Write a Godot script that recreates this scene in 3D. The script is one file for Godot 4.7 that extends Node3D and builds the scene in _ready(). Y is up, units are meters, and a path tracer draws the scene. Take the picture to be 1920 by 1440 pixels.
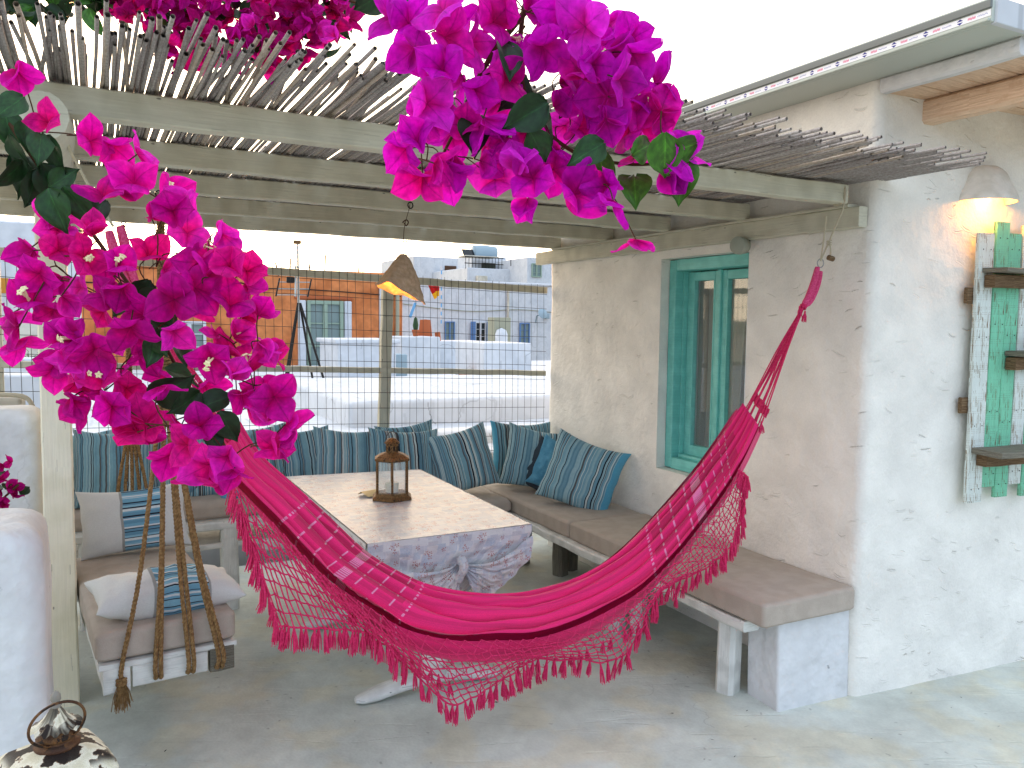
extends Node3D

# ---------------------------------------------------------------- mesh builder
class MB:
	var v := PackedVector3Array()
	var uv := PackedVector2Array()
	var ix := PackedInt32Array()
	var weld := []

	func vert(p: Vector3, t := Vector2.ZERO) -> int:
		v.append(p)
		uv.append(t)
		return v.size() - 1

	func tri(a: int, b: int, c: int) -> void:
		ix.append(a); ix.append(b); ix.append(c)

	func quad(a: int, b: int, c: int, d: int) -> void:
		tri(a, b, c)
		tri(a, c, d)

	# rows of points; rows[j][i]; seen from outside i runs right and j runs up when flip is false
	func grid(rows: Array, flip := false, wrap := false, us := 1.0, vs := 1.0) -> void:
		var n: int = rows[0].size()
		var m: int = rows.size()
		var base := v.size()
		for j in m:
			var r: PackedVector3Array = rows[j]
			for i in n:
				v.append(r[i])
				uv.append(Vector2(us * i / float(n - 1), vs * j / float(m - 1)))
		for j in m - 1:
			for i in n - 1:
				var a := base + j * n + i
				var b := a + 1
				var c := b + n
				var d := a + n
				if flip:
					quad(a, b, c, d)
				else:
					quad(a, d, c, b)
		if wrap:
			for j in m:
				weld.append(Vector2i(base + j * n, base + j * n + n - 1))

	func cap(r: PackedVector3Array, flip := false) -> void:
		var c := Vector3.ZERO
		for p in r:
			c += p
		c /= r.size()
		var k := vert(c, Vector2(0.5, 0.5))
		var first := v.size()
		for p in r:
			vert(p, Vector2(0.5, 0.5))
		for i in r.size() - 1:
			if flip:
				tri(k, first + i + 1, first + i)
			else:
				tri(k, first + i, first + i + 1)

	func box(t: Transform3D, s: Vector3, b := 0.004) -> void:
		var h := s * 0.5
		b = minf(b, minf(h.x, minf(h.y, h.z)) * 0.6)
		var id := {}
		for sx in [-1, 1]:
			for sy in [-1, 1]:
				for sz in [-1, 1]:
					var px := t * Vector3(sx * h.x, sy * (h.y - b), sz * (h.z - b))
					var py := t * Vector3(sx * (h.x - b), sy * h.y, sz * (h.z - b))
					var pz := t * Vector3(sx * (h.x - b), sy * (h.y - b), sz * h.z)
					id[[0, sx, sy, sz]] = vert(px, Vector2(sz * .5 + .5, sy * .5 + .5))
					id[[1, sx, sy, sz]] = vert(py, Vector2(sx * .5 + .5, sz * .5 + .5))
					id[[2, sx, sy, sz]] = vert(pz, Vector2(sx * .5 + .5, sy * .5 + .5))
		for s1 in [-1, 1]:
			out_quad(id[[0, s1, -1, -1]], id[[0, s1, 1, -1]], id[[0, s1, 1, 1]], id[[0, s1, -1, 1]], t.basis.x * s1)
			out_quad(id[[1, -1, s1, -1]], id[[1, 1, s1, -1]], id[[1, 1, s1, 1]], id[[1, -1, s1, 1]], t.basis.y * s1)
			out_quad(id[[2, -1, -1, s1]], id[[2, 1, -1, s1]], id[[2, 1, 1, s1]], id[[2, -1, 1, s1]], t.basis.z * s1)
			for s2 in [-1, 1]:
				out_quad(id[[0, s1, s2, -1]], id[[0, s1, s2, 1]], id[[1, s1, s2, 1]], id[[1, s1, s2, -1]], t.basis.x * s1 + t.basis.y * s2)
				out_quad(id[[0, s1, -1, s2]], id[[0, s1, 1, s2]], id[[2, s1, 1, s2]], id[[2, s1, -1, s2]], t.basis.x * s1 + t.basis.z * s2)
				out_quad(id[[1, -1, s1, s2]], id[[1, 1, s1, s2]], id[[2, 1, s1, s2]], id[[2, -1, s1, s2]], t.basis.y * s1 + t.basis.z * s2)
				for s3 in [-1, 1]:
					var a: int = id[[0, s1, s2, s3]]
					var c: int = id[[1, s1, s2, s3]]
					var d: int = id[[2, s1, s2, s3]]
					if (v[c] - v[a]).cross(v[d] - v[a]).dot(t.basis * Vector3(s1, s2, s3)) > 0:
						tri(a, d, c)
					else:
						tri(a, c, d)

	func out_quad(a: int, b: int, c: int, d: int, n: Vector3) -> void:
		if (v[b] - v[a]).cross(v[c] - v[a]).dot(n) > 0:
			quad(a, d, c, b)
		else:
			quad(a, b, c, d)

	# a tube along points with one radius per point (or a single one)
	func tube(pts: PackedVector3Array, r, sides := 6, capped := true, vs := 1.0) -> void:
		var rows := []
		var n := pts.size()
		var up := Vector3.ZERO
		for k in n:
			var d := (pts[mini(k + 1, n - 1)] - pts[maxi(k - 1, 0)]).normalized()
			if up == Vector3.ZERO:
				up = d.cross(Vector3(0.31, 0.2, 0.93)).normalized()
			up = (up - d * up.dot(d)).normalized()
			var side := d.cross(up)
			var rad: float = r if (r is float or r is int) else r[k]
			var row := PackedVector3Array()
			for i in sides + 1:
				var a := TAU * (i % sides) / sides
				row.append(pts[k] + (up * cos(a) + side * sin(a)) * rad)
			rows.append(row)
		grid(rows, false, true, 1.0, vs)
		if capped:
			cap(rows[0], false)
			cap(rows[n - 1], true)

	# profile of (radius, height) turned about y
	func lathe(t: Transform3D, prof: Array, sides := 24, flat := false) -> void:
		if flat:
			for i in sides:
				var a0 := TAU * i / sides
				var a1 := TAU * (i + 1) / sides
				for j in prof.size() - 1:
					var p: Vector2 = prof[j]
					var q: Vector2 = prof[j + 1]
					var b := [vert(t * Vector3(cos(a0) * p.x, p.y, sin(a0) * p.x)), vert(t * Vector3(cos(a1) * p.x, p.y, sin(a1) * p.x)), vert(t * Vector3(cos(a1) * q.x, q.y, sin(a1) * q.x)), vert(t * Vector3(cos(a0) * q.x, q.y, sin(a0) * q.x))]
					quad(b[0], b[1], b[2], b[3])
			return
		var rows := []
		for q: Vector2 in prof:
			var row := PackedVector3Array()
			for i in sides + 1:
				var a := TAU * (i % sides) / sides
				row.append(t * Vector3(cos(a) * q.x, q.y, sin(a) * q.x))
			rows.append(row)
		grid(rows, true, true)

	func mesh() -> ArrayMesh:
		var nor := PackedVector3Array()
		nor.resize(v.size())
		for k in range(0, ix.size(), 3):
			var a := ix[k]
			var b := ix[k + 1]
			var c := ix[k + 2]
			var n := (v[c] - v[a]).cross(v[b] - v[a])
			nor[a] += n
			nor[b] += n
			nor[c] += n
		for w: Vector2i in weld:
			var s := nor[w.x] + nor[w.y]
			nor[w.x] = s
			nor[w.y] = s
		for k in nor.size():
			nor[k] = nor[k].normalized() if nor[k].length_squared() > 1e-24 else Vector3.UP
		var arr := []
		arr.resize(Mesh.ARRAY_MAX)
		arr[Mesh.ARRAY_VERTEX] = v
		arr[Mesh.ARRAY_NORMAL] = nor
		arr[Mesh.ARRAY_TEX_UV] = uv
		arr[Mesh.ARRAY_INDEX] = ix
		var m := ArrayMesh.new()
		m.add_surface_from_arrays(Mesh.PRIMITIVE_TRIANGLES, arr)
		return m

var M := {}
var rng := RandomNumberGenerator.new()
var taken := {}

func numbered(called: String) -> String:
	if not taken.has(called):
		taken[called] = 0
		return called
	taken[called] += 1
	return "%s_%03d" % [called, taken[called]]

func thing(called: String, label: String, category: String, at := Vector3.ZERO, group := "") -> Node3D:
	var o := Node3D.new()
	o.name = numbered(called)
	add_child(o, true)
	o.position = at
	tag(o, label, category, group)
	return o

func tag(o: Node, label: String, category: String, group := "") -> void:
	o.set_meta("label", label)
	o.set_meta("category", category)
	if group:
		o.set_meta("group", group)

func part(called: String, m: Mesh, mat: Material, parent: Node, at := Transform3D()) -> MeshInstance3D:
	var o := MeshInstance3D.new()
	o.mesh = m
	o.material_override = mat
	var k := 0
	o.name = called
	while parent.has_node(NodePath(o.name)):
		k += 1
		o.name = "%s_%03d" % [called, k]
	o.transform = at
	parent.add_child(o, true)
	return o

func top(called: String, m: Mesh, mat: Material, label: String, category: String, at := Transform3D(), group := "") -> MeshInstance3D:
	var o := MeshInstance3D.new()
	o.mesh = m
	o.material_override = mat
	o.name = numbered(called)
	add_child(o, true)
	o.transform = at
	tag(o, label, category, group)
	return o

func struct(called: String, m: Mesh, mat: Material, label := "", category := "") -> MeshInstance3D:
	var o := top(called, m, mat, label, category)
	o.set_meta("kind", "structure")
	return o

func xf(at: Vector3, yaw := 0.0, pitch := 0.0, roll := 0.0) -> Transform3D:
	return Transform3D(Basis.from_euler(Vector3(deg_to_rad(pitch), deg_to_rad(yaw), deg_to_rad(roll))), at)

func box_mesh(s: Vector3, b := 0.004) -> Mesh:
	var m := MB.new()
	m.box(Transform3D(), s, b)
	return m.mesh()

# a hand-cut timber: a box with many stations along x and slightly uneven faces
func timber(s: Vector3, b: float, seed_: int, wob := 0.003) -> Mesh:
	var m := MB.new()
	var r := RandomNumberGenerator.new()
	r.seed = seed_
	var n := maxi(3, int(s.x / 0.12))
	var rows := []
	for k in n + 1:
		var x := -s.x / 2 + s.x * k / n
		var row := PackedVector3Array()
		var hy := s.y / 2
		var hz := s.z / 2
		var pts := [Vector2(-hy + b, -hz), Vector2(hy - b, -hz), Vector2(hy, -hz + b), Vector2(hy, hz - b), Vector2(hy - b, hz), Vector2(-hy + b, hz), Vector2(-hy, hz - b), Vector2(-hy, -hz + b)]
		var dy := r.randf_range(-wob, wob)
		var dz := r.randf_range(-wob, wob)
		for q: Vector2 in pts:
			row.append(Vector3(x, q.x + dy + r.randf_range(-wob, wob) * 0.3, q.y + dz + r.randf_range(-wob, wob) * 0.3))
		row.append(row[0])
		rows.append(row)
	# flat faces: each face has its own columns
	for f in 8:
		var strip := []
		for row: PackedVector3Array in rows:
			strip.append(PackedVector3Array([row[f], row[f + 1]]))
		m.grid(strip, false)
	m.cap(rows[0], false)
	m.cap(rows[n], true)
	return m.mesh()

func catmull(p: Array, t: float) -> Vector3:
	var n := p.size() - 1
	var f := clampf(t, 0, 1) * n
	var i := mini(int(f), n - 1)
	var u := f - i
	var a: Vector3 = p[maxi(i - 1, 0)]
	var b: Vector3 = p[i]
	var c: Vector3 = p[i + 1]
	var d: Vector3 = p[mini(i + 2, n)]
	return 0.5 * ((2.0 * b) + (c - a) * u + (2.0 * a - 5.0 * b + 4.0 * c - d) * u * u + (3.0 * b - a - 3.0 * c + d) * u * u * u)

func curve(p: Array, n: int) -> PackedVector3Array:
	var r := PackedVector3Array()
	for k in n + 1:
		r.append(catmull(p, k / float(n)))
	return r

# three strands laid round each other
func rope(m: MB, path: PackedVector3Array, radius: float, pitch := 0.045, sides := 5) -> void:
	var total := 0.0
	for k in path.size() - 1:
		total += path[k].distance_to(path[k + 1])
	var n := maxi(4, int(total / pitch * 6.0))
	var pts := PackedVector3Array()
	var seg := 0
	var run := 0.0
	for k in n + 1:
		var want := total * k / n
		while seg < path.size() - 2 and run + path[seg].distance_to(path[seg + 1]) < want:
			run += path[seg].distance_to(path[seg + 1])
			seg += 1
		var l := maxf(path[seg].distance_to(path[seg + 1]), 1e-6)
		pts.append(path[seg].lerp(path[seg + 1], clampf((want - run) / l, 0, 1)))
	for s in 3:
		var line := PackedVector3Array()
		var up := Vector3.ZERO
		for k in n + 1:
			var d := (pts[mini(k + 1, n)] - pts[maxi(k - 1, 0)]).normalized()
			if up == Vector3.ZERO:
				up = d.cross(Vector3(0.31, 0.2, 0.93)).normalized()
			up = (up - d * up.dot(d)).normalized()
			var a := TAU * (s / 3.0 + total * k / n / pitch)
			line.append(pts[k] + (up * cos(a) + d.cross(up) * sin(a)) * radius * 0.52)
		m.tube(line, radius * 0.56, sides, true)

func rope_mesh(pts: Array, radius: float, pitch := 0.045, sides := 5, n := 24) -> Mesh:
	var m := MB.new()
	rope(m, curve(pts, n), radius, pitch, sides)
	return m.mesh()

func tube_mesh(pts: PackedVector3Array, r, sides := 6) -> Mesh:
	var m := MB.new()
	m.tube(pts, r, sides)
	return m.mesh()

# ---------------------------------------------------------------- textures
func noise(seed_: int, freq: float, oct := 4, size := 512, kind := FastNoiseLite.TYPE_SIMPLEX_SMOOTH) -> PackedByteArray:
	var f := FastNoiseLite.new()
	f.seed = seed_
	f.noise_type = kind
	f.frequency = freq
	f.fractal_octaves = oct
	var im := f.get_seamless_image(size, size, false, false, 0.12, true)
	im.convert(Image.FORMAT_L8)
	return im.get_data()

func tex_rgb(w: int, h: int, data: PackedByteArray) -> ImageTexture:
	return ImageTexture.create_from_image(Image.create_from_data(w, h, false, Image.FORMAT_RGB8, data))

func tex_l(w: int, h: int, data: PackedByteArray) -> ImageTexture:
	return ImageTexture.create_from_image(Image.create_from_data(w, h, false, Image.FORMAT_L8, data))

func blend_tex(size: int, a: Color, b: Color, broad: PackedByteArray, fine: PackedByteArray, lo := 0.25, hi := 0.75, fine_amt := 0.06, marks := PackedByteArray()) -> ImageTexture:
	var d := PackedByteArray()
	d.resize(size * size * 3)
	for k in size * size:
		var t := smoothstep(lo, hi, broad[k] / 255.0)
		var g := 1.0 + (fine[k] / 255.0 - 0.5) * 2.0 * fine_amt
		if not marks.is_empty():
			g *= lerpf(0.35, 1.0, marks[k] / 255.0)
		d[k * 3] = clampi(int((a.r + (b.r - a.r) * t) * g * 255), 0, 255)
		d[k * 3 + 1] = clampi(int((a.g + (b.g - a.g) * t) * g * 255), 0, 255)
		d[k * 3 + 2] = clampi(int((a.b + (b.b - a.b) * t) * g * 255), 0, 255)
	return tex_rgb(size, size, d)

func mat(c: Color, rough := 0.8, tex: Texture2D = null) -> StandardMaterial3D:
	var m := StandardMaterial3D.new()
	m.albedo_color = c
	m.roughness = rough
	m.metallic_specular = 0.4
	if tex:
		m.albedo_texture = tex
	return m

func tri_map(m: StandardMaterial3D, scale: float, world := false) -> StandardMaterial3D:
	m.uv1_triplanar = true
	m.uv1_world_triplanar = world
	m.uv1_triplanar_sharpness = 4.0
	m.uv1_scale = Vector3.ONE * scale
	return m

func relief(m: StandardMaterial3D, tex: Texture2D, cm: float) -> StandardMaterial3D:
	m.heightmap_enabled = true
	m.heightmap_texture = tex
	m.heightmap_scale = cm
	return m

# ink a soft dash into a byte field
func dash(d: PackedByteArray, size: int, x: float, y: float, l: float, a: float, bend: float, w: float, to: float) -> void:
	var n := int(l) + 2
	for k in n:
		var t := k / float(n - 1) * 2.0 - 1.0
		var cx := x + cos(a) * t * l * 0.5 - sin(a) * bend * (1.0 - t * t)
		var cy := y + sin(a) * t * l * 0.5 + cos(a) * bend * (1.0 - t * t)
		var ww := w * (1.0 - t * t * 0.85)
		for dy in range(-3, 4):
			for dx in range(-1, 2):
				var s := clampf(1.2 - absf(dy) / maxf(ww, 0.2), 0, 1)
				if s > 0:
					var px := posmod(int(cx) + dx, size)
					var py := posmod(int(cy) + dy, size)
					var i := py * size + px
					d[i] = int(lerpf(d[i], to, s * 0.75))

func blank(size: int) -> PackedByteArray:
	var d := PackedByteArray()
	d.resize(size * size)
	d.fill(255)
	return d

# a hairline that wanders and thins out
func crack(d: PackedByteArray, size: int, x: float, y: float, a: float, n: int, to: float, r: RandomNumberGenerator) -> void:
	for k in n:
		a += r.randfn(0, 0.22)
		x += cos(a)
		y += sin(a)
		var i := posmod(int(y), size) * size + posmod(int(x), size)
		d[i] = int(minf(d[i], lerpf(to, 255.0, k / float(n))))
		if r.randf() < 0.012:
			a += r.randf_range(-0.9, 0.9)

func materials() -> void:
	var n1 := noise(1, 0.012, 5)
	var n2 := noise(2, 0.05, 4)
	var n3 := noise(3, 0.2, 3)
	var n4 := noise(4, 0.025, 5)
	var cell := noise(6, 0.03, 2, 512, FastNoiseLite.TYPE_CELLULAR)
	# white plaster with trowel gouges: 1024 px are two metres
	var big := noise(11, 0.006, 5, 1024)
	var mid := noise(12, 0.03, 4, 1024)
	var fin := noise(13, 0.16, 3, 1024)
	var hgt := PackedByteArray()
	hgt.resize(1024 * 1024)
	for k in 1024 * 1024:
		hgt[k] = clampi(int(big[k] * 0.42 + mid[k] * 0.38 + fin[k] * 0.08), 0, 255)
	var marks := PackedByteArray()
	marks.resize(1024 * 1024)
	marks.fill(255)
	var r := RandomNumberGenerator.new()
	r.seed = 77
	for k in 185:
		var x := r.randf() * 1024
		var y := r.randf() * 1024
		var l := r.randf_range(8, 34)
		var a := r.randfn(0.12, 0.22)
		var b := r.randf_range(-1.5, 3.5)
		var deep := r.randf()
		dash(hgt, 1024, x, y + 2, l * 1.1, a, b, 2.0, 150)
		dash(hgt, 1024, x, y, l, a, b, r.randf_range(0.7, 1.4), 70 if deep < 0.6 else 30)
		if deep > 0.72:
			dash(marks, 1024, x, y, l * 0.8, a, b, r.randf_range(0.4, 0.8), lerpf(225, 150, deep))  # deepest gouges also inked darker: crack shading in the colour, with slight dirt
	var pl := PackedByteArray()
	pl.resize(1024 * 1024 * 3)
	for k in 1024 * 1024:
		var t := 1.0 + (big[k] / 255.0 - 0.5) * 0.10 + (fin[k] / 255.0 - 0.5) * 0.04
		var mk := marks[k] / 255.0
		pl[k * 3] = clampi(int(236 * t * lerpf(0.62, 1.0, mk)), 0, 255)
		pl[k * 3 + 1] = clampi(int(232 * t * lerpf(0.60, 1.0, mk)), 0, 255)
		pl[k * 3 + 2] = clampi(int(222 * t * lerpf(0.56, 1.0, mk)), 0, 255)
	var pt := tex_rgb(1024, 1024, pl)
	var ph := tex_l(1024, 1024, hgt)
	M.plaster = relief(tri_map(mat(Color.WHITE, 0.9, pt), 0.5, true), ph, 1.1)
	var hair := blank(512)
	for k in 5:
		crack(hair, 512, r.randf() * 512, r.randf() * 512, r.randf() * TAU, r.randi_range(60, 160), 205, r)
	for k in 26:
		dash(hair, 512, r.randf() * 512, r.randf() * 512, r.randf_range(2, 9), r.randfn(0.2, 0.5), 0.0, r.randf_range(0.4, 0.9), r.randf_range(120, 215))
	var drips := blank(512)
	for k in 60:
		dash(drips, 512, r.randf() * 512, r.randf() * 512, r.randf_range(10, 70), PI / 2 + r.randfn(0, 0.05), 0.0, r.randf_range(0.6, 1.6), r.randf_range(205, 240))
	for k in 10:
		crack(drips, 512, r.randf() * 512, r.randf() * 512, r.randf() * TAU, r.randi_range(80, 260), 150, r)
	var nicks := blank(512)
	for k in 42:
		dash(nicks, 512, r.randf() * 512, r.randf() * 512, r.randf_range(3, 40), r.randfn(0, 0.04), 0.0, r.randf_range(0.35, 0.8), r.randf_range(120, 220))
	for k in 10:
		dash(nicks, 512, r.randf() * 512, r.randf() * 512, 3.0, 0.0, 0.0, 1.3, 50)
	M.plaster_smooth = relief(tri_map(mat(Color(0.93, 0.93, 0.93), 0.9, blend_tex(512, Color(0.92, 0.92, 0.915), Color(0.895, 0.895, 0.89), n1, n2, 0.3, 0.8, 0.025, hair)), 0.6, true), tex_l(512, 512, n4), 1.2)
	# cement floor: broad patches, brushed streaks, pits
	var fl_h := PackedByteArray()
	fl_h.resize(1024 * 1024)
	var spots := PackedByteArray()
	spots.resize(1024 * 1024)
	spots.fill(128)
	for k in 1024 * 1024:
		fl_h[k] = clampi(int(big[k] * 0.5 + mid[k] * 0.3 + fin[k] * 0.15), 0, 255)
	for k in 240:
		var x := r.randf() * 1024
		var y := r.randf() * 1024
		var to := 158.0 if r.randf() < 0.5 else 96.0
		dash(spots, 1024, x, y, r.randf_range(15, 110), r.randfn(0.45, 0.12), r.randf_range(-4, 4), r.randf_range(0.4, 1.0), to)
		dash(fl_h, 1024, x, y, r.randf_range(15, 90), r.randfn(0.45, 0.12), r.randf_range(-4, 4), 0.8, 60)
	for k in 5:
		crack(spots, 1024, r.randf() * 1024, r.randf() * 1024, r.randf() * TAU, r.randi_range(200, 420), 30, r)
	for k in 90:
		dash(spots, 1024, r.randf() * 1024, r.randf() * 1024, r.randf_range(2, 7), r.randf() * 3, 0, r.randf_range(0.7, 1.5), 15)
	var fl := PackedByteArray()
	fl.resize(1024 * 1024 * 3)
	for k in 1024 * 1024:
		var x := k % 1024
		var y := k / 1024
		var w1 := big[k] / 255.0
		var w2 := big[posmod(y + 431, 1024) * 1024 + posmod(x + 211, 1024)] / 255.0
		var g := 1.0 + (w1 - 0.5) * 0.15 + (mid[k] / 255.0 - 0.5) * 0.07 + (fin[k] / 255.0 - 0.5) * 0.05 + (spots[k] / 255.0 - 0.5) * 0.42
		var warm := smoothstep(0.45, 0.75, w2)
		fl[k * 3] = clampi(int((199 + 5 * warm) * g), 0, 255)
		fl[k * 3 + 1] = clampi(int((204 - 1 * warm) * g), 0, 255)
		fl[k * 3 + 2] = clampi(int((195 - 10 * warm) * g), 0, 255)
	M.floor = relief(tri_map(mat(Color.WHITE, 0.55, tex_rgb(1024, 1024, fl)), 0.36, true), tex_l(1024, 1024, fl_h), 0.7)
	# wood: grain runs along x of the piece
	var gr := PackedByteArray()
	gr.resize(512 * 512)
	for y in 512:
		for x in 512:
			gr[y * 512 + x] = clampi(int(n2[posmod(y * 3, 512) * 512 + x / 8] * 0.6 + n3[posmod(y * 2, 512) * 512 + x / 16] * 0.4), 0, 255)
	var grain := tex_l(512, 512, gr)
	var knots := PackedByteArray()
	knots.resize(512 * 512)
	for k in 512 * 512:
		var q := n4[k]
		knots[k] = gr[k] if q < 170 else clampi(gr[k] - (q - 170) * 2, 0, 255)
	M.cream_wood = relief(tri_map(mat(Color(1, 1, 1), 0.62, blend_tex(512, Color(0.75, 0.735, 0.65), Color(0.80, 0.785, 0.70), n1, gr, 0.2, 0.75, 0.05, nicks)), 1.0), grain, 0.14)
	M.lit_post_wood = relief(tri_map(mat(Color(1, 1, 1), 0.6, blend_tex(512, Color(0.93, 0.90, 0.79), Color(0.96, 0.93, 0.83), n1, gr, 0.2, 0.75, 0.04, nicks)), 1.0), grain, 0.14)  # cream wood lightened: the stronger light on the post is in its colour
	M.white_wood = relief(tri_map(mat(Color(1, 1, 1), 0.6, blend_tex(512, Color(0.80, 0.80, 0.77), Color(0.88, 0.88, 0.85), n1, gr, 0.2, 0.75, 0.06, nicks)), 1.3), grain, 0.2)
	M.brown_wood = relief(tri_map(mat(Color(1, 1, 1), 0.7, blend_tex(512, Color(0.82, 0.69, 0.57), Color(0.89, 0.78, 0.67), knots, gr, 0.2, 0.75, 0.06)), 1.2), grain, 0.3)
	M.raw_wood = relief(tri_map(mat(Color(1, 1, 1), 0.85, blend_tex(512, Color(0.36, 0.27, 0.18), Color(0.58, 0.48, 0.36), gr, n3, 0.2, 0.8, 0.16)), 2.2), grain, 0.8)
	M.grey_wood = relief(tri_map(mat(Color(1, 1, 1), 0.85, blend_tex(512, Color(0.40, 0.38, 0.33), Color(0.55, 0.53, 0.47), gr, n3, 0.2, 0.8, 0.14)), 2.0), grain, 0.6)
	M.old_white = worn_paint(Color(0.86, 0.89, 0.86), Color(0.50, 0.42, 0.32), gr, n2, n3, 172, grain)
	M.old_mint = worn_paint(Color(0.50, 0.80, 0.66), Color(0.40, 0.36, 0.26), gr, n2, n3, 176, grain)
	M.old_bare = worn_paint(Color(0.62, 0.66, 0.58), Color(0.48, 0.40, 0.29), gr, n2, n3, 118, grain)
	M.turquoise = relief(tri_map(mat(Color(1, 1, 1), 0.42, blend_tex(512, Color(0.45, 0.77, 0.73), Color(0.50, 0.82, 0.78), n1, gr, 0.2, 0.8, 0.05)), 1.5), grain, 0.12)
	M.sage = mat(Color(0.55, 0.63, 0.56), 0.6)
	M.blue_paint = mat(Color(0.36, 0.50, 0.68), 0.6)
	# reeds: dull grey canes with darker nodes
	M.reeds = []
	for k in 4:
		var a: Color = [Color(0.58, 0.55, 0.53), Color(0.64, 0.61, 0.58), Color(0.52, 0.49, 0.47), Color(0.68, 0.62, 0.55)][k]
		M.reeds.append(relief(tri_map(mat(Color(1, 1, 1), 0.75, blend_tex(256, a, a.lightened(0.22), noise(30 + k, 0.03, 4, 256), noise(40 + k, 0.2, 3, 256), 0.25, 0.8, 0.16)), 6.0), tex_l(256, 256, noise(50 + k, 0.15, 3, 256)), 0.2))
	M.pith = mat(Color(0.16, 0.13, 0.10), 0.9)
	# cloths
	var weave := PackedByteArray()
	weave.resize(128 * 128)
	for y in 128:
		for x in 128:
			weave[y * 128 + x] = clampi(int(128 + 60 * sin(x * TAU / 8.0) * (1 if (y / 4) % 2 == 0 else -1) + (n3[y * 512 + x] - 128) * 0.5), 0, 255)
	var wv := tex_l(128, 128, weave)
	M.taupe = relief(tri_map(mat(Color(1, 1, 1), 0.95, blend_tex(512, Color(0.68, 0.63, 0.575), Color(0.71, 0.66, 0.605), n1, n3, 0.2, 0.8, 0.03)), 1.5), tex_l(512, 512, n1), 0.35)
	M.canvas = relief(tri_map(mat(Color(1, 1, 1), 0.95, blend_tex(512, Color(0.80, 0.80, 0.78), Color(0.87, 0.87, 0.85), n1, n3, 0.2, 0.8, 0.04)), 2.0), tex_l(512, 512, n4), 0.5)
	M.plain_blue = relief(tri_map(mat(Color(1, 1, 1), 0.95, blend_tex(512, Color(0.31, 0.55, 0.66), Color(0.38, 0.62, 0.72), n1, n3, 0.2, 0.8, 0.06)), 2.0), tex_l(512, 512, n4), 0.5)
	M.slate = mat(Color(0.22, 0.26, 0.29), 0.95)
	M.stripes = []
	for k in 7:
		M.stripes.append(stripe(k))
	# hammock cotton
	M.pink = hammock_cloth()
	M.pink_cord = relief(tri_map(mat(Color(1, 1, 1), 0.9, blend_tex(256, Color(0.78, 0.12, 0.33), Color(0.86, 0.21, 0.42), noise(60, 0.05, 3, 256), noise(61, 0.3, 2, 256), 0.2, 0.8, 0.10)), 8.0), wv, 0.2)
	M.pink_pad = relief(tri_map(mat(Color(1, 1, 1), 0.9, blend_tex(256, Color(0.80, 0.22, 0.42), Color(0.88, 0.34, 0.52), noise(62, 0.05, 3, 256), noise(63, 0.3, 2, 256), 0.2, 0.8, 0.10)), 8.0), wv, 0.3)
	M.rope = relief(tri_map(mat(Color(1, 1, 1), 0.9, blend_tex(256, Color(0.47, 0.35, 0.21), Color(0.64, 0.51, 0.33), noise(64, 0.04, 4, 256), noise(65, 0.3, 2, 256), 0.2, 0.8, 0.2)), 6.0), tex_l(256, 256, noise(66, 0.3, 2, 256)), 0.3)
	M.cord_white = mat(Color(0.76, 0.72, 0.62), 0.9)
	M.print_cloth = print_cloth(n2, n3)
	M.print_drop = M.print_cloth.duplicate()
	M.print_drop.roughness = 0.8
	M.print_drop.metallic_specular = 0.3
	# metals
	M.copper = patina(Color(0.38, 0.27, 0.16), Color(0.58, 0.44, 0.27), Color(0.18, 0.13, 0.09), n2, n3, 0.4)
	M.rusty = patina(Color(0.80, 0.77, 0.66), Color(0.88, 0.86, 0.78), Color(0.12, 0.08, 0.06), noise(71, 0.008, 4), n3, 0.0)
	M.rust = patina(Color(0.27, 0.16, 0.09), Color(0.42, 0.29, 0.16), Color(0.14, 0.09, 0.06), n1, n3, 0.1)
	M.steel = mat(Color(0.62, 0.63, 0.62), 0.4)
	M.steel.metallic = 0.7
	M.wire = mat(Color(0.26, 0.26, 0.25), 0.6)
	M.wire.metallic = 0.1
	M.dark_iron = mat(Color(0.12, 0.11, 0.10), 0.7)
	M.grey_paint = mat(Color(0.62, 0.64, 0.58), 0.5)
	M.fascia = mat(Color(0.74, 0.77, 0.73), 0.45)
	M.tape = gutter_tape()
	M.nail = mat(Color(0.08, 0.06, 0.05), 0.8)
	M.glass = mat(Color(0.9, 0.95, 0.93, 0.10), 0.02)
	M.glass.transparency = BaseMaterial3D.TRANSPARENCY_ALPHA
	M.glass.metallic_specular = 0.6
	M.dark_glass = mat(Color(0.10, 0.13, 0.14), 0.08)
	M.lace = mat(Color(0.80, 0.78, 0.68), 0.95)
	M.lace.backlight_enabled = true
	M.lace.backlight = Color(0.6, 0.6, 0.6)
	M.room = mat(Color(0.62, 0.55, 0.42), 0.9)
	M.bulb = mat(Color(1, 0.9, 0.7), 0.5)
	M.bulb.emission_enabled = true
	M.bulb.emission = Color(1.0, 0.72, 0.34)
	M.bulb.emission_energy_multiplier = 3.0
	M.clay = relief(tri_map(mat(Color(1, 1, 1), 0.9, blend_tex(512, Color(0.74, 0.61, 0.48), Color(0.82, 0.70, 0.58), n4, n3, 0.2, 0.8, 0.05)), 3.0), tex_l(512, 512, n1), 0.5)
	M.shade = relief(tri_map(mat(Color(0.96, 0.95, 0.93), 0.8, blend_tex(512, Color(0.92, 0.90, 0.87), Color(0.86, 0.84, 0.80), n1, n2, 0.3, 0.8, 0.02)), 2.0), tex_l(512, 512, n1), 0.4)
	M.shell = relief(tri_map(mat(Color(1, 1, 1), 0.5, blend_tex(512, Color(0.84, 0.80, 0.72), Color(0.55, 0.46, 0.38), n4, n3, 0.45, 0.8, 0.06)), 5.0), tex_l(512, 512, n4), 0.4)
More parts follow.
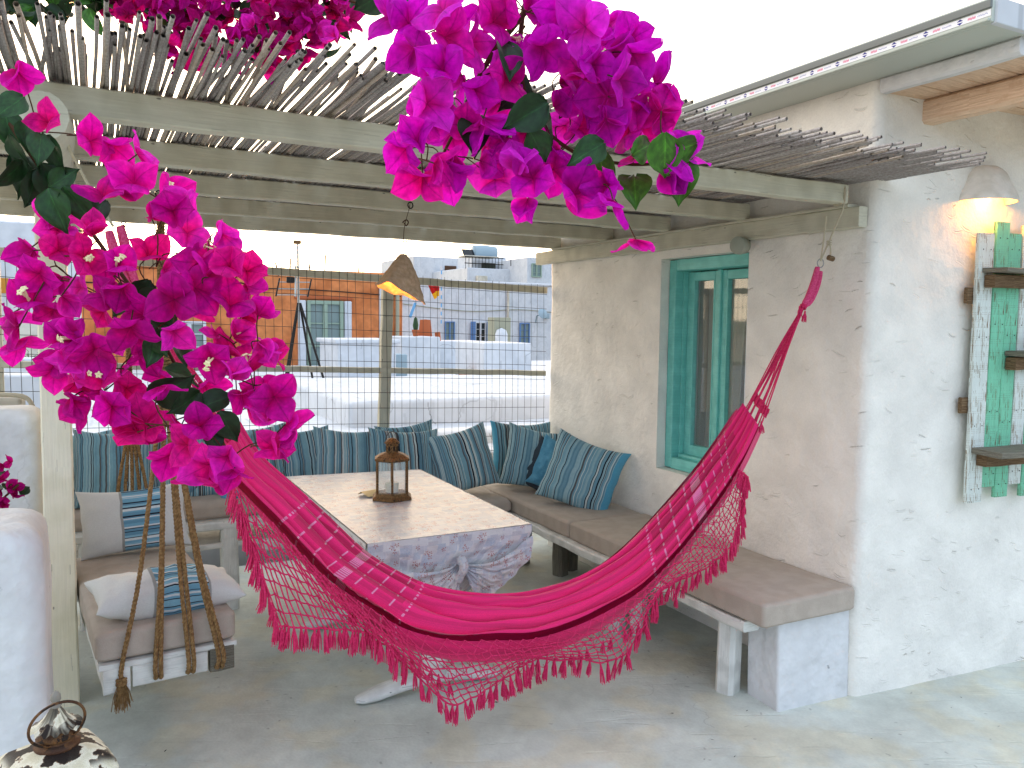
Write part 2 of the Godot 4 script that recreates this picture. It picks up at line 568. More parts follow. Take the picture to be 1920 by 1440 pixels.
	# plants
	M.bracts_violet = [bract(Color(0.88, 0.05, 0.82), 1), bract(Color(0.80, 0.03, 0.72), 2), bract(Color(0.93, 0.14, 0.86), 3), bract(Color(0.84, 0.03, 0.76), 9), bract(Color(0.88, 0.04, 0.68), 10)]
	M.bracts_red = [bract(Color(0.88, 0.04, 0.68), 4), bract(Color(0.76, 0.02, 0.56), 5), bract(Color(0.93, 0.13, 0.77), 6), bract(Color(0.82, 0.02, 0.62), 11), bract(Color(0.88, 0.06, 0.57), 12)]
	M.bracts_dull = [bract(Color(0.78, 0.03, 0.50), 7), bract(Color(0.70, 0.02, 0.46), 8)]
	M.leaf = [leaf_mat(Color(0.13, 0.27, 0.12), 1), leaf_mat(Color(0.09, 0.20, 0.09), 2), leaf_mat(Color(0.24, 0.44, 0.12), 3)]
	M.floret = mat(Color(0.93, 0.90, 0.70), 0.8)
	M.stem = mat(Color(0.30, 0.20, 0.12), 0.85)
	M.hedge = leaf_mat(Color(0.14, 0.26, 0.12), 4)
	# the town
	M.town_white = tri_map(mat(Color(1, 1, 1), 0.9, blend_tex(512, Color(0.80, 0.815, 0.83), Color(0.755, 0.775, 0.795), n1, n2, 0.3, 0.85, 0.03, drips)), 0.22, true)
	M.town_cream = tri_map(mat(Color(1, 1, 1), 0.9, blend_tex(512, Color(0.80, 0.78, 0.72), Color(0.70, 0.68, 0.62), n1, n2, 0.3, 0.85, 0.05)), 0.25, true)  # cream plaster, a colour of its own beside the white
	M.orange = tri_map(mat(Color(1, 1, 1), 0.9, blend_tex(512, Color(0.80, 0.50, 0.30), Color(0.70, 0.41, 0.23), n1, n2, 0.35, 0.9, 0.10)), 0.16, true)
	M.terracotta = mat(Color(0.66, 0.36, 0.22), 0.9)
	M.ochre = mat(Color(0.72, 0.50, 0.20), 0.8)
	M.blue_grey = mat(Color(0.58, 0.66, 0.70), 0.7)
	M.hill = tri_map(mat(Color(1, 1, 1), 1.0, blend_tex(512, Color(0.55, 0.53, 0.42), Color(0.45, 0.46, 0.34), n2, n3, 0.3, 0.8, 0.1)), 0.01, true)
	M.earth = tri_map(mat(Color(1, 1, 1), 1.0, blend_tex(512, Color(0.62, 0.60, 0.54), Color(0.52, 0.50, 0.42), n2, n3, 0.3, 0.8, 0.1)), 0.05, true)
	M.red_flag = mat(Color(0.70, 0.10, 0.10), 0.9)
	M.yellow_flag = mat(Color(0.88, 0.70, 0.14), 0.9)
	M.sky_blue = mat(Color(0.40, 0.66, 0.86), 0.7)
	M.ash = mat(Color(0.60, 0.60, 0.52), 0.8)

func worn_paint(paint: Color, bare: Color, gr: PackedByteArray, n2: PackedByteArray, n3: PackedByteArray, level: int, grain: Texture2D) -> StandardMaterial3D:
	var d := PackedByteArray()
	d.resize(512 * 512 * 3)
	for k in 512 * 512:
		var y := k / 512
		var x := k % 512
		var lost := gr[k] * 0.72 + n2[(y / 2) * 512 + x / 5] * 0.38 + n3[k] * 0.04
		var t := smoothstep(level, level + 14, lost)
		# saw scratches across the board
		if n2[posmod(x + 130, 512)] > 150 and (x % 7) < 2 and gr[posmod(y + 77, 512) * 512 + 40] > 120:
			t = maxf(t, 0.30)
		var g := 1.0 + (gr[k] / 255.0 - 0.5) * 0.16
		d[k * 3] = clampi(int(lerpf(paint.r, bare.r, t) * g * 255), 0, 255)
		d[k * 3 + 1] = clampi(int(lerpf(paint.g, bare.g, t) * g * 255), 0, 255)
		d[k * 3 + 2] = clampi(int(lerpf(paint.b, bare.b, t) * g * 255), 0, 255)
	return relief(tri_map(mat(Color.WHITE, 0.75, tex_rgb(512, 512, d)), 1.7), grain, 0.7)

func patina(a: Color, b: Color, dark: Color, n: PackedByteArray, f: PackedByteArray, metal: float) -> StandardMaterial3D:
	var d := PackedByteArray()
	d.resize(512 * 512 * 3)
	for k in 512 * 512:
		var t := n[k] / 255.0 + (f[k] / 255.0 - 0.5) * 0.12
		var c := a.lerp(b, smoothstep(0.2, 0.6, t))
		var e := smoothstep(0.60, 0.615, t)
		var rim := smoothstep(0.57, 0.60, t) * (1.0 - e)
		c = c.lerp(Color(0.50, 0.30, 0.13), rim * 0.8).lerp(dark, e)
		c = c * (1.0 + (f[k] / 255.0 - 0.5) * 0.16)
		d[k * 3] = clampi(int(c.r * 255), 0, 255)
		d[k * 3 + 1] = clampi(int(c.g * 255), 0, 255)
		d[k * 3 + 2] = clampi(int(c.b * 255), 0, 255)
	var m := relief(tri_map(mat(Color.WHITE, 0.55, tex_rgb(512, 512, d)), 3.2), tex_l(512, 512, f), 0.15)
	m.metallic = metal
	return m

func stripe(k: int) -> StandardMaterial3D:
	var w := 512
	var h := 64
	var r := RandomNumberGenerator.new()
	r.seed = 900 + k
	var d := PackedByteArray()
	d.resize(w * h * 3)
	var base := [Color(0.44, 0.60, 0.65), Color(0.48, 0.64, 0.68), Color(0.38, 0.53, 0.59), Color(0.57, 0.69, 0.71)]
	var line := PackedColorArray()
	line.resize(w)
	var x := 0
	while x < w:
		var c: Color = base[r.randi() % 4]
		var q := r.randf()
		var wide := r.randi_range(4, 11)
		if q < (0.22 if k < 4 else 0.15):
			c = Color(0.10, 0.13, 0.17)
			wide = r.randi_range(2, 4)
		elif q < 0.40:
			c = Color(0.76, 0.80, 0.78)
			wide = r.randi_range(2, 4)
		elif q < 0.5:
			c = Color(0.36, 0.36, 0.36)
			wide = r.randi_range(3, 8)
		elif k == 7 and q < 0.75:
			c = Color(0.42, 0.68, 0.80)
		for i in wide:
			if x + i < w:
				line[x + i] = c
		x += wide
	if k == 1 or k == 2:
		for i in w:
			if (k == 1 and i > w * 0.80) or (k == 2 and i < w * 0.16):
				line[i] = Color(0.34, 0.62, 0.72)
	for y in h:
		for i in w:
			var g := 1.0 + r.randf_range(-0.05, 0.05)
			var c := line[i]
			d[(y * w + i) * 3] = clampi(int(c.r * g * 255), 0, 255)
			d[(y * w + i) * 3 + 1] = clampi(int(c.g * g * 255), 0, 255)
			d[(y * w + i) * 3 + 2] = clampi(int(c.b * g * 255), 0, 255)
	var m := mat(Color.WHITE, 0.95, tex_rgb(w, h, d))
	m.rim_enabled = true
	m.rim = 0.2
	return m

func hammock_cloth() -> StandardMaterial3D:
	var w := 2048
	var h := 256
	var r := RandomNumberGenerator.new()
	r.seed = 51
	var d := PackedByteArray()
	d.resize(w * h * 3)
	var tone := PackedFloat32Array()
	for y in h:
		tone.append(1.0 + 0.05 * sin(y * 0.19) + r.randf_range(-0.04, 0.04))
	for y in h:
		for x in w:
			var g := tone[y] * (1.0 + r.randf_range(-0.05, 0.05))
			var i := (y * w + x) * 3
			d[i] = clampi(int(0.86 * g * 255), 0, 255)
			d[i + 1] = clampi(int(0.125 * g * 255), 0, 255)
			d[i + 2] = clampi(int(0.405 * g * 255), 0, 255)
	# white lines woven across, dashed, and broader ladders
	for e in 2:
		var u0: float = [0.175, 0.745][e]
		var offs := [0.0, 0.024, 0.050, 0.078, 0.100, 0.124, 0.150, 0.178, 0.200]
		for q in offs.size():
			var cx := int((u0 + offs[q] * (1.0 if e == 0 else 0.80)) * w)
			var wide := 16 if q == 4 else (3 if q in [0, 8] else 2)
			for y in h:
				var on := (y / 7) % 5 < 3
				if q == 4:
					on = (y / 26) % 3 != 1
				elif q in [0, 8]:
					on = (y / 6) % 2 == 0
				if not on:
					continue
				for x in range(cx - wide, cx + wide + 1):
					var keep := 0.7
					if q == 4:
						keep = 0.8 if (y % 4) < 2 else 0.25
					keep *= r.randf_range(0.7, 1.0)
					var i := (y * w + clampi(x, 0, w - 1)) * 3
					d[i] = int(lerpf(d[i], 226, keep))
					d[i + 1] = int(lerpf(d[i + 1], 200, keep))
					d[i + 2] = int(lerpf(d[i + 2], 214, keep))
		# a darker weft between the lines
		for y in h:
			for x in range(int((u0 + 0.006) * w), int((u0 + 0.19) * w)):
				if (y / 42) % 2 == 0:
					var i := (y * w + clampi(x, 0, w - 1)) * 3
					d[i] = int(d[i] * 0.86)
					d[i + 2] = int(d[i + 2] * 0.82)
	var m := mat(Color.WHITE, 0.95, tex_rgb(w, h, d))
	m.rim_enabled = true
	m.rim = 0.3
	m.rim_tint = 0.6
	return m

func print_cloth(n2: PackedByteArray, n3: PackedByteArray) -> StandardMaterial3D:
	var s := 1024
	var im := Image.create(s, s, false, Image.FORMAT_RGB8)
	im.fill(Color(0.80, 0.79, 0.78))
	var r := RandomNumberGenerator.new()
	r.seed = 31
	for k in 190:
		var x := r.randi_range(-60, s)
		var y := r.randi_range(-60, s)
		var w := r.randi_range(60, 170)
		var h := r.randi_range(50, 150)
		var c: Color = [Color(0.74, 0.73, 0.75), Color(0.80, 0.79, 0.79), Color(0.69, 0.71, 0.75), Color(0.77, 0.74, 0.73), Color(0.72, 0.71, 0.74)][r.randi() % 5]
		im.fill_rect(Rect2i(x, y, w, h), c)
		var q := r.randf()
		if q < 0.35:
			var down := r.randf() < 0.5
			for i in range(4, (w if down else h) - 4, 9):
				im.fill_rect(Rect2i(x + i, y + 4, 3, h - 8) if down else Rect2i(x + 4, y + i, w - 8, 3), Color(0.53, 0.56, 0.63))
		elif q < 0.6:
			for i in 4:
				im.fill_rect(Rect2i(x + i * 7, y + i * 7, w - i * 14, 2), Color(0.62, 0.63, 0.68))
				im.fill_rect(Rect2i(x + i * 7, y + i * 7, 2, h - i * 14), Color(0.62, 0.63, 0.68))
	for k in 80:
		# sprigs of russet leaves, a few blue stars
		var x := r.randf() * s
		var y := r.randf() * s
		var blue := r.randf() < 0.28
		var c := Color(0.36, 0.50, 0.66) if blue else Color(0.58, 0.27, 0.24)
		for i in (7 if blue else 5):
			var a := TAU * i / (7.0 if blue else 5.0) + r.randf() * 0.7
			var l := 34.0 if blue else 26.0
			for t in 20:
				var f := t / 19.0
				var ww := (3.0 if blue else 8.0) * sin(PI * f) + 1.0
				var px := x + cos(a) * (6 + l * f)
				var py := y + sin(a) * (6 + l * f)
				im.fill_rect(Rect2i(int(px - ww / 2), int(py - ww / 2), int(ww), int(ww)), c.lerp(Color(0.8, 0.78, 0.76), r.randf() * 0.25))
	var d := im.get_data()
	for y in s:
		for x in s:
			var k := (y % 512) * 512 + (x % 512)
			var fade := smoothstep(110, 190, n2[k]) * 0.15
			var g := 1.0 + (n3[k] / 255.0 - 0.5) * 0.05
			for ch in 3:
				var i := (y * s + x) * 3 + ch
				d[i] = clampi(int(lerpf(d[i], [214, 210, 203][ch], 0.22 + fade) * g), 0, 255)
	var m := mat(Color.WHITE, 0.33, tex_rgb(s, s, d))
	m.metallic_specular = 0.46
	return relief(m, tex_l(512, 512, n2), 0.12)

func gutter_tape() -> StandardMaterial3D:
	# white protective film; blue lozenges, pink and blue lines of small print too blurred to read
	var im := Image.create(1024, 32, false, Image.FORMAT_RGB8)
	im.fill(Color(0.93, 0.93, 0.95))
	var r := RandomNumberGenerator.new()
	r.seed = 4
	for rep in 4:
		var x := rep * 256
		for y in 32:
			var half := int(28.0 * (1.0 - absf(y - 15.5) / 16.0))
			if absf(y - 15.5) > 3:
				im.fill_rect(Rect2i(x + 40 - half, y, half * 2, 1), Color(0.14, 0.16, 0.52))
		for i in 14:
			im.fill_rect(Rect2i(x + 96 + i * 4, 9 + r.randi_range(0, 3), 3, 12), Color(0.86, 0.42, 0.56))
		for i in 18:
			im.fill_rect(Rect2i(x + 164 + i * 4, 11 + r.randi_range(0, 4), 2, 7), Color(0.44, 0.46, 0.68))
	return mat(Color.WHITE, 0.35, ImageTexture.create_from_image(im))

func bract(c: Color, k: int) -> StandardMaterial3D:
	var s := 128
	var d := PackedByteArray()
	d.resize(s * s * 3)
	var n := noise(200 + k, 0.02, 4, 128)
	for y in s:
		for x in s:
			var u := x / float(s - 1) * 2.0 - 1.0
			var t := y / float(s - 1)
			# midrib and slanting side veins
			var vein := exp(-absf(u) * 28.0) * 0.22
			var sv := fposmod((t - absf(u) * 0.45) * 7.0, 1.0)
			vein += exp(-minf(sv, 1.0 - sv) * 22.0) * 0.10 * (1.0 - absf(u))
			var g := (1.0 - vein) * (0.90 + 0.24 * (n[y * s + x] / 255.0 - 0.3))
			var tint := Color(c.r * 0.92, c.g * 0.6, c.b * 0.70).lerp(c, smoothstep(0.05, 0.55, t)).lerp(Color(c.r * 1.06, c.g + 0.09, c.b * 1.10), smoothstep(0.55, 1.0, maxf(t, absf(u))) * 0.7)
			var i := (y * s + x) * 3
			d[i] = clampi(int(tint.r * g * 255), 0, 255)
			d[i + 1] = clampi(int(tint.g * g * 255), 0, 255)
			d[i + 2] = clampi(int(tint.b * g * 255), 0, 255)
	var m := mat(Color.WHITE, 0.7, tex_rgb(s, s, d))
	m.metallic_specular = 0.25
	m.backlight_enabled = true
	m.backlight = Color(1.0, 1.0, 1.0)
	return m

func leaf_mat(c: Color, k: int) -> StandardMaterial3D:
	var s := 128
	var d := PackedByteArray()
	d.resize(s * s * 3)
	var n := noise(230 + k, 0.03, 4, 128)
	for y in s:
		for x in s:
			var u := x / float(s - 1) * 2.0 - 1.0
			var t := y / float(s - 1)
			var vein := exp(-absf(u) * 30.0) * 0.5
			var sv := fposmod((t - absf(u) * 0.5) * 6.0, 1.0)
			vein += exp(-minf(sv, 1.0 - sv) * 20.0) * 0.22 * (1.0 - absf(u))
			var g := (1.0 + vein) * (0.8 + 0.4 * n[y * s + x] / 255.0)
			var i := (y * s + x) * 3
			d[i] = clampi(int(c.r * g * 255), 0, 255)
			d[i + 1] = clampi(int(c.g * g * 255), 0, 255)
			d[i + 2] = clampi(int(c.b * g * 255), 0, 255)
	var m := mat(Color.WHITE, 0.45, tex_rgb(s, s, d))
	m.backlight_enabled = true
	m.backlight = Color(0.25, 0.25, 0.25)
	return m

# ---------------------------------------------------------------- start
func _ready() -> void:
	rng.seed = 2024
	var cam := Camera3D.new()
	cam.name = "camera"
	cam.transform = Transform3D(Basis.from_euler(Vector3(deg_to_rad(-4.35), deg_to_rad(-27.5), deg_to_rad(0.72))), Vector3(0, 1.6, 0))
	cam.fov = 51.02
	cam.near = 0.05
	cam.far = 3000.0
	add_child(cam)
	cam.current = true
	sky()
	var sun := DirectionalLight3D.new()
	sun.name = "evening_sun"
	sun.light_energy = 0.6
	sun.light_color = Color(1.0, 0.74, 0.50)
	sun.light_angular_distance = 3.0
	sun.shadow_enabled = true
	add_child(sun)
	sun.look_at_from_position(Vector3(0.069, 0.075, -0.995) * 10.0, Vector3.ZERO)
	materials()
	M.band = band_cloth()
	petals()
	ground()
	house()
	pergola()
	reed_roof()
	fence()
	left_walls()
	town()
	benches()
	pillows()
	table()
	table_lantern()
	pendant()
	swing()
	hammock()
	wall_things()
	floor_lantern()
	bougainvillea()
	litter()

func sky() -> void:
	var w := 512
	var h := 256
	var im := Image.create(w, h, false, Image.FORMAT_RGBF)
	var s := Vector3(0.069, 0.07, -0.995).normalized()
	for y in h:
		var el := PI * 0.5 - (y + 0.5) / h * PI
		for x in w:
			var az := (x + 0.5) / w * TAU
			var d := Vector3(sin(az) * cos(el), sin(el), -cos(az) * cos(el))
			var c := d.dot(s)
			var up := maxf(d.y, 0.0)
			var toward := clampf(c * 0.5 + 0.5, 0, 1)
			var zen := Vector3(0.70, 0.80, 0.96)
			var hor := Vector3(0.35, 0.53, 0.79).lerp(Vector3(3.5, 2.65, 1.55), pow(toward, 1.9))
			var col := hor.lerp(zen, pow(up, 0.55))
			col += Vector3(0.55, 0.46, 0.40) * pow(toward, 4.0) * exp(-up * 1.2)
			col += Vector3(1.6, 1.0, 0.50) * exp(-(1.0 - c) * 55.0)
			col += Vector3(3.5, 2.4, 1.3) * exp(-(1.0 - c) * 500.0)
			if d.y < 0:
				col = col.lerp(Vector3(0.5, 0.5, 0.48), clampf(-d.y * 12.0, 0, 1))
			im.set_pixel(x, y, Color(col.x, col.y, col.z))
	var pm := PanoramaSkyMaterial.new()
	pm.panorama = ImageTexture.create_from_image(im)
	var sk := Sky.new()
	sk.sky_material = pm
	var e := Environment.new()
	e.background_mode = Environment.BG_SKY
	e.sky = sk
	e.tonemap_mode = Environment.TONE_MAPPER_LINEAR
	e.tonemap_exposure = 1.85
	e.sdfgi_enabled = true
	e.ssao_enabled = true
	e.ssil_enabled = true
	var we := WorldEnvironment.new()
	we.name = "world"
	we.environment = e
	add_child(we)

# ---------------------------------------------------------------- setting
func ground() -> void:
	var m := MB.new()
	var rows := []
	for j in 70:
		var r := PackedVector3Array()
		for i in 90:
			var x := lerpf(-3.5, 7.0, i / 89.0)
			var z := lerpf(1.6, -5.35, j / 69.0)
			r.append(Vector3(x, 0.004 * sin(x * 2.1 + z) + 0.003 * sin(z * 3.3 - x), z))
		rows.append(r)
	m.grid(rows)
	struct("terrace_floor", m.mesh(), M.floor)
	var g := MB.new()
	var rr := []
	for j in 2:
		rr.append(PackedVector3Array([Vector3(-2500, -4, 2500 - 5000.0 * j), Vector3(2500, -4, 2500 - 5000.0 * j)]))
	g.grid(rr)
	struct("ground", g.mesh(), M.earth)
	# the terrace stands on a solid storey
	var b := MB.new()
	b.box(xf(Vector3(1.75, -2.05, -1.9)), Vector3(10.4, 3.9, 6.8), 0.02)
	top("terrace_storey", b.mesh(), M.town_white, "white storey below carrying the cement terrace", "building").set_meta("kind", "structure")
	# hills beyond the town
	var hm := MB.new()
	var f := FastNoiseLite.new()
	f.seed = 5
	f.frequency = 0.006
	rows = []
	for j in 14:
		var r := PackedVector3Array()
		for i in 120:
			var x := lerpf(-500, 620, i / 119.0)
			var t := j / 13.0
			var crest := 21.0 + 10.0 * smoothstep(20, 260, x) * (1.0 - smoothstep(300, 520, x)) - 16.0 * smoothstep(40, -160, x)
			var y := -4.0 + (crest + 4.0 + f.get_noise_2d(x, 0) * 7.0) * sin(t * PI * 0.5) + f.get_noise_2d(x * 3.0, t * 300.0) * 2.0 * t
			r.append(Vector3(x, y, -330.0 - t * 130.0))
		rows.append(r)
	hm.grid(rows)
	struct("hills", hm.mesh(), M.hill)

func wall_strip(m: MB, path: Array, y0: float, y1: float, amp: float, hole := Rect2(), hole_seg := -1) -> void:
	# path: plan points, outside on the left hand when walking; corners are rounded by the caller
	var f := FastNoiseLite.new()
	f.seed = 9
	f.frequency = 1.6
	f.fractal_octaves = 3
	var normals := []
	var last := []
	for k in path.size() - 1:
		var e2: Vector2 = (path[k + 1] - path[k]).normalized()
		normals.append(Vector3(-e2.y, 0, e2.x))
	for k in path.size() - 1:
		var a: Vector2 = path[k]
		var b: Vector2 = path[k + 1]
		var l := a.distance_to(b)
		var n := maxi(1, int(l / 0.05))
		var us := []
		for i in n + 1:
			us.append(l * i / n)
		var ys := []
		var q := int((y1 - y0) / 0.05)
		for j in q + 1:
			ys.append(y0 + (y1 - y0) * j / q)
		if k == hole_seg:
			for e in [hole.position.x, hole.end.x]:
				var best := 0
				for i in us.size():
					if absf(us[i] - e) < absf(us[best] - e):
						best = i
				us[best] = e
			for e in [hole.position.y, hole.end.y]:
				var best := 0
				for j in ys.size():
					if absf(ys[j] - e) < absf(ys[best] - e):
						best = j
				ys[best] = e
		var d := (b - a) / l
		var nrm := Vector3(-d.y, 0, d.x)
		var id := []
		for j in ys.size():
			var row := []
			for i in us.size():
				var p2: Vector2 = a + d * us[i]
				var p := Vector3(p2.x, ys[j], p2.y)
				var w := f.get_noise_3dv(p) * amp + f.get_noise_3dv(p * 4.0) * amp * 0.35
				var nn := nrm
				if i == 0 and k > 0:
					nn = (nrm + normals[k - 1]).normalized()
				elif i == us.size() - 1 and k < path.size() - 2:
					nn = (nrm + normals[k + 1]).normalized()
				row.append(m.vert(p + nn * w))
			id.append(row)
		for j in ys.size():
			if last.size() == ys.size():
				m.weld.append(Vector2i(last[j], id[j][0]))
		last = []
		for j in ys.size():
			last.append(id[j][us.size() - 1])
		for j in ys.size() - 1:
			for i in us.size() - 1:
				if k == hole_seg and us[i] >= hole.position.x - 1e-4 and us[i + 1] <= hole.end.x + 1e-4 and ys[j] >= hole.position.y - 1e-4 and ys[j + 1] <= hole.end.y + 1e-4:
					continue
				m.quad(id[j][i], id[j + 1][i], id[j + 1][i + 1], id[j][i + 1])

func house() -> void:
	var h := thing("white_house", "whitewashed plaster house with turquoise window and flat overhanging roof", "house", Vector3(2.875, 0, -2.3))
	var off := Transform3D(Basis(), -h.position)
	var m := MB.new()
	var bd := Vector2(0.9962, 0.0869)
	var path := [Vector2(6.4, -4.97), Vector2(2.92, -4.97), Vector2(2.888, -4.957), Vector2(2.875, -4.925), Vector2(2.875, -2.35)]
	for k in 7:
		var a := lerpf(PI, PI / 2 + 0.087, (k + 1) / 7.0)
		path.append(Vector2(2.922 + 0.047 * cos(a), -2.345 + 0.047 * sin(a)))
	path.append(path[11] + bd * 3.6)
	# holes are measured along the wall from its far end
	wall_strip(m, path, -0.03, 2.62, 0.007, Rect2(4.925 - 3.70, 0.775, 0.69, 1.195), 3)
	# reveal of the opening
	for s in [[-3.70, 1], [-3.01, -1]]:
		var rows := []
		for j in 13:
			var y := 0.775 + 1.195 * j / 12.0
			rows.append(PackedVector3Array([Vector3(2.872, y, s[0]), Vector3(2.905, y, s[0] + 0.004 * sin(j * 1.7)), Vector3(3.16, y, s[0])]))
		m.grid(rows, s[1] < 0)
	for s in [[0.775, 1], [1.97, -1]]:
		m.grid([PackedVector3Array([Vector3(2.872, s[0], -3.70), Vector3(2.872, s[0], -3.01)]), PackedVector3Array([Vector3(3.16, s[0], -3.70), Vector3(3.16, s[0], -3.01)])], s[1] > 0)
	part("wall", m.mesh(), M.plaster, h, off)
	# the inner leaf of the walls and the room behind the window
	var r := MB.new()
	r.box(xf(Vector3(3.03, 1.3, -4.3)), Vector3(0.26, 2.6, 1.18), 0.002)
	r.box(xf(Vector3(3.03, 1.3, -2.70)), Vector3(0.26, 2.6, 0.60), 0.002)
	r.box(xf(Vector3(3.03, 0.37, -3.355)), Vector3(0.258, 0.78, 0.70), 0.002)
	r.box(xf(Vector3(3.03, 2.29, -3.355)), Vector3(0.258, 0.62, 0.70), 0.002)
	r.box(xf(Vector3(4.7, 1.3, -4.85)), Vector3(3.6, 2.6, 0.16), 0.002)
	r.box(xf(Vector3(4.8, 1.3, -2.28), -5.0), Vector3(3.5, 2.6, 0.12), 0.002)
	r.box(xf(Vector3(6.35, 1.3, -3.5)), Vector3(0.2, 2.6, 2.9), 0.002)
	r.box(xf(Vector3(4.7, 0.02, -3.6)), Vector3(3.4, 0.06, 2.5), 0.002)
	part("room", r.mesh(), M.room, h, off)
	# roof: slab, fascia with lip, film, front board, soffit
	var s := MB.new()
	s.box(xf(Vector3(4.65, 2.668, -3.52)), Vector3(3.9, 0.085, 3.56), 0.004)
	part("roof", s.mesh(), M.fascia, h, off)
	part("soffit_strip", box_mesh(Vector3(0.21, 0.012, 3.6), 0.002), M.fascia, h, Transform3D(Basis(), Vector3(2.775, 2.618, -3.52) - h.position))
	var g := MB.new()
	g.box(xf(Vector3(2.672, 2.650, -3.52)), Vector3(0.022, 0.072, 3.62), 0.003)
	g.box(xf(Vector3(2.657, 2.622, -3.52)), Vector3(0.014, 0.010, 3.61), 0.002)
	var ft := part("fascia", g.mesh(), M.fascia, h, off)
	var tp := MB.new()
	tp.grid([PackedVector3Array([Vector3(2.6595, 2.634, -5.3), Vector3(2.6595, 2.634, -1.713)]), PackedVector3Array([Vector3(2.6595, 2.655, -5.3), Vector3(2.6595, 2.655, -1.713)])], false, false, 7.0)
	part("film_strip", tp.mesh(), M.tape, ft)
	var dk := MB.new()
	dk.box(xf(Vector3(2.657, 2.672, -3.51)), Vector3(0.012, 0.026, 3.60), 0.002)
	part("drip_edge", dk.mesh(), mat(Color(0.46, 0.48, 0.47), 0.5), ft)
	part("front_board", box_mesh(Vector3(4.0, 0.085, 0.024), 0.003), M.town_white, h, Transform3D(Basis(), Vector3(4.675, 2.652, -1.712) - h.position))
	# plastered end of the eave and the boarded soffit
	part("eave_end", timber(Vector3(0.56, 0.062, 0.05), 0.010, 3, 0.004), M.plaster_smooth, h, Transform3D(Basis.from_euler(Vector3(0, PI / 2, 0)), Vector3(2.895, 2.583, -2.02) - h.position))
	for k in 4:
		part("soffit_plank", timber(Vector3(1.9, 0.02, 0.131), 0.003, 20 + k, 0.001), M.brown_wood, h, Transform3D(Basis(), Vector3(3.87, 2.568 + 0.001 * (k % 2), -2.235 + 0.137 * k) - h.position))
	for x in [3.16, 3.80, 4.45]:
		part("rafter", timber(Vector3(0.72, 0.10, 0.08), 0.012, int(x * 10), 0.002), M.brown_wood, h, Transform3D(Basis.from_euler(Vector3(0, PI / 2, 0)), Vector3(x, 2.507, -2.08) - h.position))
	part("eave_beam", timber(Vector3(1.8, 0.12, 0.07), 0.008, 44, 0.002), M.white_wood, h, Transform3D(Basis(), Vector3(3.965, 2.497, -1.73) - h.position))
	window(h, off)
	# the pale curtain inside
	var c := MB.new()
	var rows := []
	for j in 24:
		var row := PackedVector3Array()
		var t := j / 23.0
		for i in 40:
			var u := i / 39.0
			var z := lerpf(-3.66, -3.40 + 0.06 * (1.0 - t), u)
			row.append(Vector3(3.19 + 0.018 * sin(u * 34.0 + 0.6 * sin(t * 3.0)), 1.98 - 1.2 * t, z))
		rows.append(row)
	c.grid(rows)
	top("curtain", c.mesh(), M.lace, "pale lace curtain hanging behind the turquoise window", "curtain")

func window(h: Node3D, off: Transform3D) -> void:
	var w := Node3D.new()
	w.name = "window"
	h.add_child(w, true)
	w.transform = off
	var f := MB.new()
	var x := 2.985
	for s in [[-3.668, 0.06], [-3.042, 0.06]]:
		f.box(xf(Vector3(x, 1.3725, s[0])), Vector3(0.11, 1.185, s[1]), 0.004)
	f.box(xf(Vector3(x, 1.935, -3.355)), Vector3(0.109, 0.065, 0.566), 0.004)
	f.box(xf(Vector3(x, 0.81, -3.355)), Vector3(0.112, 0.065, 0.566), 0.004)
	# rebates
	for z in [-3.632, -3.078]:
		f.box(xf(Vector3(x + 0.02, 1.3725, z)), Vector3(0.05, 1.06, 0.014), 0.002)
	part("frame", f.mesh(), M.turquoise, w)
	part("sill", box_mesh(Vector3(0.05, 0.022, 0.55), 0.004), M.turquoise, w, Transform3D(Basis(), Vector3(2.995, 0.852, -3.355)))
	for k in 2:
		var c := -3.355 + (k - 0.5) * 0.27
		var s := MB.new()
		for z in [c - 0.112, c + 0.112]:
			s.box(xf(Vector3(3.03, 1.3725, z)), Vector3(0.045, 1.05, 0.046), 0.004)
		s.box(xf(Vector3(3.03, 1.872, c)), Vector3(0.044, 0.05, 0.18), 0.004)
		s.box(xf(Vector3(3.03, 0.889, c)), Vector3(0.044, 0.06, 0.18), 0.004)
		# glazing bead
		for z in [c - 0.084, c + 0.084]:
			s.box(xf(Vector3(3.022, 1.38, z)), Vector3(0.03, 0.94, 0.012), 0.002)
		part("sash", s.mesh(), M.turquoise, w)
		part("pane", box_mesh(Vector3(0.004, 0.95, 0.19), 0.0005), M.glass, w, Transform3D(Basis(), Vector3(3.032, 1.38, c)))
	part("meeting_stile", box_mesh(Vector3(0.02, 1.06, 0.03), 0.004), M.turquoise, w, Transform3D(Basis(), Vector3(3.003, 1.3725, -3.355)))

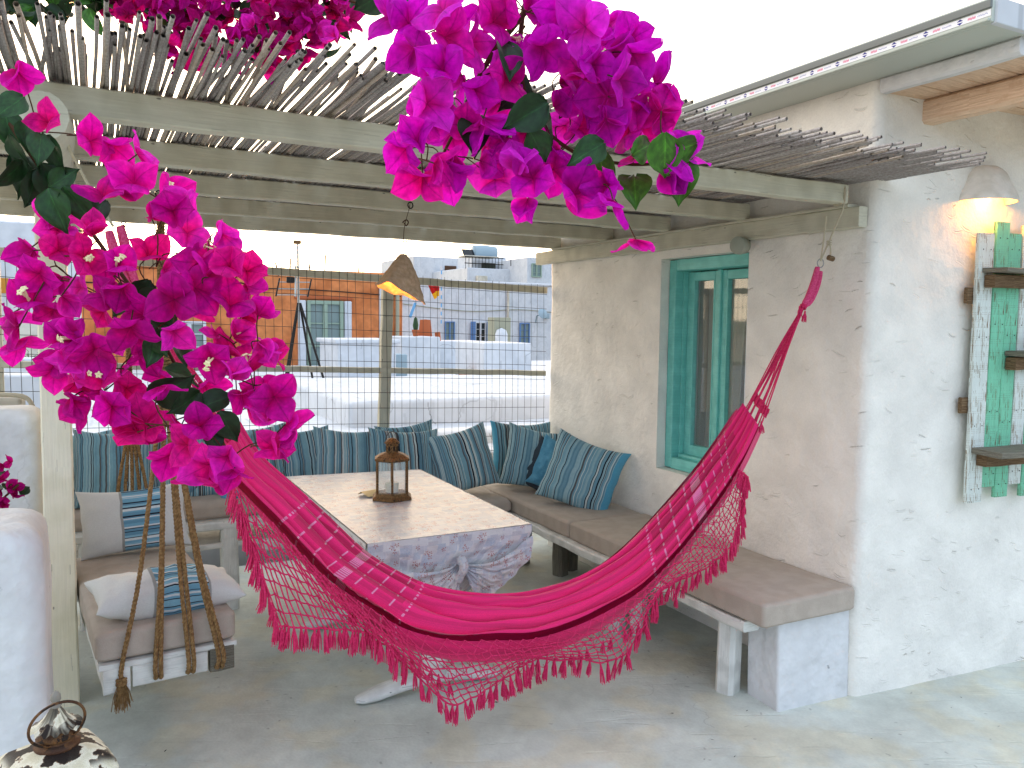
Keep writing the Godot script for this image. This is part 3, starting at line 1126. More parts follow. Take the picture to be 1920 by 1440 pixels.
func pergola() -> void:
	var p := thing("pergola", "cream timber pergola of heavy cross beams on a square post beside the house", "pergola", Vector3(-0.14, 0, -3.72))
	var o := -p.position
	var ends := [2.785, 2.83, 2.815, 2.855, 2.86]
	var zs := [-2.392, -3.0, -3.585, -4.19, -4.825]
	for k in 5:
		var l: float = ends[k] + 1.3
		part("beam", timber(Vector3(l, 0.076, 0.062), 0.004, 60 + k, 0.0022), M.cream_wood, p, Transform3D(Basis(), Vector3(ends[k] - l / 2, 2.149, zs[k]) + o))
	part("post", timber(Vector3(2.0, 0.108, 0.108), 0.006, 70, 0.0015), M.lit_post_wood, p, Transform3D(Basis.from_euler(Vector3(0, 0, PI / 2)), Vector3(-0.14, 1.0, -3.72) + o))
	# round longitudinal pole on the post
	var pts := PackedVector3Array()
	var rad := []
	for k in 16:
		pts.append(Vector3(-0.09 + 0.006 * sin(k * 1.1), 2.052 + 0.004 * sin(k * 0.8), lerpf(-2.13, -5.05, k / 15.0)))
		rad.append(0.054 + 0.003 * sin(k * 1.9))
	part("pole", tube_mesh(pts, rad, 14), M.cream_wood, p, Transform3D(Basis(), o))
	part("ledger", timber(Vector3(2.74, 0.085, 0.05), 0.004, 71, 0.002), M.cream_wood, p, Transform3D(Basis.from_euler(Vector3(0, PI / 2, 0)), Vector3(2.843, 2.058, -3.70) + o))
	part("ledger_cap", timber(Vector3(2.45, 0.012, 0.066), 0.002, 72, 0.001), M.cream_wood, p, Transform3D(Basis.from_euler(Vector3(0, PI / 2, 0)), Vector3(2.836, 2.1055, -3.60) + o))
	# iron hooks under the beams
	for q in [Vector3(0.245, 2.112, -3.53), Vector3(0.156, 2.112, -4.77), Vector3(1.302, 2.15, -3.53)]:
		var a := PackedVector3Array()
		for k in 13:
			var t := TAU * k / 12.0
			a.append(q + Vector3(0.012 * sin(t), -0.02 + 0.014 * cos(t), 0.0))
		part("hook", tube_mesh(a, 0.003, 5), M.dark_iron, p, Transform3D(Basis(), o))

func reed_roof() -> void:
	var r := RandomNumberGenerator.new()
	r.seed = 8
	var roof := thing("reed_mat", "weathered grey reed mat laid over the pergola beams with ragged ends", "reed mat", Vector3(1.2, 2.19, -3.4))
	var kinds := []
	for k in 16:
		var pts := PackedVector3Array()
		var rad := []
		var bow := r.randf_range(-0.008, 0.008)
		var lift := 0.0 if k < 9 else r.randf_range(0.01, 0.05)
		var side := 0.0 if k < 11 else r.randf_range(-0.05, 0.05)
		var base := r.randf_range(0.0044, 0.0066)
		for i in 13:
			var t := i / 12.0
			var e := pow(maxf(0.0, (t - 0.80) / 0.20), 1.6)
			pts.append(Vector3(bow * sin(t * PI) * 0.5 + side * e + r.randf_range(-0.0015, 0.0015), 0.006 + lift * e + r.randf_range(-0.001, 0.001), -1.65 + 3.3 * t))
			rad.append(base * (1.12 if i % 2 == 0 else 0.96) * (1.1 - 0.25 * t))
		var m := MB.new()
		m.tube(pts, rad, 6, false)
		kinds.append(m.mesh())
	var x := -0.56
	var n := 0
	while x < 2.83 and n < 298:
		var dense := smoothstep(0.3, 1.6, x)
		var step := lerpf(r.randf_range(0.0088, 0.0118), r.randf_range(0.0100, 0.0122), dense)
		x += step
		if x < 0.9 and r.randf() < 0.06:
			x += 0.010
		var yaw := r.randfn(0.0, 0.35) - 5.0 * smoothstep(1.7, 2.8, x)
		var tip := r.randf_range(-0.30, -0.08) - 0.06 * smoothstep(2.0, 2.9, x)
		if r.randf() < 0.15:
			tip += 0.08
		var which := r.randi() % 16 if x < 1.0 else r.randi() % 10
		part("reed", kinds[which], M.reeds[r.randi() % 4], roof, xf(Vector3(x - 1.2, 0.002 + r.randf() * 0.004, tip), yaw + 0.0, 0.0, 0.0))
		n += 1
	# a second, thinner layer over the first, and the short ends by the wall
	var m := MB.new()
	for k in 400:
		var x0 := r.randf_range(0.9, 2.8) if k < 150 else (r.randf_range(-0.5, 1.3) if k < 310 else r.randf_range(2.3, 2.84))
		var z0 := r.randf_range(-5.0, -4.2)
		var z1 := r.randf_range(-2.20, -1.78)
		var sw := r.randf_range(-0.02, 0.05) + 0.10 * smoothstep(1.8, 2.8, x0)
		if k >= 150 and k < 170:
			z1 = r.randf_range(-3.0, -2.4)
		if k >= 310:
			z1 -= 0.08
		var pts := PackedVector3Array()
		for i in 6:
			var t := i / 5.0
			pts.append(Vector3(x0 - 1.2 + sw * t + 0.004 * sin(t * 9.0 + k), 0.020 + r.randf() * 0.003, lerpf(z0, z1, t) + 3.4))
		m.tube(pts, r.randf_range(0.004, 0.0062), 5, false)
	var up := part("upper_reeds", m.mesh(), M.reeds[0], roof)
	up.set_meta("kind", "stuff")
	# the wires that bind the canes
	var w := MB.new()
	for z in [-2.44, -2.7, -3.25, -3.8, -4.45]:
		var pts := PackedVector3Array()
		for i in 240:
			pts.append(Vector3(lerpf(-1.75, 1.62, i / 239.0), 0.0068 + 0.0075 * (1 if i % 2 == 0 else -1), z + 3.4 + 0.002 * sin(i * 0.3)))
		w.tube(pts, 0.0011, 3, false)
	part("binding_wire", w.mesh(), M.wire, roof)

func fence() -> void:
	var f := thing("mesh_fence", "cream framed wire mesh fence behind the back bench", "fence", Vector3(1.66, 0, -5.0))
	var tilt := -0.032
	var rail := func(called: String, y: float, hgt: float, s: int) -> void:
		part(called, timber(Vector3(3.35, hgt, 0.045), 0.004, s, 0.002), M.cream_wood, f, Transform3D(Basis.from_euler(Vector3(0, 0, tilt)), Vector3(1.19 - 1.66, y + 0.032 * (2.87 - 1.19), 0)))
	rail.call("rail", 1.832, 0.045, 81)
	rail.call("rail", 1.243, 0.036, 82)
	rail.call("rail", 0.46, 0.045, 83)
	for x in [1.665, -0.46]:
		var hgt: float = 1.81 + 0.032 * (2.87 - x)
		part("post", timber(Vector3(hgt, 0.07, 0.05), 0.004, 84 + int(x * 3), 0.002), M.cream_wood, f, Transform3D(Basis.from_euler(Vector3(0, 0, PI / 2 - (0.03 if x > 1 and x < 2 else 0.0))), Vector3(x - 1.66, hgt / 2, -0.005)))
	var m := MB.new()
	var r := RandomNumberGenerator.new()
	r.seed = 12
	var x := -0.44
	while x < 2.86:
		var y0 := 0.45
		var y1 := 1.86 + 0.032 * (2.87 - x) + r.randf_range(-0.005, 0.012)
		var b := r.randf_range(-0.004, 0.004)
		m.tube(PackedVector3Array([Vector3(x - 1.66, y0, 0.026), Vector3(x - 1.66 + b, 1.1, 0.027 + b), Vector3(x - 1.66 - 0.01, y1, 0.026)]), 0.0016, 4, false)
		x += 0.0505
	for k in 14:
		var y := 0.50 + 0.1 * k
		var pts := PackedVector3Array()
		for i in 12:
			var t := i / 11.0
			pts.append(Vector3(lerpf(-2.1, 1.2, t), y + 0.032 * (2.87 - lerpf(-0.44, 2.86, t)) + r.randf_range(-0.002, 0.002), 0.0235))
		m.tube(pts, 0.0016, 4, false)
	var wm := part("wire_mesh", m.mesh(), M.wire, f)
	wm.set_meta("kind", "stuff")

func soft_block(s: Vector3, r: float, amp: float, seed_: int, lean := 0.0) -> Mesh:
	# plastered masonry: rounded edges and an uneven face
	var m := MB.new()
	var f := FastNoiseLite.new()
	f.seed = seed_
	f.frequency = 2.2
	var prof := [[0.0, 1.0]]
	var rows := []
	var ring := func(inset: float, y: float) -> PackedVector3Array:
		var row := PackedVector3Array()
		var hx := s.x / 2 - inset
		var hz := s.z / 2 - inset
		var rr := maxf(0.002, minf(r, minf(hx, hz)))
		var seq := [Vector2(hx - rr, hz - rr), Vector2(-hx + rr, hz - rr), Vector2(-hx + rr, -hz + rr), Vector2(hx - rr, -hz + rr)]
		for c in 4:
			for k in 5:
				var a := c * PI / 2 + k * PI / 8
				var q: Vector2 = seq[c]
				var p := Vector3(q.x + cos(a) * rr, y, q.y + sin(a) * rr)
				var w := f.get_noise_3dv(p) * amp
				row.append(p + Vector3(cos(a) * w, w * 0.6 if y > s.y * 0.5 else 0.0, sin(a) * w + lean * (1.0 - y / s.y)))
			var e: Vector2 = seq[c]
			var nx: Vector2 = seq[(c + 1) % 4]
			for k in range(1, 8):
				var a := c * PI / 2 + PI / 2
				var q := e.lerp(nx, k / 8.0)
				var p := Vector3(q.x + cos(a) * rr, y, q.y + sin(a) * rr)
				var w := f.get_noise_3dv(p) * amp
				row.append(p + Vector3(cos(a) * w, w * 0.6 if y > s.y * 0.5 else 0.0, sin(a) * w + lean * (1.0 - y / s.y)))
		row.append(row[0])
		return row
	var n := maxi(3, int(s.y / 0.09))
	for j in n + 1:
		rows.append(ring.call(0.0, (s.y - r) * j / n))
	for k in range(1, 6):
		var a := PI / 2 * k / 5.0
		rows.append(ring.call(r * (1.0 - cos(a)), s.y - r + r * sin(a)))
	for k in range(1, 5):
		rows.append(ring.call(r + (minf(s.x, s.z) / 2 - r - 0.004) * k / 4.0, s.y))
	m.grid(rows, true, true)
	m.cap(rows[rows.size() - 1], false)
	return m.mesh()

func left_walls() -> void:
	top("parapet_wall", soft_block(Vector3(1.6, 0.985, 0.46), 0.07, 0.012, 1), M.plaster_smooth, "low rounded white parapet wall nearest the cream post", "wall", xf(Vector3(-0.945, 0, -2.86)))
	top("parapet_wall", soft_block(Vector3(1.5, 1.225, 0.30), 0.06, 0.012, 2), M.plaster_smooth, "taller rounded white wall behind the low parapet and bougainvillea sprig", "wall", xf(Vector3(-0.945, 0, -3.92)))
	top("parapet_wall", soft_block(Vector3(2.2, 1.205, 0.22), 0.02, 0.006, 3), M.town_cream, "cream capped wall seen beyond the taller rounded white wall", "wall", xf(Vector3(-1.42, 0, -4.72)))
	top("water_hose", tube_mesh(curve([Vector3(-0.9, 1.205, -4.57), Vector3(-0.6, 1.222, -4.55), Vector3(-0.33, 1.218, -4.56), Vector3(-0.27, 1.16, -4.57)], 20), 0.011, 8), M.cord_white, "pale hose lying along the cream capped wall", "hose")
	# sprig of bougainvillea growing before the taller wall
	var b := thing("bougainvillea_sprig", "small bougainvillea sprig against the taller white wall", "plant", Vector3(-0.55, 0.7, -3.4))
	var sp := [
		Vector3(-0.294, 1.072, -3.35), Vector3(-0.271, 1.078, -3.35), Vector3(-0.302, 1.019, -3.35), Vector3(-0.284, 0.994, -3.35), Vector3(-0.272, 0.958, -3.35), Vector3(-0.301, 0.971, -3.35),
		Vector3(-0.315, 1.01, -3.35), Vector3(-0.292, 0.931, -3.35), Vector3(-0.314, 0.943, -3.35), Vector3(-0.32, 1.059, -3.35), Vector3(-0.264, 0.987, -3.35)]
	var r := RandomNumberGenerator.new()
	r.seed = 91
	part("stem", tube_mesh(curve([Vector3(-0.25, -0.7, 0.0), Vector3(-0.05, -0.1, 0.0), Vector3(0.12, 0.12, 0.04), Vector3(0.30, 0.30, 0.06)], 16), 0.004, 6), M.stem, b)
	for p: Vector3 in sp:
		part("flower", flower_kinds[r.randi() % 3], M.bracts_dull[r.randi() % 2], b, Transform3D(Basis.from_euler(Vector3(r.randf() * 6, r.randf() * 6, r.randf() * 6)).scaled(Vector3.ONE * 1.0), p - b.position))
	for k in 9:
		var p: Vector3 = sp[k]
		part("leaf", leaf_kinds[k % 3], M.leaf[k % 3], b, Transform3D(Basis.from_euler(Vector3(r.randf() * 6, r.randf() * 6, r.randf() * 6)), p - b.position + Vector3(r.randfn(0, 0.03), r.randfn(0, 0.03), -0.02)))

# ---------------------------------------------------------------- town beyond the fence
func far_box(called: String, label: String, category: String, x0: float, x1: float, y0: float, y1: float, z0: float, z1: float, m: Material, group := "") -> MeshInstance3D:
	return top(called, box_mesh(Vector3(x1 - x0, y1 - y0, absf(z1 - z0)), 0.02), m, label, category, Transform3D(Basis(), Vector3((x0 + x1) / 2, (y0 + y1) / 2, (z0 + z1) / 2)), group)

func far_window(h: Node3D, x0: float, x1: float, y0: float, y1: float, z: float, frame: Material, shutters := false, grey_glass := true) -> void:
	var w := Node3D.new()
	w.name = "window"
	var k := 0
	while h.has_node(NodePath(w.name)):
		k += 1
		w.name = "window_%03d" % k
	h.add_child(w, true)
	w.position = Vector3((x0 + x1) / 2, (y0 + y1) / 2, z) - h.position
	var a := x1 - x0
	var b := y1 - y0
	var m := MB.new()
	var t := a * 0.10
	for s in [-1, 1]:
		m.box(xf(Vector3(s * (a / 2 - t / 2), 0, 0.03)), Vector3(t, b, 0.08), 0.005)
		m.box(xf(Vector3(0, s * (b / 2 - t / 2), 0.03)), Vector3(a - 2 * t, t, 0.079), 0.005)
	m.box(xf(Vector3(0, 0, 0.03)), Vector3(t * 1.2, b - 2 * t, 0.075), 0.005)
	for q in [-1, 1]:
		m.box(xf(Vector3(0, q * b / 6.0, 0.025)), Vector3(a - 2 * t, t * 0.35, 0.05), 0.004)
	part("frame", m.mesh(), frame, w)
	for s in [-1, 1]:
		part("pane", box_mesh(Vector3(a / 2 - t * 1.6, b - 2 * t, 0.01), 0.002), mat(Color(0.48, 0.55, 0.54), 0.2) if grey_glass else M.dark_glass, w, Transform3D(Basis(), Vector3(s * (a / 4 - t * 0.2), 0, 0.006)))
	if shutters:
		for s in [-1, 1]:
			var l := MB.new()
			l.box(xf(Vector3()), Vector3(a * 0.42, b * 1.02, 0.04), 0.004)
			for i in 9:
				l.box(xf(Vector3(0, b * (-0.42 + 0.105 * i), 0.024), 0, 20), Vector3(a * 0.34, b * 0.05, 0.02), 0.003)
			part("shutter", l.mesh(), M.blue_paint, w, xf(Vector3(s * a * 0.72, 0, 0.10), s * 14.0))

func town() -> void:
	# the neighbour's roofs just beyond the fence
	var m := MB.new()
	m.box(xf(Vector3(6.0, -1.75, -12.2)), Vector3(19.0, 4.7, 13.2), 0.03)
	m.box(xf(Vector3(5.2, 0.45, -6.15)), Vector3(17.0, 0.5, 0.35), 0.05)
	top("flat_roof_house", m.mesh(), M.town_white, "flat white roof terrace of the next house beyond the fence", "house")
	top("roof_step", soft_block(Vector3(5.0, 0.26, 3.2), 0.05, 0.02, 5), M.town_white, "low white plastered step on the next roof terrace", "roof step", xf(Vector3(4.6, 0.59, -8.9)))
	# orange house
	var o := thing("orange_house", "orange rendered house with pale green double window beyond the roofs", "house", Vector3(3.0, 0, -18.0))
	var w := MB.new()
	w.box(xf(Vector3(0.0, 0.2, -3.0)), Vector3(6.92, 4.86, 6.0), 0.04)
	part("wall", w.mesh(), M.orange, o)
	part("roof", box_mesh(Vector3(7.0, 0.10, 6.1), 0.03), M.orange, o, Transform3D(Basis(), Vector3(0, 2.66, -3.0)))
	far_window(o, 4.20, 5.02, 0.52, 2.04, -17.97, M.sage)
	far_window(o, 1.45, 2.1, 0.75, 1.55, -17.97, M.town_white)
	for x in [4.10, 5.13]:
		part("jamb", box_mesh(Vector3(0.17, 1.60, 0.12), 0.02), M.town_white, o, Transform3D(Basis(), Vector3(x - 3.0, 1.24, 0.03)))
	part("lintel_stain", box_mesh(Vector3(1.3, 0.07, 0.05), 0.01), M.terracotta, o, Transform3D(Basis(), Vector3(1.6, 2.10, 0.02)))
	part("corner_strip", box_mesh(Vector3(0.10, 2.2, 0.10), 0.01), M.town_white, o, Transform3D(Basis(), Vector3(2.93, 1.55, 0.02)))
	# chimney blocks and walls on the roofs
	far_box("roof_block", "white roof block with capped top before the green window", "roof block", 3.55, 4.55, 0.5, 1.24, -13.0, -14.2, M.town_white, "white blocks on the roofs")
	part("cap", box_mesh(Vector3(1.12, 0.07, 1.3), 0.015), M.town_white, get_node("roof_block"), Transform3D(Basis(), Vector3(0, 0.39, 0)))
	far_box("roof_block", "white roof block under the terracotta chimney", "roof block", 5.36, 6.18, 0.3, 1.30, -15.0, -16.0, M.town_white, "white blocks on the roofs")
	far_box("roof_block", "wide white roof block left of the ochre door", "roof block", 6.5, 7.7, 0.2, 1.19, -16.0, -17.0, M.town_white, "white blocks on the roofs")
	far_box("roof_block", "tall white roof block right of the ochre door", "roof block", 5.72, 6.62, 0.1, 1.26, -12.0, -13.2, M.town_white, "white blocks on the roofs")
	far_box("cupboard", "grey blue cupboard on the white roof just right of the fence post", "cupboard", 4.80, 5.12, 0.4, 1.00, -14.0, -14.5, M.blue_grey)
	far_box("ochre_door", "ochre door between two white roof blocks", "door", 7.80, 8.20, 0.2, 1.05, -17.05, -17.2, M.ochre)
	far_box("clay_bin", "small terracotta bin below the ochre door", "bin", 5.52, 5.68, 0.55, 0.80, -12.3, -12.6, M.terracotta)
	var cn := thing("chimney", "terracotta chimney tapering upward from a white roof block", "chimney", Vector3(6.36, 1.28, -16.3))
	var cm := MB.new()
	cm.lathe(Transform3D(), [Vector2(0.15, 0), Vector2(0.115, 0.36), Vector2(0.001, 0.37)], 16)
	part("shaft", cm.mesh(), M.terracotta, cn)
	part("band", box_mesh(Vector3(0.75, 0.05, 0.4), 0.01), M.terracotta, cn, Transform3D(Basis(), Vector3(-0.25, -0.02, 0)))
	part("side_pipe", tube_mesh(PackedVector3Array([Vector3(0.24, 0.1, 0.1), Vector3(0.32, -0.62, 0.1)]), 0.06, 8), M.terracotta, cn)
	var pc := thing("potted_cactus", "small green cactus in a pot on a white roof block", "plant", Vector3(5.80, 1.305, -15.4))
	var pm := MB.new()
	pm.lathe(Transform3D(), [Vector2(0.05, 0), Vector2(0.08, 0.13), Vector2(0.07, 0.13), Vector2(0.001, 0.11)], 14)
	part("pot", pm.mesh(), M.terracotta, pc)
	var cc := MB.new()
	cc.lathe(xf(Vector3(0, 0.1, 0)), [Vector2(0.04, 0), Vector2(0.06, 0.12), Vector2(0.035, 0.26), Vector2(0.001, 0.29)], 10)
	part("stem", cc.mesh(), M.hedge, pc)
	# dark water tank stand, arched grey box
	var ab := thing("bell_gable", "grey beige gable block with a small white arch", "roof block", Vector3(6.97, 1.2, -14.0))
	part("block", box_mesh(Vector3(0.36, 0.52, 0.3), 0.01), M.ash, ab, Transform3D(Basis(), Vector3(0.02, 0.24, 0)))
	var ar := MB.new()
	ar.lathe(xf(Vector3(-0.03, 0.0, 0.2)), [Vector2(0.12, -0.05), Vector2(0.12, 0.18), Vector2(0.09, 0.26), Vector2(0.001, 0.30)], 14)
	part("dome", ar.mesh(), M.town_white, ab)
	top("water_barrel", (func() -> Mesh:
		var q := MB.new()
		q.lathe(Transform3D(), [Vector2(0.001, 0), Vector2(0.08, 0), Vector2(0.09, 0.12), Vector2(0.08, 0.24), Vector2(0.001, 0.25)], 16)
		return q.mesh()).call(), M.town_cream, "small cream barrel on the roof beside the house corner", "barrel", xf(Vector3(6.86, 0.36, -12.3)))
	# white town house with blue windows
	var t := thing("town_house", "long white town house with small blue shuttered windows", "house", Vector3(15.0, 0, -30.0))
	var tm := MB.new()
	tm.box(xf(Vector3(0.0, -0.6, -3.0)), Vector3(8.9, 7.6, 6.0), 0.05)
	part("wall", tm.mesh(), M.town_white, t)
	far_window(t, 12.52, 12.95, 0.80, 1.62, -29.98, M.blue_paint)
	far_window(t, 13.85, 14.35, 0.72, 1.62, -29.98, M.town_white, true, false)
	far_window(t, 15.92, 16.40, 0.68, 1.60, -29.98, M.blue_paint)
	part("coping", box_mesh(Vector3(9.0, 0.12, 6.1), 0.03), M.town_white, t, Transform3D(Basis(), Vector3(0, 3.22, -3.0)))
	var ds := MB.new()
	ds.lathe(xf(Vector3(), 0, 70), [Vector2(0.001, 0.06), Vector2(0.12, 0.04), Vector2(0.22, 0.0)], 16)
	ds.tube(PackedVector3Array([Vector3(0, 0, 0), Vector3(0.05, -0.1, -0.6), Vector3(0.05, -0.4, -0.7)]), 0.03, 6)
	top("satellite_dish", ds.mesh(), M.blue_grey, "small satellite dish on the white town house wall", "satellite dish", xf(Vector3(16.6, 2.0, -29.2)))
	# higher houses on the slope
	var u := thing("hill_house", "white house on the slope with one dark balcony opening", "house", Vector3(18.9, 0, -45.0))
	part("wall", box_mesh(Vector3(4.6, 8.6, 6.0), 0.05), M.town_white, u, Transform3D(Basis(), Vector3(0.2, 1.15, -3.0)))
	part("balcony_opening", box_mesh(Vector3(0.75, 0.42, 0.10), 0.01), mat(Color(0.32, 0.22, 0.15), 0.8), u, Transform3D(Basis(), Vector3(0.25, 4.75, 0.0)))
	part("balcony_slab", box_mesh(Vector3(1.3, 0.10, 0.6), 0.01), M.town_white, u, Transform3D(Basis(), Vector3(0.4, 4.46, 0.25)))
	var v := thing("tower_house", "white house on the slope with rooftop tank, railing and dark loggia", "house", Vector3(19.9, 0, -40.0))
	part("wall", box_mesh(Vector3(4.2, 7.3, 5.0), 0.05), M.town_white, v, Transform3D(Basis(), Vector3(0.2, 0.9, -2.5)))
	part("upper_storey", box_mesh(Vector3(2.2, 1.0, 2.0), 0.04), M.town_white, v, Transform3D(Basis(), Vector3(0.2, 4.85, -2.6)))
	part("loggia", box_mesh(Vector3(0.78, 0.55, 0.3), 0.01), mat(Color(0.22, 0.24, 0.20), 0.8), v, Transform3D(Basis(), Vector3(0.1, 4.68, -1.52)))
	part("loggia", box_mesh(Vector3(0.45, 0.45, 0.3), 0.01), mat(Color(0.24, 0.25, 0.24), 0.8), v, Transform3D(Basis(), Vector3(0.95, 4.72, -1.52)))
	var tk := MB.new()
	tk.lathe(xf(Vector3(0, 0, 0), 0, 0, 90), [Vector2(0.001, -0.75), Vector2(0.4, -0.7), Vector2(0.45, 0.0), Vector2(0.4, 0.7), Vector2(0.001, 0.75)], 18)
	part("water_tank", tk.mesh(), M.blue_grey, v, Transform3D(Basis(), Vector3(0.25, 5.6, -2.4)))
	part("solar_panel", box_mesh(Vector3(0.7, 0.5, 0.05), 0.01), M.dark_glass, v, xf(Vector3(-0.85, 5.55, -2.2), 0, -40))
	var rl := MB.new()
	for k in 12:
		rl.tube(PackedVector3Array([Vector3(-1.9 + 0.2 * k, 4.5, -0.2), Vector3(-1.9 + 0.2 * k, 5.15, -0.2)]), 0.02, 4)
	for y in [4.8, 5.15]:
		rl.tube(PackedVector3Array([Vector3(-1.95, y, -0.2), Vector3(0.4, y, -0.2)]), 0.025, 4)
	part("railing", rl.mesh(), M.dark_iron, v)
	part("awning", box_mesh(Vector3(2.0, 0.06, 1.2), 0.01), M.town_cream, v, Transform3D(Basis(), Vector3(-0.9, 5.2, -0.8)))
	var x := thing("corner_house", "white cube house on the slope with one green window", "house", Vector3(21.6, 0, -38.0))
	part("wall", box_mesh(Vector3(2.6, 8.0, 5.0), 0.05), M.town_white, x, Transform3D(Basis(), Vector3(0.3, 1.1, -2.5)))
	far_window(x, 20.85, 21.45, 4.05, 4.78, -37.97, M.sage)
	var y := thing("pale_house", "pale house far left between the cream post and orange house", "house", Vector3(-0.7, 0, -14.0))
	part("wall", box_mesh(Vector3(1.05, 5.0, 2.5), 0.04), M.town_white, y, Transform3D(Basis(), Vector3(0.0, 0.5, -1.25)))
	part("painted_glow_panel", box_mesh(Vector3(0.16, 0.22, 0.04), 0.01), M.ochre, y, Transform3D(Basis(), Vector3(-0.46, 2.05, 0.04)))  # ochre colour stands for the sky glow seen through a window
	far_box("garden_wall", "beige wall below the pale house at far left", "wall", -3.0, -0.5, -1.0, 1.55, -13.2, -13.5, M.town_cream)
	far_box("roof_kerb", "white capped kerb before the dark hedge", "wall", -2.2, -0.46, 0.3, 1.20, -9.0, -9.3, M.town_white)
	far_box("roof_kerb", "long grey white kerb beyond the cream capped wall", "wall", -2.5, -0.2, -1.0, 1.165, -7.0, -7.4, M.town_white)
	var hd := MB.new()
	var r := RandomNumberGenerator.new()
	r.seed = 16
	for k in 900:
		var p := Vector3(r.randf_range(-1.6, 1.0), 0, 0)
		var q := Vector3(r.randfn(0, 0.25) - 1.1, r.randfn(0, 0.13), r.randfn(0, 0.2))
		var d := Vector3(r.randf() - 0.5, r.randf() - 0.5, r.randf() - 0.5) * 0.10
		var e := Vector3(r.randf() - 0.5, r.randf() - 0.5, r.randf() - 0.5) * 0.06
		var a := hd.vert(q, Vector2(0.5, 0))
		var b := hd.vert(q + d + e, Vector2(1, 0.5))
		var c := hd.vert(q + d * 2.0, Vector2(0.5, 1))
		hd.tri(a, b, c)
		if p.x > 9:
			pass
	top("hedge", hd.mesh(), M.hedge, "dark green hedge behind the white capped kerb", "hedge", xf(Vector3(0.2, 1.02, -9.6))).set_meta("kind", "stuff")
	clutter()
	antenna()
	flag()

func clutter() -> void:
	# stubs of reinforcing bar on the orange roof, thin aerials, a cable, an air conditioner
	var o: Node3D = get_node("orange_house")
	for k in 7:
		var x := -2.2 + k * 0.78
		part("rebar", tube_mesh(PackedVector3Array([Vector3(x, 2.68, -0.3), Vector3(x + 0.02, 2.86 + 0.11 * (k % 3), -0.3)]), 0.016, 5), M.dark_iron, o)
	part("drain_pipe", tube_mesh(PackedVector3Array([Vector3(3.30, 2.6, 0.08), Vector3(3.30, 0.4, 0.08)]), 0.045, 8), M.ash, o)
	part("cable", tube_mesh(curve([Vector3(-3.4, 2.30, 0.03), Vector3(-1.0, 2.22, 0.03), Vector3(1.0, 2.28, 0.03), Vector3(3.4, 2.18, 0.03)], 24), 0.012, 5), M.dark_iron, o)
	var t: Node3D = get_node("town_house")
	part("cable", tube_mesh(curve([Vector3(-4.4, 2.3, 0.04), Vector3(-1.5, 2.05, 0.04), Vector3(1.2, 2.15, 0.04), Vector3(4.2, 1.9, 0.04)], 24), 0.016, 5), M.ash, t)
	part("drain_pipe", tube_mesh(PackedVector3Array([Vector3(0.35, 3.1, 0.07), Vector3(0.35, 0.2, 0.07)]), 0.05, 8), M.town_cream, t)
	part("wall_lamp_box", box_mesh(Vector3(0.18, 0.22, 0.2), 0.02), M.blue_grey, t, Transform3D(Basis(), Vector3(2.2, 1.9, 0.1)))
	var v: Node3D = get_node("tower_house")
	part("air_conditioner", box_mesh(Vector3(0.6, 0.45, 0.3), 0.03), M.town_cream, v, Transform3D(Basis(), Vector3(-1.1, 3.9, 0.15)))
	for q in [[16.2, 5.4, -44.6, 0.9], [20.4, 5.3, -39.5, 1.0], [23.2, 5.1, -37.6, 0.7]]:
		var a := thing("roof_aerial", ["thin roof aerial above the balcony house on the slope", "thin roof aerial beside the rooftop tank", "thin roof aerial above the cube house with green window"][[16.2, 20.4, 23.2].find(q[0])], "antenna", Vector3(q[0], q[1], q[2]), "thin aerials on far roofs")
		part("mast", tube_mesh(PackedVector3Array([Vector3(0, -0.6, 0), Vector3(0, q[3], 0)]), 0.025, 5), M.dark_iron, a)
		var m := MB.new()
		m.tube(PackedVector3Array([Vector3(-0.4, q[3] - 0.1, 0), Vector3(0.4, q[3] - 0.05, 0)]), 0.02, 5)
		part("boom", m.mesh(), M.dark_iron, a)
		for k in 5:
			part("rod", tube_mesh(PackedVector3Array([Vector3(-0.32 + 0.16 * k, q[3] - 0.28, 0.05), Vector3(-0.32 + 0.16 * k, q[3] + 0.14, -0.05)]), 0.013, 4), M.dark_iron, a)

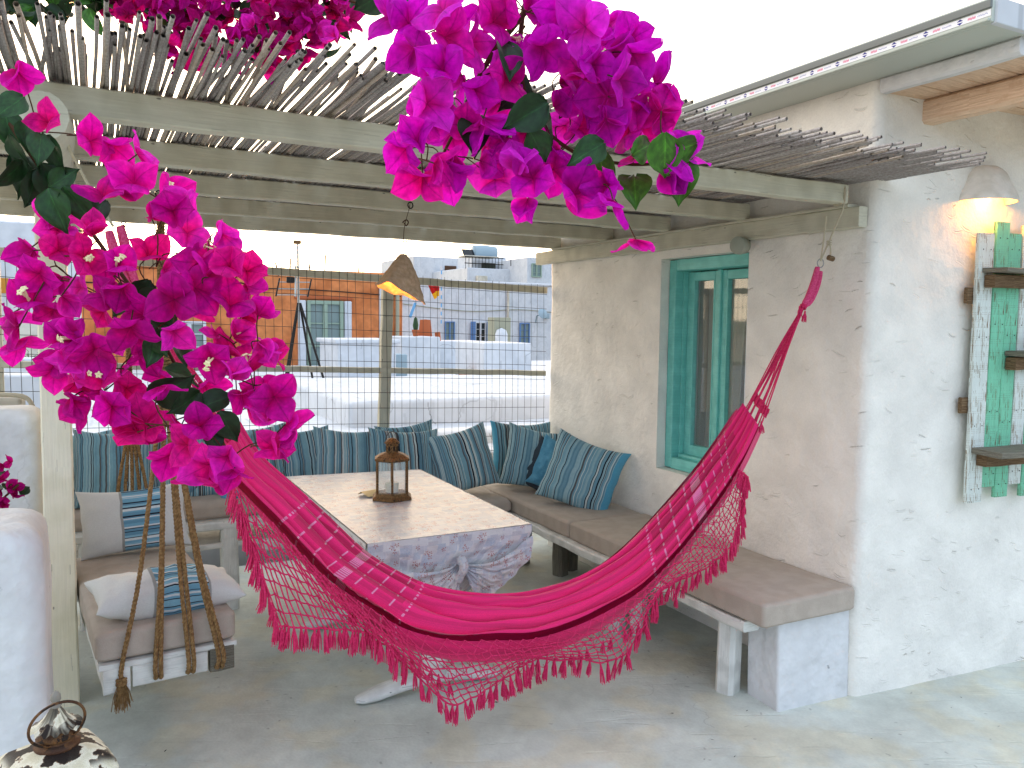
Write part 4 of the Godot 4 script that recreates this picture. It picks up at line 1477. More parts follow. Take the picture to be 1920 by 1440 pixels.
func antenna() -> void:
	var a := thing("aerial", "television aerial on a dark tripod standing on the white roof", "antenna", Vector3(2.53, 0.60, -11.0))
	for q in [[-0.28, 0.02, 0.0], [-0.17, 0.0, -0.35], [0.17, 0.03, -0.1], [0.28, -0.02, 0.25]]:
		part("leg", tube_mesh(PackedVector3Array([Vector3(q[0], q[1], q[2]), Vector3(-0.055 + q[0] * 0.05, 1.23, 0)]), 0.017, 6), M.dark_iron, a)
	part("pole", tube_mesh(PackedVector3Array([Vector3(-0.06, 0.9, 0), Vector3(-0.07, 2.06, 0)]), 0.016, 8), M.steel, a)
	part("clamp", box_mesh(Vector3(0.10, 0.05, 0.05), 0.01), M.copper, a, Transform3D(Basis(), Vector3(-0.075, 2.04, 0)))
	var m := MB.new()
	# backing grid of two tilted frames and a boom with short rods
	for y in [1.33, 1.41, 1.50, 1.60, 1.70]:
		m.tube(PackedVector3Array([Vector3(-0.36 + (y - 1.3) * 0.1, y, 0.05), Vector3(0.06 + (y - 1.3) * 0.1, y + 0.01, 0.05)]), 0.007, 5)
	part("reflector", m.mesh(), M.steel, a)
	for s in [[-0.37, 1.31, -0.32, 1.55], [0.05, 1.31, 0.10, 1.55], [-0.33, 1.58, -0.37, 1.75], [0.09, 1.60, 0.07, 1.76]]:
		part("reflector_frame", tube_mesh(PackedVector3Array([Vector3(s[0], s[1], 0.05), Vector3(s[2], s[3], 0.05)]), 0.011, 5), M.dark_iron, a)
	var b := MB.new()
	b.tube(PackedVector3Array([Vector3(-0.18, 1.31, 0.35), Vector3(-0.10, 1.72, 0.02)]), 0.014, 5)
	for k in 8:
		var t := k / 7.0
		b.tube(PackedVector3Array([Vector3(-0.33 + 0.04 * k, 1.60, 0.12), Vector3(-0.29 + 0.04 * k, 1.66, 0.20)]), 0.012, 4)
		if t < 0:
			break
	part("boom", b.mesh(), M.steel, a)
	part("dipole_box", box_mesh(Vector3(0.10, 0.08, 0.06), 0.01), M.dark_iron, a, Transform3D(Basis(), Vector3(-0.19, 1.53, 0.1)))

func flag() -> void:
	var p := thing("flagpole", "thin blue and white flagpole before the white town house", "flagpole", Vector3(9.08, 0.6, -22.0))
	for k in 14:
		part("band", tube_mesh(PackedVector3Array([Vector3(0, 0.95 + k * 0.12, 0), Vector3(0, 1.06 + k * 0.12, 0)]), 0.022, 6), M.sky_blue if k % 2 == 0 else M.town_white, p)
	var f := thing("flag", "small red and yellow flag hanging from the thin flagpole", "flag", Vector3(9.05, 2.35, -22.0))
	var parts := [MB.new(), MB.new()]
	var rows := []
	for j in 12:
		var t := j / 11.0
		var row := PackedVector3Array()
		for i in 12:
			var u := i / 11.0
			row.append(Vector3(-0.04 - u * lerpf(0.36, 0.10, t) - t * 0.02, 0.42 - t * 0.42 - u * u * 0.10, 0.05 * sin(u * 9.0 + t * 2.0)))
		rows.append(row)
	parts[0].grid(rows.slice(0, 8))
	parts[1].grid(rows.slice(7, 12))
	part("field", parts[0].mesh(), M.red_flag, f)
	part("stripe", parts[1].mesh(), M.yellow_flag, f)
	top("blue_pole", tube_mesh(PackedVector3Array([Vector3(0, 0, 0), Vector3(0.16, 0.42, 0)]), 0.045, 8), M.sky_blue, "short leaning sky blue pole right of the orange house", "pole", xf(Vector3(8.11, 1.72, -22.0)))

# ---------------------------------------------------------------- seats
# a filled cushion: rounded block with a crowned top and a welt
func seat_cushion(s: Vector3, r: float, crown: float, seed_: int) -> Mesh:
	var m := MB.new()
	var f := FastNoiseLite.new()
	f.seed = seed_
	f.frequency = 3.0
	var rows := []
	var layers := [[0.03, 0.0]]
	for k in 6:
		var a := PI / 2 * k / 5.0
		layers.append([r * (1.0 - sin(a)), r * (1.0 - cos(a))])
	for k in 6:
		var a := PI / 2 * k / 5.0
		layers.append([r * (1.0 - cos(a)), s.y - r + r * sin(a)])
	for k in range(1, 9):
		layers.append([r + (minf(s.x, s.z) / 2 - r - 0.003) * k / 8.0, s.y])
	for L: Array in layers:
		var inset: float = L[0]
		var y: float = L[1]
		var hx := s.x / 2 - inset
		var hz := s.z / 2 - inset
		var rr := clampf(0.020 - inset * 0.3, 0.002, minf(hx, hz))
		var row := PackedVector3Array()
		var seq := [Vector2(hx - rr, hz - rr), Vector2(-hx + rr, hz - rr), Vector2(-hx + rr, -hz + rr), Vector2(hx - rr, -hz + rr)]
		var put := func(q: Vector2, a: float) -> void:
			var p := Vector3(q.x + cos(a) * rr, y, q.y + sin(a) * rr)
			var e := (1.0 - pow(absf(p.x) / (s.x / 2), 6.0)) * (1.0 - pow(absf(p.z) / (s.z / 2), 3.0))
			if y > s.y * 0.5:
				p.y += crown * e + f.get_noise_2d(p.x, p.z) * 0.006
			var bulge := 0.010 * sin(PI * clampf(y / s.y, 0, 1)) + f.get_noise_3dv(p) * 0.004
			row.append(p + Vector3(cos(a), 0, sin(a)) * bulge * (1.0 if inset < r * 1.2 else 0.0))
		for c in 4:
			for k in 4:
				put.call(seq[c], c * PI / 2 + k * PI / 6)
			var e: Vector2 = seq[c]
			var nx: Vector2 = seq[(c + 1) % 4]
			for k in range(1, 14):
				put.call(e.lerp(nx, k / 14.0), c * PI / 2 + PI / 2)
		row.append(row[0])
		rows.append(row)
	m.grid(rows, true, true)
	m.cap(rows[rows.size() - 1], false)
	m.cap(rows[0], true)
	return m.mesh()

func benches() -> void:
	# side bench along the house wall
	var b := thing("side_bench", "white painted plank bench running along the house wall", "bench", Vector3(2.34, 0, -3.6))
	var o := -b.position
	var turn := Basis.from_euler(Vector3(0, PI / 2, 0))
	part("front_plank", timber(Vector3(1.32, 0.048, 0.09), 0.008, 101, 0.004), M.white_wood, b, Transform3D(turn, Vector3(2.345, 0.372, -3.94) + o))
	part("front_plank", timber(Vector3(0.93, 0.045, 0.09), 0.008, 102, 0.003), M.white_wood, b, Transform3D(turn, Vector3(2.385, 0.362, -2.875) + o))
	part("seat_plank", timber(Vector3(2.30, 0.03, 0.22), 0.004, 103, 0.002), M.white_wood, b, Transform3D(turn, Vector3(2.55, 0.372, -3.72) + o))
	part("seat_plank", timber(Vector3(2.30, 0.03, 0.20), 0.004, 104, 0.002), M.white_wood, b, Transform3D(turn, Vector3(2.76, 0.372, -3.72) + o))
	for q in [[2.43, -2.585, 0.095], [2.40, -3.40, 0.095], [2.475, -3.30, 0.08], [2.60, -4.30, 0.09], [2.72, -4.36, 0.08], [2.50, -4.62, 0.09]]:
		part("leg", timber(Vector3(0.35, q[2], q[2] * 0.9), 0.016, int(q[1] * -100), 0.003), M.white_wood if q[1] > -4 else M.grey_wood, b, Transform3D(Basis.from_euler(Vector3(0, 0.35, PI / 2)), Vector3(q[0], 0.175, q[1]) + o))
	top("bench_pier", soft_block(Vector3(0.40, 0.388, 0.19), 0.012, 0.004, 21, 0.012), M.plaster_smooth, "white plastered pier under the near end of the side bench", "pier", xf(Vector3(2.685, 0, -2.44), -3.0))
	var g := "taupe seat cushions on the benches"
	top("seat_cushion", seat_cushion(Vector3(0.52, 0.102, 1.48), 0.016, 0.006, 1), M.taupe, "long taupe seat cushion in the corner along the house wall", "cushion", xf(Vector3(2.602, 0.392, -3.04)), g)
	var near := get_node("seat_cushion")
	near.set_meta("label", "taupe seat cushion above the plastered pier, nearest on the side bench")
	top("seat_cushion", seat_cushion(Vector3(0.51, 0.10, 1.20), 0.020, 0.008, 2), M.taupe, "taupe seat cushion in the corner under the leaning striped pillows", "cushion", xf(Vector3(2.595, 0.392, -4.385)), g)
	# back bench under the fence
	var k := thing("back_bench", "white plank bench below the wire mesh fence", "bench", Vector3(1.0, 0, -4.75))
	part("front_plank", timber(Vector3(1.5, 0.045, 0.09), 0.008, 111, 0.003), M.white_wood, k, Transform3D(Basis(), Vector3(0.55, 0.372, 0.29)))
	part("front_plank", timber(Vector3(1.2, 0.045, 0.09), 0.008, 112, 0.003), M.white_wood, k, Transform3D(Basis(), Vector3(-0.72, 0.475, 0.16)))
	part("seat_plank", timber(Vector3(2.5, 0.03, 0.34), 0.004, 113, 0.002), M.white_wood, k, Transform3D(Basis(), Vector3(-0.02, 0.365, 0.02)))
	for q in [[-0.36, 0.16, 0.46], [-1.05, 0.16, 0.46], [0.3, 0.28, 0.35], [1.15, 0.2, 0.35]]:
		part("leg", timber(Vector3(q[2], 0.09, 0.08), 0.012, int(q[0] * 50 + 200), 0.003), M.white_wood, k, Transform3D(Basis.from_euler(Vector3(0, 0, PI / 2)), Vector3(q[0], q[2] / 2, q[1])))
	top("seat_cushion", seat_cushion(Vector3(1.38, 0.10, 0.50), 0.035, 0.012, 3), M.taupe, "taupe seat cushion on the back bench behind the table", "cushion", xf(Vector3(1.63, 0.395, -4.70)), g)
	top("seat_cushion", seat_cushion(Vector3(1.10, 0.105, 0.46), 0.035, 0.012, 4), M.taupe, "taupe seat cushion on the back bench behind the swing seat", "cushion", xf(Vector3(0.38, 0.498, -4.84)), g)

# a stuffed pillow with drawn-out corners; stripes run along its height
func pillow_mesh(w: float, h: float, t: float, seed_: int, us := 1.0) -> Mesh:
	var m := MB.new()
	var f := FastNoiseLite.new()
	f.seed = seed_
	f.frequency = 4.5
	f.fractal_octaves = 2
	var n := 26
	for side in [1, -1]:
		var rows := []
		for j in n + 1:
			var row := PackedVector3Array()
			var b := sin((j / float(n) * 2.0 - 1.0) * PI / 2)
			for i in n + 1:
				var a := sin((i / float(n) * 2.0 - 1.0) * PI / 2)
				var x := w / 2 * a * (1.0 - 0.085 * (1.0 - b * b) * a * a)
				var y := h / 2 * b * (1.0 - 0.085 * (1.0 - a * a) * b * b)
				var fill := pow(maxf(0.0, (1.0 - a * a) * (1.0 - b * b)), 0.42)
				var sag := 1.0 + 0.16 * (-b) * (1.0 - a * a)
				var z := t / 2 * fill * sag
				# pulled creases fanning in from the corners and the foot
				var crease := f.get_noise_2d(x * 3.0 + side * 7.0, y * 1.2) * 0.016 * fill + sin((a * 3.0 + absf(b) * 6.0) * 3.0 + seed_) * 0.003 * fill * (absf(a) + absf(b)) * 0.5
				row.append(Vector3(x + f.get_noise_2d(y * 2.0, 9.0) * 0.005, y - 0.012 * (1.0 - a * a) * (1 if b > 0 else 0) * b, side * (z + crease) + f.get_noise_2d(x, y) * 0.01))
			rows.append(row)
		m.grid(rows, side < 0, false, us, 1.0)
	return m.mesh()

var stripes_of := [0, 4, 3, 5, 0, 6, 0, 5, 3, 4, 6, 0, 3]

func pillow(label: String, w: float, h: float, t: float, seed_: int, k: int, at: Vector3, yaw: float, tilt: float, roll: float) -> void:
	var b := Basis.from_euler(Vector3(0, deg_to_rad(yaw), 0)) * Basis.from_euler(Vector3(deg_to_rad(-tilt), 0, 0)) * Basis.from_euler(Vector3(0, 0, deg_to_rad(roll)))
	top("striped_pillow", pillow_mesh(w, h, t, seed_), M.stripes[stripes_of[seed_ % 13] if k == 0 or k == 3 else k], label, "pillow", Transform3D(b, at), "striped pillows along the benches")

func pillows() -> void:
	pillow("striped blue pillow half hidden behind the cream post", 0.42, 0.42, 0.15, 1, 0, Vector3(-0.10, 0.795, -4.83), 4, 14, 0)
	pillow("striped blue pillow leaning behind the swing ropes beside the post", 0.43, 0.42, 0.15, 2, 3, Vector3(0.10, 0.80, -4.74), 6, 16, -4)
	pillow("striped blue pillow behind the bougainvillea and the thick ropes", 0.42, 0.40, 0.15, 3, 0, Vector3(0.37, 0.785, -4.82), 0, 15, 3)
	pillow("low striped pillow behind the hammock fringe on the back bench", 0.40, 0.36, 0.15, 4, 2, Vector3(0.62, 0.76, -4.80), -4, 16, 2)
	pillow("striped pillow showing above the hammock edge", 0.42, 0.42, 0.15, 5, 0, Vector3(0.83, 0.775, -4.86), 0, 14, 3)
	pillow("striped pillow with a plain edge behind the far left table corner", 0.42, 0.42, 0.15, 6, 2, Vector3(1.08, 0.745, -4.86), 2, 14, 2)
	pillow("striped pillow left of the fence post, behind the table", 0.44, 0.43, 0.16, 7, 0, Vector3(1.37, 0.735, -4.80), -2, 16, -5)
	pillow("striped pillow tucked behind others right of the fence post", 0.40, 0.42, 0.13, 8, 3, Vector3(1.80, 0.735, -4.93), 0, 8, 4)
	pillow("striped pillow behind the copper lantern", 0.46, 0.44, 0.16, 9, 0, Vector3(1.72, 0.715, -4.76), 0, 17, -4)
	pillow("striped pillow tilted to its corner at the right table edge", 0.43, 0.42, 0.17, 10, 3, Vector3(2.09, 0.715, -4.70), -8, 18, 12)
	pillow("striped pillow with plain blue edge deep in the bench corner", 0.45, 0.42, 0.15, 11, 2, Vector3(2.61, 0.715, -4.86), -6, 12, -3)
	pillow("striped pillow with plain blue side in front in the bench corner", 0.42, 0.42, 0.16, 12, 1, Vector3(2.585, 0.705, -4.62), -22, 16, -11)
	pillow("large striped pillow leaning on the house wall nearest the window", 0.47, 0.44, 0.19, 13, 1, Vector3(2.625, 0.685, -4.10), -44, 15, -17)
	top("plain_pillow", pillow_mesh(0.36, 0.34, 0.13, 21), M.plain_blue, "plain light blue pillow squeezed behind the large striped pillow", "pillow", Transform3D(Basis.from_euler(Vector3(-0.25, -0.75, -0.35), EULER_ORDER_YXZ), Vector3(2.66, 0.665, -4.42)))
	top("plain_pillow", pillow_mesh(0.34, 0.34, 0.11, 22), M.slate, "dark slate pillow with its corner showing beside the light blue one", "pillow", Transform3D(Basis.from_euler(Vector3(-0.25, -0.65, -0.5), EULER_ORDER_YXZ), Vector3(2.63, 0.64, -4.50)))
	top("plain_pillow", pillow_mesh(0.30, 0.28, 0.12, 23), M.plain_blue, "small plain blue pillow low behind the hammock fringe", "pillow", Transform3D(Basis.from_euler(Vector3(-0.25, 0.1, 0.1), EULER_ORDER_YXZ), Vector3(0.74, 0.72, -4.70)))

# ---------------------------------------------------------------- table
func table() -> void:
	var t := thing("table", "table on a curved white foot under the printed cloth", "table", Vector3(1.27, 0, -3.6))
	part("tabletop", box_mesh(Vector3(0.68, 0.03, 1.34), 0.006), M.white_wood, t, Transform3D(Basis(), Vector3(0, 0.725, -0.01)))
	for s in [[0.42, 0.0], [-0.50, 0.0]]:
		part("column", tube_mesh(PackedVector3Array([Vector3(0.02, 0.06, s[0]), Vector3(0.02, 0.71, s[0])]), [0.055, 0.045], 14), M.white_wood, t)
		var rows := []
		for k in 21:
			var u := k / 20.0 * 2.0 - 1.0
			var hgt := 0.085 - 0.055 * pow(absf(u), 2.2)
			var low := 0.0 if absf(u) > 0.72 else 0.028 * (1.0 - pow(absf(u) / 0.72, 2.0))
			var w := 0.05 * (1.0 - 0.35 * pow(absf(u), 4.0))
			var x := u * 0.335
			var row := PackedVector3Array()
			for q in 13:
				var a := TAU * q / 12.0
				row.append(Vector3(x, low + (hgt - low) * (0.5 - 0.5 * cos(a)) , s[0] + sin(a) * w) if absf(u) < 1.0 else Vector3(x, 0.02 - 0.012 * cos(a), s[0] + sin(a) * w * 0.6))
			rows.append(row)
		var m := MB.new()
		m.grid(rows, false, true)
		m.cap(rows[0])
		m.cap(rows[20], true)
		part("foot", m.mesh(), M.blue_grey if s[0] > 9 else M.white_wood, t)
	# cloth
	var c := thing("tablecloth", "faded printed tablecloth knotted in front at the table end", "tablecloth", Vector3(1.27, 0.75, -3.6))
	var f := FastNoiseLite.new()
	f.seed = 3
	f.frequency = 2.4
	f.fractal_octaves = 3
	var m := MB.new()
	var rows := []
	# corners: near left, near right, far right, far left
	var nl := Vector2(-0.362, 0.678)
	var nr := Vector2(0.352, 0.674)
	var fr := Vector2(0.375, -0.70)
	var fl := Vector2(-0.362, -0.78)
	for j in 61:
		var row := PackedVector3Array()
		for i in 41:
			var u := i / 40.0
			var v := j / 60.0
			var p := nl.lerp(nr, u).lerp(fl.lerp(fr, u), v)
			var wr := f.get_noise_2d(p.x * 1.2, p.y * 5.0) * 0.0022 + f.get_noise_2d(p.x * 3.0, p.y * 12.0) * 0.0011
			row.append(Vector3(p.x, 0.004 + wr, p.y))
		rows.append(row)
	m.grid(rows, false, false, 1.7, 3.2)
	part("top_sheet", m.mesh(), M.print_cloth, c)
	# the two long sides and the far end hang short
	var drop := func(a: Vector2, b: Vector2, out: Vector3, len0: float, len1: float, sd: float) -> Mesh:
		var q := MB.new()
		var rr := []
		for j in 16:
			var row := PackedVector3Array()
			var t2 := j / 15.0
			for i in 81:
				var u := i / 80.0
				var p := a.lerp(b, u)
				var l := lerpf(len0, len1, u) + 0.012 * sin(u * 17.0 + sd)
				var w := (0.012 * sin(u * 31.0 + sd) + 0.010 * sin(u * 57.0 + sd * 2.0)) * t2 + 0.006 + f.get_noise_2d(u * 4.0, t2 + sd) * 0.01 * t2
				row.append(Vector3(p.x, 0.004 - l * t2, p.y) + out * w)
			rr.append(row)
		q.grid(rr, true, false, 2.2, 0.35)
		return q.mesh()
	part("side_drop", drop.call(nl, fl, Vector3(-1, 0, 0), 0.16, 0.22, 1.0), M.print_drop, c)
	part("side_drop", drop.call(fr, nr, Vector3(1, 0, 0), 0.22, 0.09, 2.0), M.print_drop, c)
	part("end_drop", drop.call(fl, fr, Vector3(0, 0, -1), 0.22, 0.22, 3.0), M.print_drop, c)
	# the near end: a plain panel, and over it two swags gathered into a knot
	var g := MB.new()
	rows = []
	for j in 31:
		var t2 := j / 30.0
		var row := PackedVector3Array()
		for i in 71:
			var u := i / 70.0
			var x := lerpf(lerpf(-0.362, -0.26, t2 * t2), lerpf(0.352, 0.06, smoothstep(0.10, 1.0, t2)), u)
			var z := 0.004 + 0.006 * sin(u * 23.0 + t2 * 2.0) * t2 + f.get_noise_2d(u * 3.0, t2 * 2.0) * 0.010 * smoothstep(0.0, 0.2, t2) - 0.02 * t2
			row.append(Vector3(x, 0.004 - 0.285 * t2, 0.678 + z))
		rows.append(row)
	g.grid(rows, true, false, 1.9, 0.8)
	part("front_drop", g.mesh(), M.print_drop, c)
	var knot := Vector3(0.016, -0.128, 0.708)
	# [from angle, to angle, reach at stations along the fan, folds, seed]
	for s in [["left_swag", 170.0, 262.0, [0.385, 0.40, 0.40, 0.34, 0.25, 0.20, 0.18], 5.0, 1.0], ["right_swag", 14.0, -66.0, [0.345, 0.33, 0.27, 0.23, 0.205, 0.19, 0.185], 4.0, 2.0]]:
		var q := MB.new()
		rows = []
		var reach: Array = s[3]
		for j in 61:
			var v := j / 60.0
			var ang := deg_to_rad(lerpf(s[1], s[2], v))
			var fi := v * (reach.size() - 1)
			var i0 := mini(int(fi), reach.size() - 2)
			var rr := lerpf(reach[i0], reach[i0 + 1], smoothstep(0.0, 1.0, fi - i0))
			var row := PackedVector3Array()
			for i in 41:
				var p := i / 40.0
				var d := rr * p
				var w: float = v * s[4] + 0.35 * sin(p * 3.0 + s[5]) + f.get_noise_2d(v * 2.0 + s[5] * 9.0, p) * 0.7
				var fold := pow(absf(sin(PI * w)), 0.7)
				var z := -0.016 * exp(-p / 0.05) + 0.020 * sin(PI * minf(p * 1.15, 1.0)) + (0.008 + 0.020 * p * (1.0 - p * 0.6)) * fold * smoothstep(0.0, 0.12, p)
				# the upper edge rolls over
				z += 0.016 * exp(-pow(v / 0.09, 2.0)) * sin(PI * clampf(p * 1.05, 0, 1))
				if v < 0.04:
					z -= 0.014 * (1.0 - v / 0.04)
				z *= lerpf(1.0, 0.35, smoothstep(0.75, 1.0, p) * (1.0 - v))
				var sag := 0.030 * sin(PI * p) * (1.0 - v)
				row.append(knot + Vector3(cos(ang) * d, sin(ang) * d - sag + 0.004 * fold, z - 0.018))
			rows.append(row)
		# lay the print flat across the swag
		var base := q.v.size()
		for j in rows.size():
			for i in 41:
				var pt: Vector3 = rows[j][i]
				q.vert(pt, Vector2(pt.x * 2.7 + 0.13 * s[5], -pt.y * 2.7 + pt.x * 0.35))
		for j in rows.size() - 1:
			for i in 40:
				var e := base + j * 41 + i
				if s[5] < 1.5:
					q.quad(e, e + 1, e + 42, e + 41)
				else:
					q.quad(e, e + 41, e + 42, e + 1)
		part(s[0], q.mesh(), M.print_drop, c)
	var k := MB.new()
	k.tube(curve([knot + Vector3(-0.004, 0.030, -0.006), knot + Vector3(0.0, 0.026, 0.014), knot + Vector3(0.002, 0.0, 0.024), knot + Vector3(-0.006, -0.026, 0.012), knot + Vector3(-0.012, -0.050, -0.004)], 20), [0.016, 0.018, 0.019, 0.020, 0.020, 0.020, 0.020, 0.020, 0.020, 0.019, 0.019, 0.018, 0.018, 0.017, 0.017, 0.017, 0.018, 0.019, 0.020, 0.021, 0.021], 10)
	part("knot", k.mesh(), M.print_drop, c)

func table_lantern() -> void:
	var l := thing("copper_lantern", "aged copper six sided glass lantern standing on the table", "lantern", Vector3(1.25, 0.757, -3.63))
	var six := xf(Vector3.ZERO, 12)
	var m := MB.new()
	m.lathe(six, [Vector2(0.001, 0.0), Vector2(0.105, 0.0), Vector2(0.105, 0.010), Vector2(0.092, 0.018), Vector2(0.084, 0.030), Vector2(0.001, 0.030)], 6, true)
	part("base", m.mesh(), M.copper, l)
	for k in 6:
		var a := TAU * k / 6.0
		var p := six * Vector3(cos(a) * 0.080, 0.105, sin(a) * 0.080)
		part("post", box_mesh(Vector3(0.011, 0.16, 0.011), 0.002), M.copper, l, Transform3D(Basis.from_euler(Vector3(0, -a + 0.2, 0)), p))
		var b := TAU * (k + 0.5) / 6.0
		var q := six * Vector3(cos(b) * 0.068, 0.108, sin(b) * 0.068)
		part("pane", box_mesh(Vector3(0.003, 0.145, 0.070), 0.0005), M.glass, l, Transform3D(Basis.from_euler(Vector3(0, -b + deg_to_rad(12), 0)), q))
	var r := MB.new()
	r.lathe(six, [Vector2(0.001, 0.184), Vector2(0.088, 0.184), Vector2(0.094, 0.190), Vector2(0.092, 0.196), Vector2(0.060, 0.214), Vector2(0.036, 0.222), Vector2(0.001, 0.222)], 6, true)
	part("roof", r.mesh(), M.copper, l)
	var ch := MB.new()
	ch.lathe(Transform3D(), [Vector2(0.030, 0.220), Vector2(0.030, 0.262), Vector2(0.036, 0.264), Vector2(0.036, 0.270), Vector2(0.028, 0.276), Vector2(0.020, 0.286), Vector2(0.001, 0.292)], 20)
	var chp := part("chimney", ch.mesh(), M.copper, l)
	for k in 8:
		var a := TAU * k / 8.0
		part("vent", box_mesh(Vector3(0.003, 0.022, 0.008), 0.001), M.nail, chp, Transform3D(Basis.from_euler(Vector3(0, -a, 0)), Vector3(cos(a) * 0.030, 0.242, sin(a) * 0.030)))
	var h := PackedVector3Array()
	for k in 17:
		var a := PI * k / 16.0
		h.append(Vector3(cos(a) * 0.034, 0.268 + sin(a) * 0.052, 0.0))
	part("handle", tube_mesh(h, 0.0018, 6), M.wire, l)
	top("candle", (func() -> Mesh:
		var q := MB.new()
		q.lathe(Transform3D(), [Vector2(0.030, 0.0), Vector2(0.032, 0.04), Vector2(0.026, 0.043), Vector2(0.001, 0.038)], 18)
		q.tube(PackedVector3Array([Vector3(0, 0.038, 0), Vector3(0.002, 0.05, 0)]), 0.001, 5)
		return q.mesh()).call(), mat(Color(0.86, 0.84, 0.76), 0.6), "white candle stub inside the copper lantern", "candle", xf(Vector3(1.25, 0.788, -3.63)))
	top("folded_card", (func() -> Mesh:
		var q := MB.new()
		q.grid([PackedVector3Array([Vector3(-0.05, 0.001, 0.04), Vector3(0.05, 0.001, 0.04)]), PackedVector3Array([Vector3(-0.05, 0.018, -0.02), Vector3(0.05, 0.018, -0.02)]), PackedVector3Array([Vector3(-0.05, 0.001, -0.05), Vector3(0.05, 0.001, -0.05)])], false)
		return q.mesh()).call(), mat(Color(0.86, 0.78, 0.58), 0.8), "cream folded card lying left of the copper lantern", "card", xf(Vector3(1.185, 0.758, -3.74), 20))

func pendant() -> void:
	var p := thing("pendant_lamp", "lit clay cone pendant lamp hanging over the table", "pendant lamp", Vector3(1.252, 1.722, -3.52))
	var m := MB.new()
	var f := FastNoiseLite.new()
	f.seed = 21
	f.frequency = 5.0
	var tilt := Basis.from_euler(Vector3(deg_to_rad(-5), 0, deg_to_rad(-6)))
	var outer := []
	var inner := []
	for j in 14:
		var t := j / 13.0
		var ro := lerpf(0.016, 0.118, pow(t, 0.85))
		var ra := PackedVector3Array()
		var rb := PackedVector3Array()
		for i in 41:
			var a := TAU * (i % 40) / 40.0
			var d := Vector3(cos(a), 0, sin(a))
			var edge := 1.0 + 0.17 * cos(a - 0.75) + 0.025 * sin(a * 3.0 + 0.6) + 0.02 * sin(a * 7.0) - 0.20 * exp(-pow((a - 2.35) / 0.55, 2.0))
			var hgt := 0.185 - 0.185 * t * lerpf(1.0, edge, t)
			var wob := 1.0 + f.get_noise_3d(d.x * 0.3, t, d.z * 0.3) * 0.12
			ra.append(tilt * Vector3(d.x * ro * wob, hgt, d.z * ro * wob))
			rb.append(tilt * Vector3(d.x * (ro * wob - 0.006), hgt - 0.003 * (1.0 - t), d.z * (ro * wob - 0.006)))
		outer.append(ra)
		inner.append(rb)
	m.grid(outer, false, true)
	m.grid(inner, true, true)
	m.grid([outer[13], inner[13]], false, true)
	m.cap(outer[0], false)
	part("shade", m.mesh(), M.clay, p)
	part("cord", tube_mesh(curve([Vector3(0.012, 0.18, 0.004), Vector3(0.013, 0.28, 0.006), Vector3(0.022, 0.33, 0.004), Vector3(0.042, 0.39, -0.005), Vector3(0.05, 0.425, -0.01)], 16), 0.0016, 5), M.stem, p)
	var k := MB.new()
	k.tube(curve([Vector3(0.006, 0.325, 0.006), Vector3(0.022, 0.338, 0.012), Vector3(0.036, 0.328, 0.002), Vector3(0.028, 0.314, -0.004), Vector3(0.014, 0.324, 0.008)], 16), 0.003, 5)
	part("knot", k.mesh(), M.stem, p)
	var b := MB.new()
	b.lathe(Transform3D(), [Vector2(0.001, -0.026), Vector2(0.018, -0.018), Vector2(0.025, 0.0), Vector2(0.018, 0.018), Vector2(0.010, 0.032), Vector2(0.001, 0.034)], 16)
	part("bulb", b.mesh(), M.bulb, p, Transform3D(Basis(), tilt * Vector3(0, 0.085, 0)))
	var l := OmniLight3D.new()
	l.name = "pendant_light"
	l.light_color = Color(1.0, 0.66, 0.28)
	l.light_energy = 0.035
	l.light_size = 0.02
	l.omni_range = 12.0
	l.omni_attenuation = 2.0
	l.shadow_enabled = true
	p.add_child(l)
	l.position = tilt * Vector3(0, 0.085, 0)

